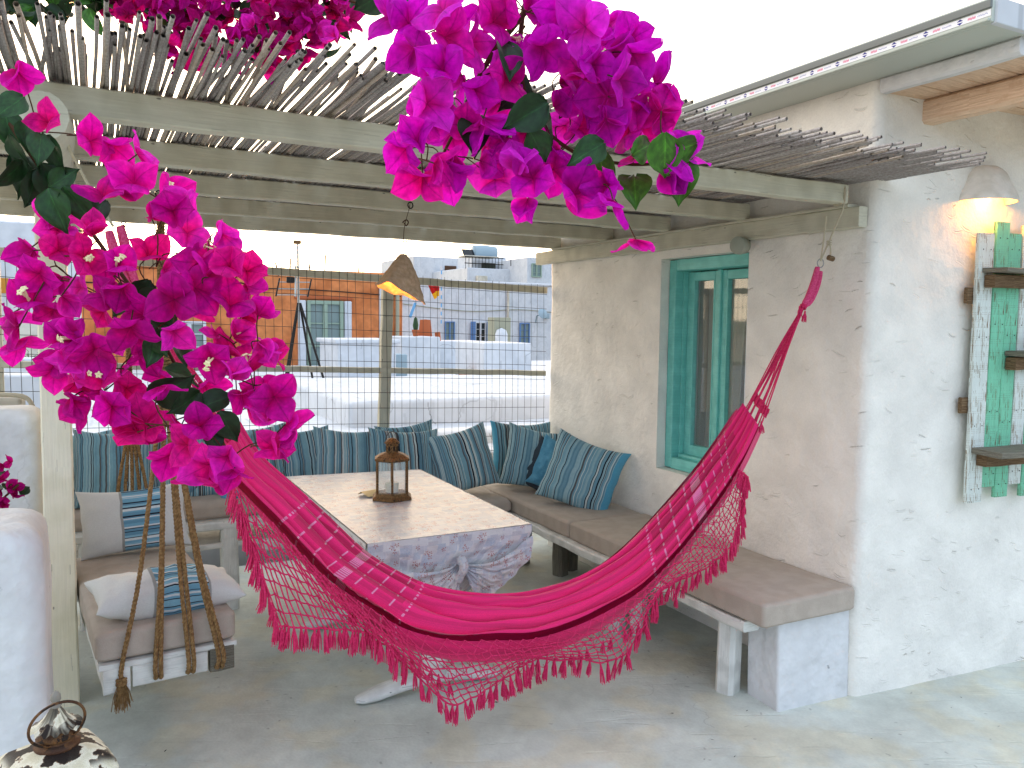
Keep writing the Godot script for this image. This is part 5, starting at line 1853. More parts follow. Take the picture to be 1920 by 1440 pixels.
# ---------------------------------------------------------------- swing seat
func swing() -> void:
	var s := thing("swing_seat", "white plank swing seat hung from the pergola on thick brown ropes", "swing", Vector3(0.172, 0.297, -3.58))
	var o := -s.position
	var yaw := Basis.from_euler(Vector3(0, deg_to_rad(5), 0))
	var at := func(p: Vector3) -> Transform3D: return Transform3D(yaw, yaw * p)
	part("front_board", timber(Vector3(0.25, 0.075, 0.03), 0.004, 201, 0.002), M.white_wood, s, at.call(Vector3(0.0, 0.05, 0.525)))
	part("corner_block", timber(Vector3(0.085, 0.09, 0.04), 0.006, 202, 0.002), M.white_wood, s, at.call(Vector3(-0.175, 0.045, 0.522)))
	part("corner_block", timber(Vector3(0.085, 0.095, 0.04), 0.006, 203, 0.002), M.grey_wood, s, at.call(Vector3(0.178, 0.05, 0.522)))
	part("seat_edge", timber(Vector3(0.46, 0.020, 0.06), 0.003, 204, 0.001), M.white_wood, s, at.call(Vector3(0.0, 0.098, 0.51)))
	for x in [-0.205, 0.205]:
		part("side_rail", timber(Vector3(1.02, 0.075, 0.03), 0.004, 205, 0.002), M.white_wood, s, Transform3D(yaw * Basis.from_euler(Vector3(0, PI / 2, 0)), yaw * Vector3(x, 0.05, -0.01)))
	part("back_board", timber(Vector3(0.44, 0.075, 0.03), 0.004, 207, 0.002), M.white_wood, s, at.call(Vector3(0, 0.05, -0.53)))
	for k in 6:
		part("slat", timber(Vector3(0.40, 0.016, 0.13), 0.003, 210 + k, 0.001), M.white_wood, s, at.call(Vector3(0, 0.098, -0.42 + k * 0.165)))
	# ropes: the front group fans from a bound knot, two of each pair side by side
	var hook := Vector3(0.245, 2.09, -3.53)
	var knot := Vector3(0.232, 1.30, -3.26)
	var feet := [[0.062, 0], [0.176, -0.008], [0.176, 0.009], [0.283, -0.008], [0.283, 0.009], [0.382, -0.008], [0.382, 0.009]]
	for k in feet.size():
		var x: float = feet[k][0] + feet[k][1]
		var foot := Vector3(x, 0.345, -3.018 + 0.014 * (x - 0.2))
		var pts := [knot + Vector3((x - 0.2) * 0.10, 0, 0.006), knot.lerp(foot, 0.6) + Vector3(0.004 * sin(k * 2.0), 0, 0.052 if k == 0 else 0.024), foot + Vector3(0, 0.06, 0.0), foot]
		if k > 0:
			pts.append(foot + Vector3(0, -0.022, -0.03))
			pts.append(foot + Vector3(0, -0.028, -0.12))
		part("rope", rope_mesh(pts, 0.0085, 0.042, 5, 30), M.rope, s, Transform3D(Basis(), o))
	for k in 2:
		part("rope", rope_mesh([hook + Vector3(0.012 * k, 0, 0), hook.lerp(knot, 0.5) + Vector3(0.018 * k - 0.008, 0, 0), knot + Vector3(0.02 * k - 0.01, 0, 0)], 0.0085, 0.042), M.rope, s, Transform3D(Basis(), o))
	var bind := func(c: Vector3, rad: float, n: int, gap: float) -> void:
		var pts := []
		for i in n * 12 + 1:
			var a := TAU * i / 12.0
			pts.append(c + Vector3(cos(a) * rad, -gap * i / 12.0, sin(a) * rad * 0.8))
		part("binding", rope_mesh(pts, 0.0065, 0.03, 5, n * 14), M.rope, s, Transform3D(Basis(), o))
	bind.call(knot + Vector3(0, 0.03, 0), 0.030, 3, 0.014)
	bind.call(knot.lerp(hook, 0.19), 0.026, 4, 0.014)
	var knot2 := Vector3(0.158, 1.16, -4.46)
	var hook2 := Vector3(0.156, 2.09, -4.77)
	for k in 5:
		var foot := Vector3(0.03 + 0.058 * k, 0.44, -4.13)
		part("rope", rope_mesh([hook2, knot2 + Vector3(0.006 * k - 0.012, 0, 0), knot2.lerp(foot, 0.5), foot], 0.0085, 0.042, 5, 30), M.rope, s, Transform3D(Basis(), o))
	bind.call(knot2, 0.026, 4, 0.014)
	# frayed end below the single rope
	var fr := MB.new()
	var r := RandomNumberGenerator.new()
	r.seed = 6
	for k in 90:
		var a := r.randf() * TAU
		var q := sqrt(r.randf())
		var b := Vector3(cos(a) * q * 0.010, -0.012, sin(a) * q * 0.010)
		var l := r.randf_range(0.07, 0.105)
		var e := Vector3(cos(a) * q * 0.032 + r.randfn(0, 0.004), -0.012 - l, sin(a) * q * 0.028)
		fr.tube(PackedVector3Array([b, b.lerp(e, 0.5) + Vector3(cos(a), 0, sin(a)) * 0.006 * q, e]), 0.0012, 3, false)
	part("frayed_end", fr.mesh(), M.rope, s, Transform3D(Basis(), Vector3(0.058, 0.352, -3.016) + o))
	bind.call(Vector3(0.058, 0.352, -3.016), 0.013, 3, 0.008)
	top("seat_cushion", seat_cushion(Vector3(0.46, 0.105, 1.06), 0.018, 0.012, 7), M.taupe, "taupe cushion lying on the rope hung swing seat", "cushion", Transform3D(yaw, Vector3(0.168, 0.408, -3.585)), "taupe seat cushions on the benches")
	var g := "white pillows with a striped band on the swing seat"
	top("banded_pillow", pillow_mesh(0.47, 0.31, 0.13, 31), M.band, "white pillow with striped band upright at the back of the swing", "pillow", Transform3D(Basis.from_euler(Vector3(-0.22, 0.06, 0.03), EULER_ORDER_YXZ), Vector3(0.150, 0.672, -4.06)), g)
	top("banded_pillow", pillow_mesh(0.52, 0.27, 0.17, 33), M.band, "white pillow with striped band lying at the front of the swing", "pillow", Transform3D(Basis.from_euler(Vector3(-1.46, 0.10, 0.0), EULER_ORDER_YXZ) * Basis.from_euler(Vector3(0, 0.06, 0.05)), Vector3(0.222, 0.578, -3.235)), g)

func band_cloth() -> StandardMaterial3D:
	var s := 256
	var r := RandomNumberGenerator.new()
	r.seed = 14
	var rows := PackedColorArray()
	while rows.size() < s:
		var c: Color = [Color(0.46, 0.66, 0.75), Color(0.40, 0.58, 0.67), Color(0.55, 0.73, 0.80)][r.randi() % 3]
		var q := r.randf()
		var wide := r.randi_range(3, 9)
		if q < 0.3:
			c = Color(0.14, 0.16, 0.20)
			wide = r.randi_range(2, 4)
		elif q < 0.5:
			c = Color(0.84, 0.86, 0.86)
			wide = r.randi_range(2, 4)
		for k in wide:
			rows.append(c)
	var d := PackedByteArray()
	d.resize(s * s * 3)
	for y in s:
		for x in s:
			var u := x / float(s)
			var c: Color = rows[y] if u > 0.42 and u < 0.66 else Color(0.83, 0.83, 0.81)
			if absf(u - 0.42) < 0.006 or absf(u - 0.66) < 0.006:
				c = Color(0.60, 0.60, 0.58)
			var g := 1.0 + r.randf_range(-0.03, 0.03)
			var i := (y * s + x) * 3
			d[i] = int(c.r * g * 255)
			d[i + 1] = int(c.g * g * 255)
			d[i + 2] = int(c.b * g * 255)
	return mat(Color.WHITE, 0.95, tex_rgb(s, s, d))

# ---------------------------------------------------------------- hammock
func tassel_mesh(seed_: int, l: float) -> Mesh:
	var m := MB.new()
	var r := RandomNumberGenerator.new()
	r.seed = seed_
	var lean := Vector3(r.randfn(0, 0.004), 0, r.randfn(0, 0.004))
	m.tube(PackedVector3Array([Vector3(0, 0.004, 0), Vector3(0, -0.004, 0), Vector3(0, -0.010, 0)]), [0.0026, 0.0040, 0.0030], 6)
	for k in 11:
		var a := TAU * k / 11.0 + r.randf() * 0.5
		var s := r.randf_range(0.003, 0.0125)
		var e := Vector3(cos(a) * s, -l * r.randf_range(0.86, 1.05), sin(a) * s) + lean
		m.tube(PackedVector3Array([Vector3(cos(a) * 0.0018, -0.006, sin(a) * 0.0018), Vector3(cos(a) * s * 0.75, -l * 0.45, sin(a) * s * 0.75) + lean * 0.4, e]), [0.0017, 0.0020, 0.0013], 4)
	return m.mesh()

func hammock() -> void:
	var h := thing("hammock", "pink cotton hammock with netted fringe slung across the terrace", "hammock", Vector3(1.3, 0.4, -2.5))
	var off := Transform3D(Basis(), -h.position)
	var tp := [
		Vector3(0.378, 1.281, -2.56), Vector3(0.417, 1.208, -2.56), Vector3(0.472, 1.134, -2.56), Vector3(0.57, 1.032, -2.56), Vector3(0.673, 0.925, -2.56), Vector3(0.78, 0.811, -2.56),
		Vector3(0.892, 0.728, -2.56), Vector3(1.008, 0.663, -2.56), Vector3(1.151, 0.617, -2.56), Vector3(1.3, 0.589, -2.56), Vector3(1.456, 0.585, -2.56), Vector3(1.608, 0.609, -2.56),
		Vector3(1.753, 0.661, -2.56), Vector3(1.893, 0.744, -2.56), Vector3(2.043, 0.863, -2.56), Vector3(2.209, 1.01, -2.56), Vector3(2.322, 1.129, -2.56), Vector3(2.4, 1.219, -2.56),
		Vector3(2.446, 1.263, -2.56)]
	var lo := [
		Vector3(0.317, 1.226, -2.4), Vector3(0.341, 1.147, -2.4), Vector3(0.385, 1.089, -2.4), Vector3(0.453, 1.009, -2.4), Vector3(0.554, 0.884, -2.4), Vector3(0.637, 0.795, -2.4),
		Vector3(0.748, 0.704, -2.4), Vector3(0.874, 0.609, -2.4), Vector3(1.043, 0.542, -2.4), Vector3(1.2, 0.514, -2.4), Vector3(1.346, 0.494, -2.4), Vector3(1.511, 0.509, -2.4),
		Vector3(1.672, 0.549, -2.4), Vector3(1.815, 0.605, -2.4), Vector3(1.976, 0.718, -2.4), Vector3(2.127, 0.857, -2.4), Vector3(2.221, 0.957, -2.4), Vector3(2.3, 1.065, -2.4),
		Vector3(2.377, 1.195, -2.4)]
	var be := [
		Vector3(0.337, 1.202, -2.55), Vector3(0.362, 1.119, -2.55), Vector3(0.409, 1.057, -2.55), Vector3(0.488, 0.958, -2.55), Vector3(0.609, 0.809, -2.55), Vector3(0.705, 0.696, -2.55),
		Vector3(0.825, 0.583, -2.55), Vector3(0.937, 0.493, -2.55), Vector3(1.109, 0.421, -2.55), Vector3(1.276, 0.388, -2.55), Vector3(1.431, 0.376, -2.55), Vector3(1.613, 0.406, -2.55),
		Vector3(1.784, 0.463, -2.55), Vector3(1.931, 0.538, -2.55), Vector3(2.099, 0.663, -2.55), Vector3(2.26, 0.811, -2.55), Vector3(2.36, 0.917, -2.55), Vector3(2.444, 1.032, -2.55),
		Vector3(2.525, 1.169, -2.55)]
	var f := FastNoiseLite.new()
	f.seed = 33
	f.frequency = 1.6
	f.fractal_octaves = 3
	var rows := []
	var under := []
	var nu := 190
	var nv := 84
	for i in nu + 1:
		var u := i / float(nu)
		var T := catmull(tp, u)
		var L := catmull(lo, u)
		var B := catmull(be, u)
		var tan := (catmull(tp, minf(u + 0.01, 1)) - catmull(tp, maxf(u - 0.01, 0))).normalized()
		var n := tan.cross(T - L).normalized()
		if n.z < 0:
			n = -n
		var mid := sin(PI * u)
		var row := PackedVector3Array()
		for j in nv + 1:
			var v := j / float(nv)
			# long folds that swim a little along the cloth; the valleys are creases
			var w := 4.3 * v + 0.30 * sin(u * 5.2 + v * 3.0) + 0.42 * f.get_noise_2d(u * 2.2, v * 0.8) + 0.25
			var fold := pow(absf(sin(PI * w)), 0.55)
			var w2 := 9.0 * v + 0.7 * sin(u * 4.0) + f.get_noise_2d(u * 3.0 + 9.0, v) * 0.8
			var fine := pow(absf(sin(PI * w2)), 0.8) * smoothstep(0.25, 0.85, 0.5 + 0.5 * f.get_noise_2d(u * 1.5, v * 2.0 + 5.0))
			var ends := pow(absf(2.0 * u - 1.0), 5.0)
			var amp := 0.036 * (0.45 + 0.55 * mid)
			var p := T.lerp(L, v) + n * (amp * fold + 0.007 * fine * mid + 0.040 * sin(PI * v) * mid + ends * 0.007 * absf(sin(PI * v * 9.0)))
			p += (T - L).normalized() * (0.004 * f.get_noise_2d(u * 6.0, v * 3.0))
			row.append(p)
		rows.append(row)
		# from the near edge under the belly and up the far side
		var back := T + Vector3(0, -0.004, -0.03)
		var under_row := PackedVector3Array()
		var deep := maxf(0.0, (L - B).y)
		for j in 21:
			var t := j / 20.0
			var q := L.bezier_interpolate(L + Vector3(0, -deep * 0.9, -0.02), B + Vector3(0, -0.005, 0.06), B, t * 2.0) if t < 0.5 else B.bezier_interpolate(B + Vector3(0, 0.01, -0.07), back + Vector3(0, -0.04, -0.05), back, (t - 0.5) * 2.0)
			q += Vector3(0, 0.006, 0.006) * absf(sin(t * 13.0 + u * 4.0)) * mid * sin(PI * t)
			under_row.append(q)
		under.append(under_row)
	var m := MB.new()
	# uv: u along the hammock
	var base := 0
	for pass_ in 2:
		var src: Array = rows if pass_ == 0 else under
		var n: int = src[0].size()
		base = m.v.size()
		for i in src.size():
			for j in n:
				m.vert(src[i][j], Vector2(i / float(nu), j / float(n - 1)))
		for i in src.size() - 1:
			for j in n - 1:
				var a := base + i * n + j
				m.quad(a, a + 1, a + n + 1, a + n)
	part("cloth", m.mesh(), M.pink, h, off)
	net(h, off)
	back_fringe(h, off)
	ends(h, off, [
		Vector3(2.665, 1.69, -2.46), Vector3(2.633, 1.649, -2.46), Vector3(2.558, 1.504, -2.46), Vector3(2.467, 1.35, -2.46), Vector3(2.437, 1.3, -2.46)], [
		Vector3(2.745, 1.843, -2.46), Vector3(2.729, 1.786, -2.46), Vector3(2.695, 1.717, -2.46), Vector3(2.665, 1.69, -2.46)], tp[tp.size() - 1], lo[lo.size() - 1], 1)
	ends(h, off, [
		Vector3(0.105, 1.675, -2.46), Vector3(0.134, 1.624, -2.46), Vector3(0.191, 1.521, -2.46), Vector3(0.263, 1.421, -2.46), Vector3(0.302, 1.343, -2.46), Vector3(0.341, 1.258, -2.46)], [
		Vector3(0.058, 1.842, -2.46), Vector3(0.068, 1.797, -2.46), Vector3(0.084, 1.725, -2.46), Vector3(0.105, 1.675, -2.46)], tp[0], lo[0], 2)
	var rr := [
		Vector3(2.747, 2.168, -2.345), Vector3(2.745, 2.097, -2.345), Vector3(2.747, 2.025, -2.38), Vector3(2.742, 1.955, -2.41), Vector3(2.741, 1.878, -2.45), Vector3(2.708, 2.059, -2.4)]
	part("rope", rope_mesh([rr[0], rr[1], rr[2], rr[3], rr[4]], 0.0038, 0.02, 4, 40), M.cord_white, h, off)
	part("rope", rope_mesh([rr[5], rr[5].lerp(rr[4], 0.5) + Vector3(0.003, 0, 0), rr[4]], 0.0034, 0.02, 4, 30), M.cord_white, h, off)
	part("rope", rope_mesh([rr[3], rr[3] + Vector3(0.006, -0.03, 0.004), rr[3] + Vector3(0.004, -0.062, 0.006)], 0.0034, 0.02, 4, 20), M.cord_white, h, off)
	var kp := []
	for k in 25:
		var a := TAU * k / 10.0
		kp.append(rr[3] + Vector3(0.008 * cos(a), 0.006 - 0.0009 * k, 0.008 * sin(a)))
	part("knot", rope_mesh(kp, 0.0034, 0.02, 4, 60), M.cord_white, h, off)
	# a loop round the beam end and a cork stop
	var lp := []
	for k in 17:
		var a := TAU * k / 16.0
		lp.append(Vector3(2.762 + 0.002 * sin(a * 3.0), 2.149 + 0.045 * sin(a), -2.392 + 0.038 * cos(a)))
	part("rope", rope_mesh(lp, 0.0035, 0.02, 4, 48), M.cord_white, h, off)
	part("cork", tube_mesh(PackedVector3Array([rr[3] + Vector3(-0.008, -0.066, 0.006), rr[3] + Vector3(0.018, -0.072, 0.010)]), 0.011, 10), M.raw_wood, h, off)
	var ring := PackedVector3Array()
	for k in 17:
		var a := TAU * k / 16.0
		ring.append(rr[4] + Vector3(0.014 * sin(a), 0.018 * cos(a) - 0.01, 0.004 * sin(a)))
	part("ring", tube_mesh(ring, 0.0022, 6), M.steel, h, off)
	part("rope", rope_mesh([
		Vector3(-0.085, 2.12, -2.22), Vector3(-0.06, 2.05, -2.2), Vector3(-0.03, 1.998, -2.36), Vector3(0.016, 1.913, -2.42), Vector3(0.055, 1.846, -2.45)], 0.0042, 0.02, 4, 40), M.cord_white, h, off)

func net(h: Node3D, off: Transform3D) -> void:
	var a := [
		Vector3(0.345, 1.133, -2.392), Vector3(0.392, 1.077, -2.392), Vector3(0.452, 1.011, -2.392), Vector3(0.526, 0.921, -2.392), Vector3(0.595, 0.838, -2.392), Vector3(0.678, 0.758, -2.392),
		Vector3(0.775, 0.685, -2.392), Vector3(0.879, 0.607, -2.392), Vector3(1.038, 0.548, -2.392), Vector3(1.186, 0.522, -2.392), Vector3(1.31, 0.502, -2.392), Vector3(1.444, 0.504, -2.392),
		Vector3(1.585, 0.529, -2.392), Vector3(1.713, 0.565, -2.392), Vector3(1.833, 0.623, -2.392), Vector3(1.982, 0.732, -2.392), Vector3(2.055, 0.795, -2.392), Vector3(2.12, 0.86, -2.392),
		Vector3(2.195, 0.94, -2.392), Vector3(2.266, 1.03, -2.392)]
	var b := [
		Vector3(0.463, 0.701, -2.37), Vector3(0.525, 0.685, -2.37), Vector3(0.617, 0.663, -2.37), Vector3(0.68, 0.647, -2.37), Vector3(0.737, 0.63, -2.37), Vector3(0.803, 0.572, -2.37),
		Vector3(0.896, 0.473, -2.37), Vector3(1.022, 0.337, -2.37), Vector3(1.137, 0.359, -2.37), Vector3(1.252, 0.401, -2.37), Vector3(1.337, 0.431, -2.37), Vector3(1.504, 0.4, -2.37),
		Vector3(1.684, 0.366, -2.37), Vector3(1.785, 0.462, -2.37), Vector3(1.88, 0.598, -2.37), Vector3(2.024, 0.636, -2.37), Vector3(2.148, 0.679, -2.37), Vector3(2.209, 0.719, -2.37),
		Vector3(2.268, 0.83, -2.37), Vector3(2.291, 1, -2.37)]
	var r := RandomNumberGenerator.new()
	r.seed = 64
	var f := FastNoiseLite.new()
	f.seed = 65
	f.frequency = 3.0
	var ns := 92
	var nt := 9
	var p := []
	for i in ns + 1:
		var s := i / float(ns)
		var A := catmull(a, s)
		var B := catmull(b, s)
		var col := []
		for j in nt + 1:
			var t := j / float(nt)
			var q := A.lerp(B, t)
			q.z += 0.035 * sin(PI * t) * sin(PI * s) + f.get_noise_2d(s * 9.0, t) * 0.022 * t
			q += Vector3(r.randfn(0, 0.0022), r.randfn(0, 0.0022), r.randfn(0, 0.002)) * (1.0 if j > 0 else 0.2)
			col.append(q)
		p.append(col)
	var m := MB.new()
	var th := func(x: Vector3, y: Vector3, rad: float) -> void:
		var d := y - x
		m.tube(PackedVector3Array([x, (x + y) / 2 + Vector3(0, -0.035 * d.length(), r.randfn(0, 0.001)), y]), rad, 4, false)
	for i in ns + 1:
		for j in nt:
			if j < 2:
				# diamonds hang from the cloth
				if (i + j) % 2 == 0:
					if i < ns:
						th.call(p[i][j], p[i + 1][j + 1], 0.0023)
					if i > 0:
						th.call(p[i][j], p[i - 1][j + 1], 0.0023)
			else:
				th.call(p[i][j], p[i][j + 1], 0.0023)
		if i < ns:
			for j in range(2, nt + 1):
				th.call(p[i][j], p[i + 1][j], 0.0022 if j < nt else 0.0030)
	# knots
	for i in range(0, ns + 1):
		for j in range(2, nt):
			var q: Vector3 = p[i][j]
			m.tube(PackedVector3Array([q + Vector3(0, 0.004, 0.001), q + Vector3(0, 0, 0.002), q + Vector3(0, -0.004, 0.001)]), [0.0020, 0.0040, 0.0020], 4)
	var net_part := part("net", m.mesh(), M.pink_cord, h, off)
	net_part.set_meta("kind", "stuff")
	var kinds := []
	for k in 7:
		kinds.append(tassel_mesh(300 + k, 0.058 + 0.0035 * k))
	for i in ns + 1:
		part("tassel", kinds[r.randi() % 7], M.pink_cord, h, off * Transform3D(Basis.from_euler(Vector3(r.randfn(0, 0.10), r.randf() * TAU, r.randfn(0, 0.10))), p[i][nt]))
	# along the hanging left edge
	for j in 26:
		var t := j / 26.0
		var k := int(t * nt)
		var q: Vector3 = p[0][k].lerp(p[0][mini(k + 1, nt)], t * nt - k)
		part("tassel", kinds[r.randi() % 7], M.pink_cord, h, off * Transform3D(Basis.from_euler(Vector3(r.randfn(0, 0.12), r.randf() * TAU, r.randfn(-0.12, 0.12))), q))
	for j in 6:
		var q: Vector3 = p[ns][0].lerp(p[ns][nt], j / 6.0)
		part("tassel", kinds[r.randi() % 7], M.pink_cord, h, off * Transform3D(Basis.from_euler(Vector3(r.randfn(0, 0.12), r.randf() * TAU, r.randfn(0, 0.12))), q))

func back_fringe(h: Node3D, off: Transform3D) -> void:
	var a := [
		Vector3(0.718, 0.678, -2.6), Vector3(0.841, 0.563, -2.6), Vector3(0.955, 0.477, -2.6), Vector3(1.13, 0.402, -2.6), Vector3(1.301, 0.369, -2.6), Vector3(1.459, 0.356, -2.6),
		Vector3(1.645, 0.387, -2.6), Vector3(1.819, 0.445, -2.6), Vector3(1.969, 0.521, -2.6), Vector3(2.14, 0.656, -2.6), Vector3(2.304, 0.795, -2.6), Vector3(2.391, 0.905, -2.6)]
	var b := [
		Vector3(0.751, 0.626, -2.62), Vector3(0.859, 0.505, -2.62), Vector3(0.983, 0.4, -2.62), Vector3(1.168, 0.267, -2.62), Vector3(1.328, 0.228, -2.62), Vector3(1.5, 0.267, -2.62),
		Vector3(1.701, 0.309, -2.62), Vector3(1.88, 0.348, -2.62), Vector3(2.053, 0.401, -2.62), Vector3(2.276, 0.541, -2.62), Vector3(2.457, 0.648, -2.62), Vector3(2.528, 0.854, -2.62)]
	var r := RandomNumberGenerator.new()
	r.seed = 74
	var ns := 56
	var nt := 4
	var p := []
	for i in ns + 1:
		var s := i / float(ns)
		var A := catmull(a, s)
		var B := catmull(b, s)
		var col := []
		for j in nt + 1:
			col.append(A.lerp(B, j / float(nt)) + Vector3(r.randfn(0, 0.003), r.randfn(0, 0.003), r.randfn(0, 0.004)))
		p.append(col)
	var m := MB.new()
	for i in ns + 1:
		for j in nt:
			m.tube(PackedVector3Array([p[i][j], p[mini(i + (1 if (i + j) % 2 == 0 else 0), ns)][j + 1]]), 0.0015, 4, false)
			if i > 0 and (i + j) % 2 == 0:
				m.tube(PackedVector3Array([p[i][j], p[i - 1][j + 1]]), 0.0015, 4, false)
	part("back_net", m.mesh(), M.pink_cord, h, off).set_meta("kind", "stuff")
	var kinds := []
	for k in 4:
		kinds.append(tassel_mesh(340 + k, 0.052))
	for i in range(0, ns + 1, 1):
		if r.randf() < 0.8:
			part("tassel", kinds[r.randi() % 4], M.pink_cord, h, off * Transform3D(Basis.from_euler(Vector3(r.randfn(0, 0.08), r.randf() * TAU, r.randfn(0, 0.08))), p[i][nt]))

func ends(h: Node3D, off: Transform3D, cord: Array, loop: Array, T: Vector3, L: Vector3, seed_: int) -> void:
	var r := RandomNumberGenerator.new()
	r.seed = 400 + seed_
	var dir: Vector3 = ((cord[cord.size() - 1] as Vector3) - (cord[0] as Vector3)).normalized()
	var m := MB.new()
	var n := 16
	for k in n:
		var e := T.lerp(L, (k + 0.5) / n) + Vector3(0, 0, r.randfn(0.01, 0.012))
		var s: Vector3 = cord[0] + Vector3(r.randfn(0, 0.004), r.randfn(0, 0.004), r.randfn(0, 0.004))
		var c1: Vector3 = catmull(cord, 0.4).lerp(s.lerp(e, 0.42), 0.92)
		m.tube(curve([s, c1 + Vector3(r.randfn(0, 0.003), r.randfn(0, 0.003), r.randfn(0, 0.006)), s.lerp(e, 0.82), e + dir * 0.012], 10), 0.0027, 5, false)
	part("end_cords", m.mesh(), M.pink_cord, h, off).set_meta("kind", "stuff")
	# woven band that spreads the cords
	var w := MB.new()
	var rows := []
	for j in 9:
		var row := PackedVector3Array()
		for i in 25:
			var u := i / 24.0
			var q := T.lerp(L, lerpf(0.02, 0.98, u)) - dir * (0.075 - 0.045 * j / 8.0)
			q = q.lerp(T.lerp(L, 0.5) - dir * 0.05, 0.10)
			row.append(q + Vector3(0, 0, 0.016 + 0.010 * absf(sin(u * 18.0)) + r.randfn(0, 0.001)))
		rows.append(row)
	w.grid(rows)
	part("woven_band", w.mesh(), M.pink_cord, h, off)
	# padded handle of two rolls, whipped below
	var side: Vector3 = dir.cross(Vector3(0, 0, 1)).normalized()
	for s in [-1, 1]:
		var pts := PackedVector3Array()
		var rad := []
		for k in 11:
			var t := k / 10.0
			pts.append(catmull(loop, t) + side * s * 0.016 * (1.0 - 0.5 * pow(t, 3.0)) + Vector3(0, 0, 0.004 * s))
			rad.append(0.0138 * (0.35 + 0.65 * sqrt(sin(PI * clampf(t * 0.86 + 0.10, 0, 1)))))
		part("handle_roll", tube_mesh(pts, rad, 12), M.pink_pad, h, off)
	var wr := []
	var c: Vector3 = cord[0]
	for k in 49:
		var a := TAU * k / 12.0
		wr.append(c + side * cos(a) * 0.014 + Vector3(0, 0, sin(a) * 0.012) + dir * (0.004 * k / 12.0))
	part("whipping", tube_mesh(PackedVector3Array(wr), 0.0026, 5), M.pink_cord, h, off)
	for q in 3:
		part("tassel", tassel_mesh(420 + q + seed_ * 5, 0.045), M.pink_cord, h, off * Transform3D(Basis(), [c + dir * 0.02 - side * 0.02, c + dir * 0.02 + side * 0.018, L - dir * 0.02][q]))

# ---------------------------------------------------------------- things on the front wall
func wb(s: float, y: float, out := 0.0) -> Vector3:
	return Vector3(2.877 + 0.9962 * s - 0.0869 * out, y, -2.297 + 0.0869 * s + 0.9962 * out)

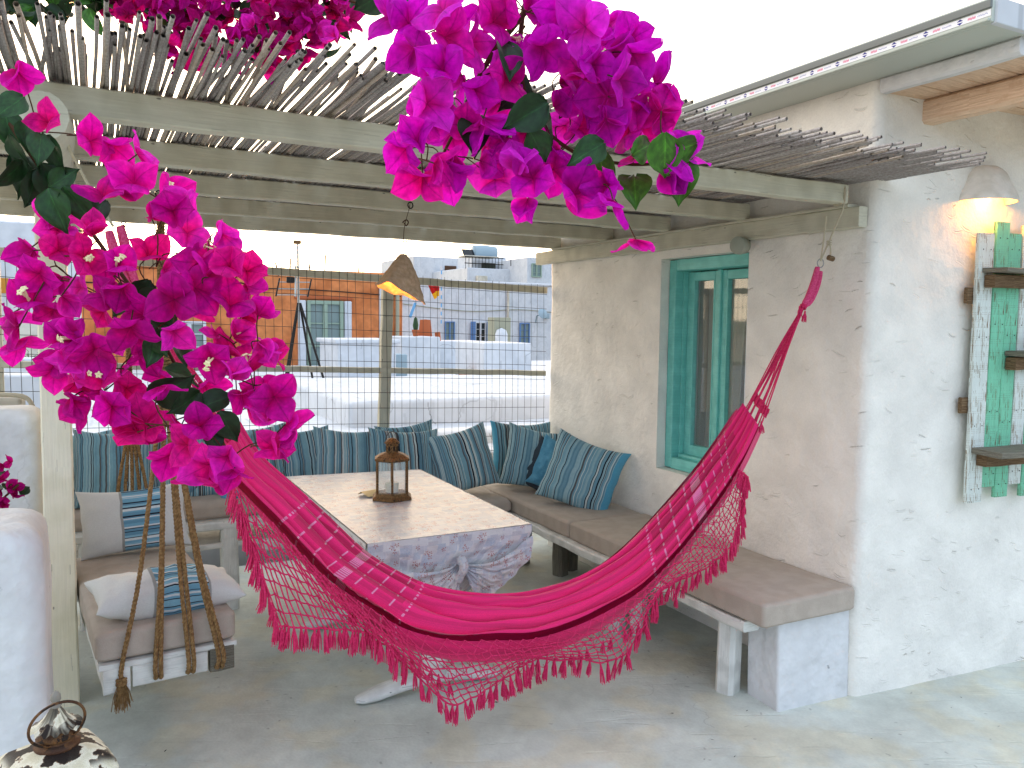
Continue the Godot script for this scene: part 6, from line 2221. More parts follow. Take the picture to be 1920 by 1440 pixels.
func wall_things() -> void:
	var yaw := Basis.from_euler(Vector3(0, deg_to_rad(-5), 0))
	var b := thing("board_shelf", "rustic wall shelf of worn white and mint boards beside the house corner", "shelf", wb(0.77, 0.82, 0.03))
	var o := -b.position
	var planks := [[0.600, 0.094, 0.825, 2.015, M.old_white], [0.692, 0.082, 0.89, 2.068, M.old_mint], [0.778, 0.082, 0.838, 2.022, M.old_mint], [0.864, 0.078, 0.893, 2.062, M.old_white], [0.948, 0.082, 0.832, 2.03, M.old_mint], [1.035, 0.085, 0.86, 2.05, M.old_white]]
	for k in planks.size():
		var q: Array = planks[k]
		var l: float = q[3] - q[2]
		var pl := part("plank", timber(Vector3(l, q[1], 0.020), 0.0025, 500 + k, 0.0012), q[4], b, Transform3D(yaw * Basis.from_euler(Vector3(0, 0, PI / 2 + deg_to_rad([0.4, -0.3, 0.1, -0.2, 0.3, 0.0][k]))), wb(q[0], (q[2] + q[3]) / 2, 0.044 + 0.002 * (k % 2)) + o))
		var n := MB.new()
		for y in [0.06, l * 0.29, l * 0.62, l - 0.07]:
			for s in [-0.025, 0.022]:
				n.lathe(xf(Vector3(y - l / 2, s, 0.0105), 0, 90), [Vector2(0.0028, 0), Vector2(0.0028, 0.001), Vector2(0.0001, 0.0014)], 7)
		part("nails", n.mesh(), M.nail, pl).set_meta("kind", "stuff")
	for y in [1.745, 1.26]:
		part("batten", timber(Vector3(0.56, 0.07, 0.018), 0.003, int(y * 100), 0.001), M.raw_wood, b, Transform3D(yaw, wb(0.80, y, 0.024) + o))
	for q in [[0.575, 1.10, 1.852, 0.020, 0.115], [0.745, 1.14, 1.492, 0.022, 0.11], [0.566, 1.10, 1.060, 0.026, 0.145]]:
		part("shelf_board", timber(Vector3(q[1] - q[0], q[3], q[4]), 0.003, int(q[2] * 100), 0.0015), M.grey_wood, b, Transform3D(yaw * Basis.from_euler(Vector3(0.03, 0, 0)), wb((q[0] + q[1]) / 2, q[2], 0.057 + q[4] / 2) + o))
	for q in [[0.585, 0.825, 1.807], [0.748, 1.02, 1.448], [0.60, 0.86, 1.020]]:
		part("shelf_block", timber(Vector3(q[1] - q[0], 0.056, 0.05), 0.004, int(q[2] * 100), 0.002), M.raw_wood, b, Transform3D(yaw, wb((q[0] + q[1]) / 2, q[2], 0.083) + o))
	# sea shell on the middle shelf
	var sh := thing("sea_shell", "weathered pale conch shell on the middle board of the wall shelf", "shell", wb(0.90, 1.504, 0.115))
	var m := MB.new()
	var rows := []
	for j in 60:
		var t := j / 59.0
		var ang := t * TAU * 2.6
		var c := Vector3(lerpf(-0.055, 0.045, t) * 0.9, 0.045 + 0.018 * sin(ang) * t, 0.018 * cos(ang) * t)
		var rad := 0.004 + 0.040 * pow(t, 1.6)
		var row := PackedVector3Array()
		for i in 21:
			var a := TAU * (i % 20) / 20.0
			row.append(c + Vector3(0.25 * cos(a) * rad, sin(a) * rad * (1.0 + 0.07 * sin(a * 7.0)), cos(a) * rad))
		rows.append(row)
	m.grid(rows, false, true)
	part("whorl", m.mesh(), M.shell, sh, Transform3D(yaw, Vector3()))
	var lip := MB.new()
	rows = []
	for j in 10:
		var row := PackedVector3Array()
		for i in 16:
			var u := i / 15.0
			var a := lerpf(-0.6, 2.4, u)
			var rr := 0.030 + 0.026 * j / 9.0
			row.append(Vector3(0.035 + 0.012 * j / 9.0, 0.040 + sin(a) * rr * 0.8, 0.012 + cos(a) * rr * 0.7))
		rows.append(row)
	lip.grid(rows)
	part("lip", lip.mesh(), M.shell, sh, Transform3D(yaw, Vector3()))
	# lit half dome wall lamp
	var l := thing("wall_lamp", "lit white half dome lamp above the board shelf", "wall lamp", wb(0.628, 2.155, -0.004))
	var d := MB.new()
	var outer := []
	var inner := []
	for j in 15:
		var t := j / 14.0
		# bell: wide at the open foot, rounded at the crown
		var rx := 0.147 * (1.0 - 0.22 * smoothstep(0.0, 0.6, t)) * sqrt(maxf(0.0, 1.0 - pow(t, 3.4)))
		var y := 0.165 * t
		var ra := PackedVector3Array()
		var rb := PackedVector3Array()
		for i in 25:
			var a := PI * i / 24.0
			ra.append(Vector3(cos(a) * rx, y, sin(a) * rx * 0.92))
			rb.append(Vector3(cos(a) * maxf(0, rx - 0.008), y * 0.95, sin(a) * maxf(0, rx - 0.008) * 0.92))
		outer.append(ra)
		inner.append(rb)
	d.grid(outer, true)
	d.grid(inner)
	d.grid([inner[0], outer[0]], true)
	part("shade", d.mesh(), M.shade, l, Transform3D(yaw, Vector3()))
	var bu := MB.new()
	bu.lathe(Transform3D(), [Vector2(0.001, -0.03), Vector2(0.02, -0.02), Vector2(0.028, 0.0), Vector2(0.020, 0.024), Vector2(0.012, 0.04), Vector2(0.001, 0.042)], 16)
	part("bulb", bu.mesh(), M.bulb, l, Transform3D(yaw, yaw * Vector3(0, 0.034, 0.062)))
	var ol := OmniLight3D.new()
	ol.name = "wall_lamp_light"
	ol.light_color = Color(1.0, 0.66, 0.30)
	ol.light_energy = 0.05
	ol.light_size = 0.02
	ol.omni_range = 12.0
	ol.omni_attenuation = 2.0
	ol.shadow_enabled = true
	l.add_child(ol)
	ol.position = yaw * Vector3(0, 0.034, 0.062)
	# round fitting above the window
	var v := thing("round_spotlight", "small round grey spotlight fixed under the ledger beside the window", "spotlight", Vector3(2.86, 1.985, -2.985))
	var vm := MB.new()
	vm.lathe(xf(Vector3(-0.075, 0, 0.01), 0, 0, 90) * xf(Vector3(), 0, 12), [Vector2(0.001, 0.035), Vector2(0.040, 0.034), Vector2(0.043, 0.028), Vector2(0.043, 0.0), Vector2(0.038, -0.004), Vector2(0.037, -0.028), Vector2(0.001, -0.03)], 22)
	part("housing", vm.mesh(), M.grey_paint, v)
	part("bracket", box_mesh(Vector3(0.05, 0.03, 0.03), 0.004), M.dark_iron, v, Transform3D(Basis(), Vector3(-0.03, 0.022, -0.012)))

# ---------------------------------------------------------------- rusty lantern in the near left corner
func floor_lantern() -> void:
	var l := thing("rusty_lantern", "large rusty white lantern with ring handle by the low parapet", "lantern", Vector3(-0.083, 0.0, -1.78))
	var yaw := Transform3D(Basis.from_euler(Vector3(0, deg_to_rad(18), 0)).scaled(Vector3(0.82, 1.0, 0.82)), Vector3())
	var cup := Transform3D(Basis().scaled(Vector3(0.82, 0.74, 0.82)), Vector3(0, 0.752 - 0.654 * 0.74, 0))
	for q in [[-1, -1], [1, -1], [1, 1], [-1, 1]]:
		part("post", box_mesh(Vector3(0.02, 0.60, 0.02), 0.004), M.rusty, l, yaw * Transform3D(Basis(), Vector3(q[0] * 0.092, 0.34, q[1] * 0.092)))
	for k in 4:
		part("pane", box_mesh(Vector3(0.165, 0.58, 0.003), 0.001), M.glass, l, yaw * Transform3D(Basis.from_euler(Vector3(0, PI / 2 * k, 0)), Basis.from_euler(Vector3(0, PI / 2 * k, 0)) * Vector3(0, 0.34, 0.092)))
	part("base", box_mesh(Vector3(0.23, 0.05, 0.23), 0.008), M.rusty, l, yaw * Transform3D(Basis(), Vector3(0, 0.026, 0)))
	part("eave", box_mesh(Vector3(0.235, 0.022, 0.235), 0.006), M.rusty, l, yaw * Transform3D(Basis(), Vector3(0, 0.647, 0)))
	# roof with rounded hips
	var m := MB.new()
	var rows := []
	for j in 13:
		var t := j / 12.0
		var half := lerpf(0.116, 0.108, minf(t / 0.55, 1.0)) if t < 0.55 else lerpf(0.108, 0.036, pow((t - 0.55) / 0.45, 1.25))
		var y := 0.657 + (0.060 * t / 0.55 if t < 0.55 else 0.060 + 0.038 * pow((t - 0.55) / 0.45, 0.62))
		var pw := 0.10 + 0.6 * pow(t, 4.0)
		var row := PackedVector3Array()
		for i in 49:
			var a := TAU * (i % 48) / 48.0
			var c := cos(a)
			var s := sin(a)
			var k := 1.0 / maxf(absf(c), absf(s))
			var rr := half * lerpf(k, 1.0, pw)
			row.append(Vector3(c * rr, y, s * rr))
		rows.append(row)
	m.grid(rows, true, true)
	part("roof", m.mesh(), M.rusty, l, yaw)
	var n := MB.new()
	n.lathe(cup, [Vector2(0.050, 0.654), Vector2(0.052, 0.664), Vector2(0.040, 0.668), Vector2(0.038, 0.676), Vector2(0.046, 0.682), Vector2(0.040, 0.692), Vector2(0.036, 0.700), Vector2(0.036, 0.712)], 30)
	part("collar", n.mesh(), M.rust, l)
	var fl := MB.new()
	rows = []
	for j in 9:
		var t := j / 8.0
		var row := PackedVector3Array()
		for i in 97:
			var a := TAU * (i % 96) / 96.0
			var rr := lerpf(0.058, 0.010, pow(t, 0.62))
			rr *= 1.0 + 0.05 * cos(a * 16.0) * (1.0 - t)
			row.append(Vector3(cos(a) * rr, 0.708 + 0.052 * pow(t, 1.1) - 0.004 * (1.0 - t) * cos(a * 16.0), sin(a) * rr))
		rows.append(row)
	fl.grid(rows, true, true)
	part("fluted_cap", fl.mesh(), M.rusty, l, cup)
	var fi := MB.new()
	fi.lathe(Transform3D(), [Vector2(0.010, 0.758), Vector2(0.013, 0.764), Vector2(0.007, 0.770), Vector2(0.012, 0.780), Vector2(0.011, 0.792), Vector2(0.006, 0.800), Vector2(0.001, 0.804)], 16)
	part("finial", fi.mesh(), mat(Color(0.52, 0.50, 0.46), 0.7), l, cup)
	var rg := PackedVector3Array()
	for k in 37:
		var a := TAU * k / 36.0
		rg.append(Vector3(-0.008 + 0.050 * cos(a), 0.810 + 0.046 * sin(a), 0.034 + 0.010 * sin(a)))
	part("ring_handle", tube_mesh(rg, 0.0028, 8), M.rust, l, xf(Vector3(), 18))

# ---------------------------------------------------------------- bougainvillea
var bract_kinds := []
var flower_kinds := []
var leaf_kinds := []

func bract_grid(m: MB, t: Transform3D, l: float, w: float, r: RandomNumberGenerator) -> void:
	var rows := []
	var cup := r.randf_range(0.18, 0.42)
	var curl := r.randf_range(-0.25, 0.45)
	var ph := r.randf() * TAU
	var bend := r.randf_range(-0.12, 0.12)
	for j in 9:
		var s := j / 8.0
		var half := w * 0.5 * pow(sin(PI * pow(s * 0.97 + 0.02, 0.80)), 0.75) * (1.0 - 0.12 * s * s)
		if s > 0.86:
			half *= lerpf(1.0, 0.22, (s - 0.86) / 0.14)
		var row := PackedVector3Array()
		for i in 7:
			var u := i / 3.0 - 1.0
			var ruff := 0.10 * sin(u * 3.0 + s * 7.0 + ph) * absf(u)
			row.append(t * Vector3(u * half + bend * s * s * l, s * l * (1.0 - 0.10 * curl * s), l * (cup * 0.5 * u * u * sin(PI * s) + curl * 0.45 * s * s - 0.10 * sin(PI * s) + ruff * s)))
		rows.append(row)
	m.grid(rows)

func petals() -> void:
	var r := RandomNumberGenerator.new()
	r.seed = 700
	for k in 8:
		var m := MB.new()
		bract_grid(m, Transform3D(), r.randf_range(0.038, 0.045), r.randf_range(0.036, 0.043), r)
		bract_kinds.append(m.mesh())
	for k in 6:
		var m := MB.new()
		for q in 3:
			bract_grid(m, Transform3D(Basis.from_euler(Vector3(0, TAU * q / 3.0, 0)) * Basis.from_euler(Vector3(r.randf_range(0.5, 1.1), 0, 0))), r.randf_range(0.034, 0.042), r.randf_range(0.028, 0.035), r)
		flower_kinds.append(m.mesh())
	for k in 5:
		var m := MB.new()
		var rows := []
		var fold := r.randf_range(0.1, 0.35)
		var dr := r.randf_range(0.05, 0.4)
		for j in 9:
			var s := j / 8.0
			var half := 0.019 * pow(sin(PI * pow(s * 0.98 + 0.01, 0.70)), 0.9)
			if s > 0.8:
				half *= lerpf(1.0, 0.25, (s - 0.8) / 0.2)
			var row := PackedVector3Array()
			for i in 7:
				var u := i / 3.0 - 1.0
				row.append(Vector3(u * half, s * 0.055 - 0.006, absf(u) * half * fold - dr * 0.055 * s * s + 0.002 * sin(u * 5.0 + s * 6.0 + k)))
			rows.append(row)
		m.grid(rows)
		leaf_kinds.append(m.mesh())

func floret_mesh() -> Mesh:
	var m := MB.new()
	m.tube(PackedVector3Array([Vector3(0, 0, 0), Vector3(0, 0.010, 0), Vector3(0.001, 0.020, 0)]), [0.0014, 0.0017, 0.0014], 6)
	var rows := []
	for j in 5:
		var row := PackedVector3Array()
		for i in 31:
			var a := TAU * (i % 30) / 30.0
			var rr := (0.001 + 0.0034 * j / 4.0) * (1.0 + 0.22 * cos(a * 5.0) * j / 4.0)
			row.append(Vector3(cos(a) * rr, 0.020 + 0.0012 * sin(j * 0.9), sin(a) * rr))
		rows.append(row)
	m.grid(rows, true, true)
	return m.mesh()

func blossom(parent: Node3D, p: Vector3, face: Vector3, mats: Array, r: RandomNumberGenerator, size: float, with_floret: bool, fm: Mesh) -> void:
	var f := Node3D.new()
	f.name = "flower"
	var k := 0
	while parent.has_node(NodePath(f.name)):
		k += 1
		f.name = "flower_%03d" % k
	parent.add_child(f, true)
	var y := face.normalized()
	var x := y.cross(Vector3(r.randf() - 0.5, r.randf() - 0.5, r.randf() - 0.5)).normalized()
	f.transform = Transform3D(Basis(x, y, x.cross(y)).scaled(Vector3.ONE * size), p - parent.position)
	var open := r.randf_range(0.45, 1.15)
	var spin := r.randf() * TAU
	var mt: Material = mats[r.randi() % mats.size()]
	for q in 3:
		part("bract", bract_kinds[r.randi() % 8], mt, f, Transform3D(Basis.from_euler(Vector3(0, spin + TAU * q / 3.0 + r.randfn(0, 0.15), 0)) * Basis.from_euler(Vector3(open + r.randfn(0, 0.16), 0, 0)), Vector3()))
	if with_floret:
		for q in 2:
			part("floret", fm, M.floret, f, Transform3D(Basis.from_euler(Vector3(r.randfn(0, 0.35), 0, r.randfn(0, 0.35))), Vector3(r.randfn(0, 0.003), 0.006, r.randfn(0, 0.003))))

func bunch(called: String, label: String, spots: Array, leaves: Array, stems: Array, mats: Array, size: float, seed_: int, leaf_shift: int) -> void:
	var r := RandomNumberGenerator.new()
	r.seed = seed_
	var b := thing(called, label, "plant", spots[spots.size() / 2], "bougainvillea branches")
	var fm := floret_mesh()
	var eye := Vector3(0, 1.6, 0)
	for k in stems.size():
		var c := curve(stems[k], 40)
		var rad := []
		for i in 41:
			rad.append(lerpf(0.0042, 0.0016, i / 40.0))
		part("stem", tube_mesh(c, rad, 7), M.stem, b, Transform3D(Basis(), -b.position))
	var tw := MB.new()
	# twigs fork: each flower hangs from the stem or from a twig already grown nearer to it
	var knots := []
	for s: Array in stems:
		for i in 41:
			knots.append(catmull(s, i / 40.0))
	var stem_count := knots.size()
	var order := []
	for k in spots.size():
		var bd0 := 1e9
		for i in stem_count:
			bd0 = minf(bd0, (knots[i] as Vector3).distance_to(spots[k]))
		order.append([bd0, k])
	order.sort_custom(func(x, y): return x[0] < y[0])
	for pair in order:
		var p: Vector3 = spots[pair[1]]
		var best := Vector3()
		var bd := 1e9
		for i in knots.size():
			var q: Vector3 = knots[i]
			var d := q.distance_to(p) * (1.0 if i >= stem_count else 1.12)
			if d < bd:
				bd = d
				best = q
		knots.append(best.lerp(p, 0.55) + Vector3(0, 0.003, -0.004))
		var away := (p - best)
		var face := away.normalized() * 0.6 + Vector3(0, -0.25, 0) + Vector3(r.randfn(0, 0.65), r.randfn(0, 0.65), r.randfn(0.4, 0.65))
		blossom(b, p, face, mats, r, size * r.randf_range(0.86, 1.12), r.randf() < 0.11, fm)
		if bd > 0.012:
			var mid := best.lerp(p, 0.5) + Vector3(r.randfn(0, 0.008), r.randf_range(0.0, 0.012), r.randfn(0, 0.006))
			tw.tube(curve([best, mid, p], 8), 0.0009, 4, false)
	part("twigs", tw.mesh(), M.stem, b, Transform3D(Basis(), -b.position)).set_meta("kind", "stuff")
	for k in leaves.size():
		var p: Vector3 = leaves[k]
		var n := Vector3(r.randfn(0, 0.5), r.randfn(0.2, 0.4), r.randfn(0.8, 0.3)).normalized()
		var d := Vector3(r.randfn(0.1, 0.5), r.randfn(-0.6, 0.4), 0.1)
		d = (d - n * d.dot(n)).normalized()
		var sz := r.randf_range(0.75, 1.10)
		part("leaf", leaf_kinds[r.randi() % 5], M.leaf[2 if leaf_shift > 0 and k >= leaf_shift else r.randi() % 2], b, Transform3D(Basis(d.cross(n), d, n).scaled(Vector3.ONE * sz), p - b.position - d * 0.02))

func bougainvillea() -> void:
	bunch("bougainvillea_branch", "magenta bougainvillea branch hanging down at the left before the swing", [
		Vector3(-0.077, 1.905, -1.19), Vector3(-0.043, 1.842, -1.181), Vector3(0.002, 1.821, -1.163), Vector3(0.025, 1.821, -1.169), Vector3(0.054, 1.804, -1.127), Vector3(0.033, 1.758, -1.157),
		Vector3(0.046, 1.754, -1.039), Vector3(0.016, 1.745, -1.108), Vector3(0.088, 1.756, -1.131), Vector3(0.104, 1.738, -1.084), Vector3(0.07, 1.726, -1.132), Vector3(0.086, 1.725, -1.026),
		Vector3(0.104, 1.703, -1.059), Vector3(0.135, 1.703, -1.015), Vector3(-0.047, 1.715, -1.148), Vector3(-0.036, 1.706, -1.145), Vector3(0.002, 1.695, -1.054), Vector3(-0.06, 1.678, -1.111),
		Vector3(-0.035, 1.679, -1.105), Vector3(0.139, 1.687, -1.095), Vector3(-0.08, 1.675, -1.189), Vector3(-0.054, 1.651, -1.098), Vector3(-0.033, 1.65, -1.167), Vector3(-0.008, 1.671, -1.073),
		Vector3(0.014, 1.67, -1.121), Vector3(0.028, 1.656, -1.052), Vector3(0.031, 1.637, -1.033), Vector3(-0.053, 1.632, -1.185), Vector3(-0.032, 1.625, -1.091), Vector3(-0.062, 1.616, -1.106),
		Vector3(-0.044, 1.61, -1.192), Vector3(-0.091, 1.604, -1.202), Vector3(-0.078, 1.588, -1.121), Vector3(-0.087, 1.568, -1.208), Vector3(-0.011, 1.636, -1.122), Vector3(0.012, 1.607, -1.124),
		Vector3(0.022, 1.622, -1.062), Vector3(0.065, 1.678, -1.136), Vector3(0.079, 1.661, -1.096), Vector3(0.077, 1.648, -1.13), Vector3(0.105, 1.683, -1.11), Vector3(0.115, 1.668, -1.029),
		Vector3(0.136, 1.675, -1.026), Vector3(0.107, 1.636, -1.014), Vector3(0.122, 1.649, -1.005), Vector3(0.142, 1.659, -0.985), Vector3(0.164, 1.657, -1.003), Vector3(0.167, 1.644, -1.038),
		Vector3(0.084, 1.622, -1.005), Vector3(0.105, 1.615, -1.077), Vector3(0.114, 1.614, -1.03), Vector3(0.145, 1.615, -1.01), Vector3(0.166, 1.603, -1.062), Vector3(0.178, 1.605, -1.013),
		Vector3(0.057, 1.603, -1.056), Vector3(0.053, 1.583, -1.076), Vector3(0.058, 1.561, -1.1), Vector3(0.038, 1.59, -1.032), Vector3(0.025, 1.581, -1.153), Vector3(0.081, 1.587, -1.005),
		Vector3(0.14, 1.581, -1.065), Vector3(0.158, 1.576, -1.067), Vector3(0.12, 1.557, -0.982), Vector3(0.152, 1.556, -1.061), Vector3(0.177, 1.574, -0.997), Vector3(0.187, 1.562, -1.017),
		Vector3(-0.031, 1.572, -1.061), Vector3(-0.014, 1.58, -1.057), Vector3(0.001, 1.563, -1.065), Vector3(-0.037, 1.545, -1.179), Vector3(-0.02, 1.554, -1.077), Vector3(0.02, 1.556, -1.126),
		Vector3(0.037, 1.542, -1.137), Vector3(-0.043, 1.535, -1.18), Vector3(0.01, 1.534, -1.078), Vector3(-0.021, 1.522, -1.094), Vector3(-0.026, 1.502, -1.116), Vector3(-0.013, 1.489, -1.139),
		Vector3(0.017, 1.497, -1.042), Vector3(0.035, 1.512, -1.113), Vector3(0.01, 1.507, -1.132), Vector3(0.081, 1.529, -1.104), Vector3(0.067, 1.522, -1.009), Vector3(0.124, 1.517, -1.092),
		Vector3(0.142, 1.531, -0.978), Vector3(0.166, 1.536, -0.996), Vector3(0.16, 1.511, -1.031), Vector3(0.191, 1.506, -1.053), Vector3(0.19, 1.508, -0.981), Vector3(0.173, 1.489, -1.061),
		Vector3(0.188, 1.476, -1.005), Vector3(0.201, 1.475, -0.969), Vector3(0.186, 1.455, -0.976), Vector3(0.189, 1.449, -0.956), Vector3(0.051, 1.478, -1.019), Vector3(0.043, 1.467, -1.03),
		Vector3(0.058, 1.444, -1.088), Vector3(0.092, 1.47, -1.111), Vector3(0.109, 1.474, -0.999), Vector3(0.094, 1.454, -0.991), Vector3(0.084, 1.426, -1.11), Vector3(0.122, 1.423, -1.033),
		Vector3(0.141, 1.435, -1.009), Vector3(0.144, 1.423, -0.985), Vector3(0.113, 1.409, -1.045), Vector3(0.13, 1.394, -1.063)], [
		Vector3(-0.083, 1.852, -1.158), Vector3(-0.089, 1.838, -1.229), Vector3(-0.079, 1.803, -1.199), Vector3(-0.069, 1.826, -1.205), Vector3(-0.053, 1.807, -1.167), Vector3(-0.036, 1.802, -1.181),
		Vector3(-0.077, 1.784, -1.218), Vector3(-0.062, 1.763, -1.193), Vector3(-0.042, 1.769, -1.192), Vector3(-0.036, 1.727, -1.107), Vector3(-0.012, 1.734, -1.11), Vector3(0.005, 1.726, -1.132),
		Vector3(-0.027, 1.777, -1.177), Vector3(0.031, 1.619, -1.085), Vector3(0.057, 1.624, -1.124), Vector3(0.079, 1.594, -1.104), Vector3(0.062, 1.559, -1.043), Vector3(0.099, 1.558, -1.072),
		Vector3(0.098, 1.532, -1.043), Vector3(0.078, 1.514, -1.032), Vector3(0.096, 1.498, -1.031), Vector3(0.124, 1.498, -1.037), Vector3(0.125, 1.457, -1.017), Vector3(0.143, 1.468, -1.01),
		Vector3(0.07, 1.573, -1.039), Vector3(-0.086, 1.773, -1.186), Vector3(0.068, 1.617, -1.083)], [[
		Vector3(-0.35, 2.42, -2), Vector3(-0.5, 2.5, -1.55), Vector3(-0.42, 2.2, -1.15), Vector3(-0.133, 1.921, -1.262), Vector3(-0.087, 1.844, -1.231), Vector3(-0.06, 1.799, -1.213),
		Vector3(-0.032, 1.752, -1.194), Vector3(-0.009, 1.724, -1.18), Vector3(0.021, 1.677, -1.16), Vector3(0.052, 1.625, -1.14), Vector3(0.076, 1.577, -1.123), Vector3(0.099, 1.527, -1.107),
		Vector3(0.125, 1.48, -1.089), Vector3(0.143, 1.446, -1.077), Vector3(0.151, 1.422, -1.071)]], M.bracts_red, 0.85, 801, 0)
	bunch("bougainvillea_branch", "violet pink bougainvillea branch hanging from the top before the beams", [
		Vector3(0.311, 1.945, -0.902), Vector3(0.325, 1.936, -0.889), Vector3(0.315, 1.893, -0.841), Vector3(0.36, 1.944, -0.939), Vector3(0.343, 1.932, -0.827), Vector3(0.376, 1.939, -0.873),
		Vector3(0.409, 1.97, -0.905), Vector3(0.347, 1.909, -0.836), Vector3(0.403, 1.928, -0.89), Vector3(0.418, 1.921, -0.911), Vector3(0.422, 1.896, -0.864), Vector3(0.396, 1.892, -0.898),
		Vector3(0.344, 1.87, -0.831), Vector3(0.421, 1.875, -0.836), Vector3(0.329, 1.837, -0.842), Vector3(0.38, 1.864, -0.912), Vector3(0.38, 1.861, -0.837), Vector3(0.34, 1.83, -0.877),
		Vector3(0.445, 1.866, -0.899), Vector3(0.476, 1.941, -0.869), Vector3(0.459, 1.946, -0.895), Vector3(0.412, 1.94, -0.849), Vector3(0.426, 1.961, -0.848), Vector3(0.462, 1.966, -0.862),
		Vector3(0.462, 1.943, -0.826), Vector3(0.451, 1.907, -0.803), Vector3(0.48, 1.951, -0.807), Vector3(0.485, 1.923, -0.768), Vector3(0.487, 1.917, -0.797), Vector3(0.546, 1.934, -0.851),
		Vector3(0.563, 1.964, -0.841), Vector3(0.562, 1.929, -0.793), Vector3(0.532, 1.914, -0.79), Vector3(0.543, 1.903, -0.762), Vector3(0.512, 1.864, -0.741), Vector3(0.498, 1.886, -0.775),
		Vector3(0.502, 1.899, -0.843), Vector3(0.503, 1.887, -0.853), Vector3(0.494, 1.875, -0.788), Vector3(0.584, 1.898, -0.801), Vector3(0.597, 1.883, -0.791), Vector3(0.511, 1.87, -0.824),
		Vector3(0.484, 1.851, -0.832), Vector3(0.525, 1.859, -0.824), Vector3(0.519, 1.855, -0.773), Vector3(0.572, 1.863, -0.793), Vector3(0.511, 1.827, -0.764), Vector3(0.581, 1.843, -0.756),
		Vector3(0.581, 1.843, -0.795), Vector3(0.562, 1.823, -0.793), Vector3(0.391, 1.826, -0.828), Vector3(0.391, 1.827, -0.916), Vector3(0.393, 1.825, -0.875), Vector3(0.326, 1.799, -0.899),
		Vector3(0.313, 1.791, -0.828), Vector3(0.372, 1.793, -0.87), Vector3(0.339, 1.775, -0.845), Vector3(0.369, 1.775, -0.886), Vector3(0.337, 1.766, -0.874), Vector3(0.421, 1.82, -0.883),
		Vector3(0.405, 1.788, -0.866), Vector3(0.428, 1.769, -0.872), Vector3(0.428, 1.771, -0.812), Vector3(0.434, 1.815, -0.852), Vector3(0.458, 1.823, -0.853), Vector3(0.464, 1.748, -0.856),
		Vector3(0.442, 1.761, -0.804), Vector3(0.492, 1.783, -0.846), Vector3(0.502, 1.805, -0.847), Vector3(0.51, 1.828, -0.82), Vector3(0.515, 1.84, -0.857), Vector3(0.53, 1.776, -0.841),
		Vector3(0.493, 1.747, -0.799), Vector3(0.53, 1.759, -0.782), Vector3(0.508, 1.735, -0.742), Vector3(0.581, 1.803, -0.801), Vector3(0.599, 1.817, -0.806), Vector3(0.587, 1.796, -0.748),
		Vector3(0.618, 1.799, -0.762), Vector3(0.6, 1.785, -0.773), Vector3(0.57, 1.7, -0.784)], [
		Vector3(0.295, 1.971, -0.94), Vector3(0.333, 1.971, -0.918), Vector3(0.425, 1.901, -0.832), Vector3(0.455, 1.877, -0.875), Vector3(0.433, 1.83, -0.801), Vector3(0.471, 1.821, -0.817),
		Vector3(0.454, 1.797, -0.812), Vector3(0.394, 1.82, -0.857), Vector3(0.495, 1.791, -0.775), Vector3(0.576, 1.765, -0.796), Vector3(0.565, 1.801, -0.763), Vector3(0.568, 1.787, -0.73),
		Vector3(0.614, 1.771, -0.757), Vector3(0.341, 1.885, -0.862), Vector3(0.529, 1.776, -0.795), Vector3(0.597, 1.798, -0.743)], [[
		Vector3(0.15, 2.5, -2), Vector3(0.18, 2.82, -1.6), Vector3(0.36, 2.55, -1), Vector3(0.488, 2.046, -0.881), Vector3(0.472, 1.988, -0.884), Vector3(0.465, 1.93, -0.883),
		Vector3(0.469, 1.872, -0.876), Vector3(0.488, 1.834, -0.863), Vector3(0.524, 1.803, -0.841), Vector3(0.561, 1.794, -0.821), Vector3(0.595, 1.792, -0.803), Vector3(0.631, 1.798, -0.785)], [
		Vector3(0.467, 1.971, -0.874), Vector3(0.435, 1.926, -0.887), Vector3(0.411, 1.882, -0.896), Vector3(0.393, 1.837, -0.901), Vector3(0.375, 1.799, -0.907)]], M.bracts_violet, 0.96, 802, 9)
	vine()

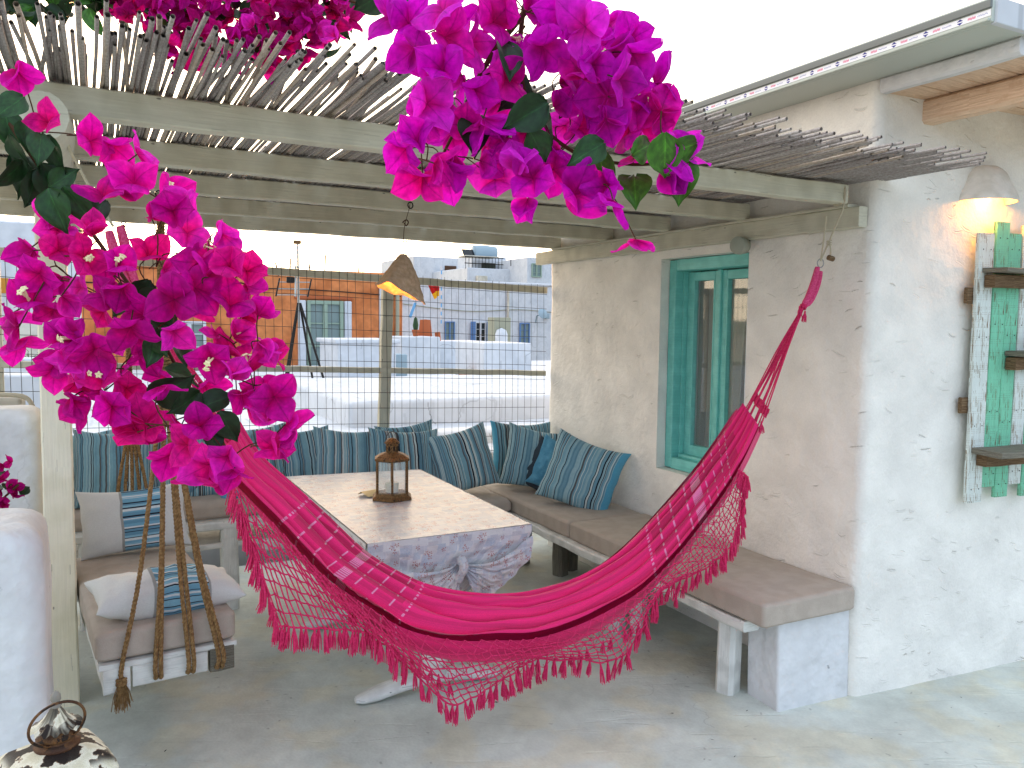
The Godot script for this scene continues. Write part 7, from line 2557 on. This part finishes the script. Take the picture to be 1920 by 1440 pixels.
func vine() -> void:
	var r := RandomNumberGenerator.new()
	r.seed = 810
	var v := thing("bougainvillea_vine", "dense bougainvillea vine of small blossoms and dark leaves above the reed ends", "plant", Vector3(0.2, 2.3, -1.5), "bougainvillea branches")
	var fl := [
		Vector3(0.493, 2.336, -2.059), Vector3(0.517, 2.328, -2.178), Vector3(0.239, 2.418, -2.268), Vector3(0.364, 2.307, -2.136), Vector3(0.379, 2.366, -2.171), Vector3(0.533, 2.421, -2.022),
		Vector3(0.378, 2.401, -2.138), Vector3(0.243, 2.358, -2.277), Vector3(0.147, 2.361, -2.243), Vector3(0.577, 2.339, -1.992), Vector3(0.382, 2.41, -2.241), Vector3(0.283, 2.43, -2.4),
		Vector3(0.197, 2.381, -2.409), Vector3(0.281, 2.381, -2.233), Vector3(0.514, 2.308, -2.261), Vector3(0.471, 2.373, -2.069), Vector3(0.173, 2.395, -2.245), Vector3(0.366, 2.315, -2.1),
		Vector3(0.389, 2.291, -2.1), Vector3(0.477, 2.449, -2.208), Vector3(0.495, 2.42, -2.237), Vector3(0.341, 2.386, -2.242), Vector3(0.309, 2.407, -2.345), Vector3(0.467, 2.327, -2.164),
		Vector3(0.039, 2.44, -2.518), Vector3(0.294, 2.26, -2.289), Vector3(0.56, 2.345, -2.139), Vector3(0.266, 2.305, -2.194), Vector3(0.443, 2.315, -2.169), Vector3(0.305, 2.25, -2.239),
		Vector3(0.557, 2.452, -2.225), Vector3(0.188, 2.251, -2.245), Vector3(0.43, 2.349, -2.144), Vector3(0.594, 2.465, -2.205), Vector3(0.292, 2.303, -2.154), Vector3(0.321, 2.392, -2.268),
		Vector3(0.498, 2.426, -2.096), Vector3(0.507, 2.327, -2.199), Vector3(0.451, 2.464, -2.221), Vector3(0.432, 2.398, -2.095), Vector3(0.276, 2.448, -2.346), Vector3(0.394, 2.447, -2.201),
		Vector3(0.079, 2.359, -2.335), Vector3(0.063, 2.481, -2.493), Vector3(0.376, 2.315, -2.295), Vector3(0.543, 2.42, -2.096), Vector3(0.601, 2.398, -2.159), Vector3(0.339, 2.292, -2.143),
		Vector3(0.175, 2.337, -2.334), Vector3(0.317, 2.396, -2.152), Vector3(0.161, 2.389, -2.378), Vector3(0.075, 2.471, -2.501), Vector3(0.56, 2.369, -2.167), Vector3(0.2, 2.245, -2.189),
		Vector3(0.049, 2.428, -2.406), Vector3(0.152, 2.433, -2.342), Vector3(0.515, 2.43, -2.145), Vector3(0.515, 2.32, -2.06), Vector3(0.457, 2.357, -2.127), Vector3(0.076, 2.449, -2.378),
		Vector3(0.134, 2.413, -2.246), Vector3(0.492, 2.484, -2.223), Vector3(0.293, 2.418, -2.208), Vector3(0.108, 2.406, -2.316), Vector3(0.163, 2.363, -2.231), Vector3(0.112, 2.378, -2.315),
		Vector3(0.166, 2.387, -2.451), Vector3(0.424, 2.294, -2.142), Vector3(0.183, 2.276, -2.215), Vector3(0.234, 2.378, -2.262), Vector3(0.317, 2.439, -2.38), Vector3(0.44, 2.269, -2.078),
		Vector3(0.416, 2.238, -2.155), Vector3(0.397, 2.342, -2.139), Vector3(0.627, 2.485, -2.154), Vector3(0.267, 2.45, -2.282), Vector3(0.564, 2.418, -2.03), Vector3(0.172, 2.485, -2.438),
		Vector3(0.168, 2.354, -2.29), Vector3(0.208, 2.469, -2.372), Vector3(0.259, 2.337, -2.274), Vector3(0.069, 2.421, -2.488), Vector3(0.55, 2.295, -2.016), Vector3(0.237, 2.298, -2.223),
		Vector3(0.445, 2.24, -2.125), Vector3(0.197, 2.34, -2.257), Vector3(0.54, 2.445, -2.232), Vector3(0.086, 2.39, -2.381), Vector3(0.508, 2.382, -2.12), Vector3(0.096, 2.444, -2.382),
		Vector3(0.143, 2.427, -2.444), Vector3(0.566, 2.323, -2.143), Vector3(0.282, 2.272, -2.256), Vector3(0.177, 2.319, -2.368), Vector3(0.034, 2.46, -2.444), Vector3(0.217, 2.452, -2.293),
		Vector3(0.367, 2.269, -2.204), Vector3(0.551, 2.331, -2.037), Vector3(0.278, 2.357, -2.262), Vector3(0.397, 2.477, -2.324), Vector3(0.251, 2.397, -2.245), Vector3(0.354, 2.371, -2.204),
		Vector3(0.233, 2.416, -2.333), Vector3(0.539, 2.332, -2.163), Vector3(0.485, 2.364, -2.086), Vector3(0.428, 2.263, -2.178), Vector3(0.404, 2.299, -2.268), Vector3(0.235, 2.418, -2.186),
		Vector3(0.313, 2.298, -2.153), Vector3(0.212, 2.397, -2.382), Vector3(0.318, 2.334, -2.36), Vector3(0.325, 2.248, -2.131), Vector3(0.41, 2.311, -2.096), Vector3(0.193, 2.457, -2.363),
		Vector3(0.442, 2.377, -2.138), Vector3(0.595, 2.419, -2.159), Vector3(0.45, 2.276, -2.06), Vector3(0.562, 2.409, -2.123), Vector3(0.396, 2.234, -2.117), Vector3(0.444, 2.366, -2.148),
		Vector3(0.207, 2.419, -2.37), Vector3(0.57, 2.4, -2.132), Vector3(0.193, 2.351, -2.413), Vector3(0.631, 2.457, -2.191), Vector3(0.035, 2.445, -2.443), Vector3(0.133, 2.45, -2.451),
		Vector3(0.364, 2.291, -2.143), Vector3(0.077, 2.415, -2.38), Vector3(0.11, 2.424, -2.324), Vector3(0.47, 2.288, -2.204), Vector3(0.411, 2.265, -2.099), Vector3(0.332, 2.334, -2.348),
		Vector3(0.49, 2.324, -2.131), Vector3(0.202, 2.41, -2.395), Vector3(0.349, 2.495, -2.367), Vector3(0.265, 2.317, -2.395), Vector3(0.262, 2.254, -2.249), Vector3(0.281, 2.265, -2.361),
		Vector3(0.448, 2.484, -2.329), Vector3(0.169, 2.261, -2.23), Vector3(0.166, 2.351, -2.4), Vector3(0.247, 2.36, -2.353), Vector3(0.2, 2.421, -2.313), Vector3(0.281, 2.277, -2.212),
		Vector3(0.096, 2.353, -2.287), Vector3(0.223, 2.422, -2.289), Vector3(0.637, 2.447, -2.211), Vector3(0.464, 2.398, -2.159), Vector3(0.505, 2.333, -2.094), Vector3(0.558, 2.47, -2.173),
		Vector3(0.593, 2.437, -2.104), Vector3(0.299, 2.324, -2.293), Vector3(0.53, 2.436, -2.141), Vector3(0.467, 2.33, -2.121), Vector3(0.22, 2.402, -2.191), Vector3(0.429, 2.455, -2.29),
		Vector3(0.368, 2.413, -2.277), Vector3(0.473, 2.417, -2.114), Vector3(0.345, 2.446, -2.25), Vector3(0.595, 2.368, -2.135), Vector3(0.366, 2.35, -2.232), Vector3(0.102, 2.451, -2.481),
		Vector3(0.226, 2.349, -2.376), Vector3(0.601, 2.422, -2.065), Vector3(0.406, 2.279, -2.162), Vector3(0.469, 2.477, -2.218), Vector3(0.413, 2.359, -2.12), Vector3(0.484, 2.386, -2.286),
		Vector3(0.478, 2.389, -2.058), Vector3(0.32, 2.465, -2.265), Vector3(0.516, 2.437, -2.102), Vector3(0.343, 2.357, -2.251), Vector3(0.175, 2.418, -2.218), Vector3(0.367, 2.27, -2.152),
		Vector3(0.056, 2.444, -2.528), Vector3(0.304, 2.388, -2.341), Vector3(0.484, 2.269, -2.09), Vector3(0.387, 2.297, -2.204), Vector3(0.415, 2.374, -2.086), Vector3(0.25, 2.328, -2.191),
		Vector3(0.483, 2.345, -2.09), Vector3(0.44, 2.352, -2.319), Vector3(0.281, 2.403, -2.231), Vector3(0.21, 2.383, -2.25), Vector3(0.504, 2.346, -2.046)]
	for p: Vector3 in fl:
		part("flower", flower_kinds[r.randi() % 6], M.bracts_dull[r.randi() % 2] if r.randf() < 0.5 else M.bracts_red[r.randi() % 3], v, Transform3D(Basis.from_euler(Vector3(r.randf_range(0.6, 2.6), r.randf() * TAU, r.randfn(0, 0.4))).scaled(Vector3.ONE * r.randf_range(0.95, 1.3)), p - v.position))
	vine_leaves(v, r)
	var stem_rad := []
	for k in 31:
		stem_rad.append(lerpf(0.010, 0.0015, k / 30.0))
	part("stem", tube_mesh(curve([Vector3(-0.6, 2.40, -2.05), Vector3(-0.2, 2.42, -2.02), Vector3(0.2, 2.41, -2.0), Vector3(0.6, 2.39, -2.02), Vector3(0.86, 2.36, -2.0)], 30), stem_rad, 8), M.stem, v, Transform3D(Basis(), -v.position))

func vine_leaves(v: Node3D, r: RandomNumberGenerator) -> void:
	var lv := [
		Vector3(-0.186, 2.404, -2.583), Vector3(0.027, 2.403, -2.433), Vector3(0.063, 2.458, -2.533), Vector3(-0.134, 2.501, -2.559), Vector3(-0.124, 2.477, -2.456), Vector3(-0.159, 2.415, -2.505),
		Vector3(-0.054, 2.518, -2.511), Vector3(-0.123, 2.448, -2.63), Vector3(0.068, 2.462, -2.523), Vector3(0.025, 2.424, -2.497), Vector3(-0.034, 2.519, -2.625), Vector3(-0.027, 2.483, -2.485),
		Vector3(-0.208, 2.485, -2.586), Vector3(-0.068, 2.545, -2.627), Vector3(-0.2, 2.52, -2.674), Vector3(-0.099, 2.411, -2.543), Vector3(-0.061, 2.469, -2.654), Vector3(0.029, 2.418, -2.369),
		Vector3(-0.114, 2.489, -2.588), Vector3(-0.121, 2.491, -2.679), Vector3(0.071, 2.476, -2.583), Vector3(-0.118, 2.483, -2.496), Vector3(-0.229, 2.49, -2.721), Vector3(-0.145, 2.535, -2.607),
		Vector3(-0.126, 2.549, -2.707), Vector3(-0.151, 2.436, -2.546), Vector3(-0.024, 2.517, -2.578), Vector3(0.027, 2.524, -2.546), Vector3(0.098, 2.571, -2.608), Vector3(-0.022, 2.434, -2.481),
		Vector3(0.026, 2.465, -2.473), Vector3(0.071, 2.424, -2.374), Vector3(0.014, 2.544, -2.566), Vector3(-0.153, 2.434, -2.477), Vector3(-0.038, 2.558, -2.639), Vector3(0.029, 2.458, -2.405),
		Vector3(-0.059, 2.441, -2.461), Vector3(0.067, 2.544, -2.61), Vector3(-0.033, 2.461, -2.533), Vector3(0.001, 2.522, -2.59), Vector3(-0.126, 2.461, -2.54), Vector3(-0.018, 2.432, -2.453),
		Vector3(-0.176, 2.465, -2.572), Vector3(-0.033, 2.559, -2.673), Vector3(-0.184, 2.392, -2.522), Vector3(-0.227, 2.511, -2.748), Vector3(-0.127, 2.568, -2.695), Vector3(-0.133, 2.531, -2.64),
		Vector3(-0.086, 2.403, -2.492), Vector3(-0.202, 2.512, -2.688), Vector3(0.014, 2.498, -2.622), Vector3(-0.219, 2.513, -2.659), Vector3(-0.125, 2.4, -2.5), Vector3(-0.073, 2.513, -2.588),
		Vector3(-0.063, 2.52, -2.678), Vector3(-0.175, 2.46, -2.632), Vector3(0.022, 2.443, -2.408), Vector3(-0.04, 2.414, -2.452), Vector3(0.105, 2.475, -2.498), Vector3(-0.199, 2.427, -2.494),
		Vector3(0.003, 2.445, -2.378), Vector3(0.01, 2.478, -2.478), Vector3(-0.013, 2.437, -2.455), Vector3(0.004, 2.423, -2.509), Vector3(0.017, 2.409, -2.387), Vector3(0.018, 2.513, -2.527),
		Vector3(-0.014, 2.476, -2.572), Vector3(-0.2, 2.424, -2.567), Vector3(-0.148, 2.481, -2.617), Vector3(-0.046, 2.45, -2.546), Vector3(0.039, 2.507, -2.578), Vector3(0.099, 2.49, -2.488),
		Vector3(-0.032, 2.428, -2.567), Vector3(-0.115, 2.453, -2.592), Vector3(0.108, 2.559, -2.556), Vector3(0.04, 2.418, -2.382), Vector3(-0.038, 2.403, -2.426), Vector3(0.074, 2.555, -2.585),
		Vector3(-0.06, 2.492, -2.641), Vector3(0.013, 2.375, -2.368), Vector3(0.052, 2.472, -2.597), Vector3(-0.204, 2.491, -2.655), Vector3(0.091, 2.455, -2.565), Vector3(0.036, 2.515, -2.556),
		Vector3(0.039, 2.459, -2.462), Vector3(0.004, 2.421, -2.406), Vector3(0.074, 2.475, -2.551), Vector3(0.111, 2.497, -2.518), Vector3(-0.055, 2.452, -2.536), Vector3(-0.03, 2.504, -2.473),
		Vector3(0.103, 2.484, -2.427), Vector3(-0.054, 2.573, -2.672), Vector3(-0.16, 2.417, -2.585), Vector3(-0.124, 2.468, -2.503), Vector3(0.058, 2.555, -2.626), Vector3(0.005, 2.512, -2.648),
		Vector3(0.08, 2.447, -2.385), Vector3(-0.107, 2.471, -2.49), Vector3(-0.101, 2.557, -2.639), Vector3(-0.18, 2.502, -2.583), Vector3(-0.117, 2.438, -2.568), Vector3(0.101, 2.511, -2.518),
		Vector3(-0.135, 2.475, -2.526), Vector3(-0.009, 2.486, -2.548), Vector3(-0.178, 2.44, -2.527), Vector3(-0.127, 2.487, -2.509), Vector3(0.046, 2.527, -2.51), Vector3(-0.074, 2.435, -2.533),
		Vector3(-0.041, 2.465, -2.645), Vector3(-0.112, 2.387, -2.471), Vector3(-0.22, 2.462, -2.744), Vector3(-0.075, 2.508, -2.495), Vector3(-0.134, 2.4, -2.538), Vector3(0.02, 2.409, -2.395),
		Vector3(0.054, 2.515, -2.443), Vector3(-0.125, 2.524, -2.717), Vector3(0.085, 2.414, -2.43), Vector3(-0.181, 2.444, -2.7), Vector3(-0.036, 2.545, -2.671), Vector3(-0.2, 2.499, -2.676),
		Vector3(-0.044, 2.448, -2.452), Vector3(-0.118, 2.413, -2.555), Vector3(-0.059, 2.463, -2.456), Vector3(0.042, 2.48, -2.428), Vector3(-0.077, 2.504, -2.515), Vector3(0.241, 2.359, -2.291),
		Vector3(0.418, 2.424, -2.344), Vector3(0.203, 2.407, -2.412), Vector3(0.167, 2.412, -2.368), Vector3(0.24, 2.45, -2.324), Vector3(0.238, 2.393, -2.289), Vector3(0.301, 2.402, -2.25),
		Vector3(0.242, 2.449, -2.373), Vector3(0.205, 2.418, -2.29), Vector3(0.291, 2.352, -2.361), Vector3(0.214, 2.456, -2.338), Vector3(0.245, 2.365, -2.454), Vector3(0.194, 2.352, -2.342),
		Vector3(0.228, 2.522, -2.499), Vector3(0.344, 2.421, -2.454), Vector3(0.17, 2.527, -2.55), Vector3(0.146, 2.368, -2.358), Vector3(0.296, 2.501, -2.482), Vector3(0.238, 2.403, -2.379),
		Vector3(0.268, 2.501, -2.484), Vector3(0.134, 2.336, -2.426), Vector3(0.275, 2.415, -2.38), Vector3(0.235, 2.313, -2.316), Vector3(0.215, 2.368, -2.466), Vector3(0.131, 2.43, -2.409),
		Vector3(0.257, 2.358, -2.477), Vector3(0.189, 2.368, -2.466), Vector3(0.336, 2.331, -2.31), Vector3(0.223, 2.403, -2.268), Vector3(0.212, 2.362, -2.335), Vector3(0.301, 2.481, -2.339),
		Vector3(0.194, 2.423, -2.377), Vector3(0.223, 2.464, -2.423), Vector3(0.249, 2.362, -2.244), Vector3(0.209, 2.421, -2.395), Vector3(0.276, 2.365, -2.471), Vector3(0.174, 2.371, -2.54),
		Vector3(0.195, 2.507, -2.47), Vector3(0.261, 2.479, -2.433), Vector3(0.223, 2.377, -2.42), Vector3(0.252, 2.458, -2.52), Vector3(0.172, 2.395, -2.5), Vector3(0.208, 2.453, -2.396),
		Vector3(0.253, 2.475, -2.384), Vector3(0.375, 2.37, -2.432), Vector3(0.557, 2.438, -2.238), Vector3(0.581, 2.427, -2.237), Vector3(0.628, 2.418, -2.133), Vector3(0.519, 2.314, -2.278),
		Vector3(0.392, 2.336, -2.298), Vector3(0.56, 2.423, -2.341), Vector3(0.652, 2.477, -2.314), Vector3(0.591, 2.47, -2.344), Vector3(0.641, 2.51, -2.309), Vector3(0.483, 2.384, -2.134),
		Vector3(0.41, 2.305, -2.173), Vector3(0.474, 2.351, -2.216), Vector3(0.354, 2.482, -2.422), Vector3(0.442, 2.381, -2.295), Vector3(0.382, 2.356, -2.242), Vector3(0.558, 2.358, -2.108),
		Vector3(0.509, 2.396, -2.178), Vector3(0.429, 2.365, -2.184), Vector3(0.505, 2.286, -2.142), Vector3(0.541, 2.46, -2.301), Vector3(0.555, 2.426, -2.141), Vector3(0.348, 2.379, -2.237),
		Vector3(0.464, 2.372, -2.299), Vector3(0.487, 2.435, -2.16), Vector3(0.474, 2.457, -2.359), Vector3(0.678, 2.485, -2.206), Vector3(0.45, 2.359, -2.375), Vector3(0.636, 2.439, -2.244),
		Vector3(0.629, 2.425, -2.248), Vector3(0.432, 2.382, -2.221), Vector3(0.571, 2.311, -2.185), Vector3(0.49, 2.459, -2.228), Vector3(0.522, 2.414, -2.211), Vector3(0.481, 2.409, -2.373),
		Vector3(0.525, 2.46, -2.225), Vector3(0.645, 2.459, -2.261), Vector3(0.555, 2.384, -2.256), Vector3(0.316, 2.419, -2.235), Vector3(0.306, 2.438, -2.276), Vector3(0.496, 2.444, -2.278),
		Vector3(0.105, 2.396, -2.534), Vector3(0.338, 2.384, -2.261), Vector3(0.352, 2.41, -2.26), Vector3(0.376, 2.495, -2.29), Vector3(0.107, 2.403, -2.444), Vector3(0.241, 2.495, -2.372),
		Vector3(0.55, 2.448, -2.344), Vector3(0.501, 2.477, -2.286), Vector3(0.105, 2.383, -2.394), Vector3(0.157, 2.403, -2.387), Vector3(0.454, 2.484, -2.284), Vector3(0.029, 2.397, -2.403),
		Vector3(0.504, 2.425, -2.221), Vector3(0.599, 2.45, -2.085), Vector3(0.483, 2.473, -2.308), Vector3(0.399, 2.514, -2.413), Vector3(0.177, 2.473, -2.533), Vector3(0.402, 2.391, -2.327),
		Vector3(0.392, 2.436, -2.279), Vector3(0.428, 2.433, -2.307)]
	for p: Vector3 in lv:
		part("leaf", leaf_kinds[r.randi() % 5], M.leaf[r.randi() % 2] if r.randf() < 0.85 else M.leaf[2], v, Transform3D(Basis.from_euler(Vector3(r.randf() * TAU, r.randf() * TAU, r.randf() * TAU)).scaled(Vector3.ONE * r.randf_range(0.9, 1.4)), p - v.position))

func litter() -> void:
	# dry leaf crumbs and bits of bract lying on the cement
	var r := RandomNumberGenerator.new()
	r.seed = 990
	var m := MB.new()
	for k in 70:
		var p := Vector3(r.randf_range(0.0, 3.3), 0.012, r.randf_range(-3.2, -0.9))
		var a := r.randf() * TAU
		var l := r.randf_range(0.003, 0.011)
		var d := Vector3(cos(a), 0.15, sin(a)) * l
		var s := Vector3(-sin(a), 0.3 * r.randf(), cos(a)) * l * r.randf_range(0.2, 0.5)
		m.quad(m.vert(p - d), m.vert(p + s), m.vert(p + d), m.vert(p - s))
	top("leaf_litter", m.mesh(), M.nail, "dark dry leaf crumbs scattered over the cement floor", "litter").set_meta("kind", "stuff")
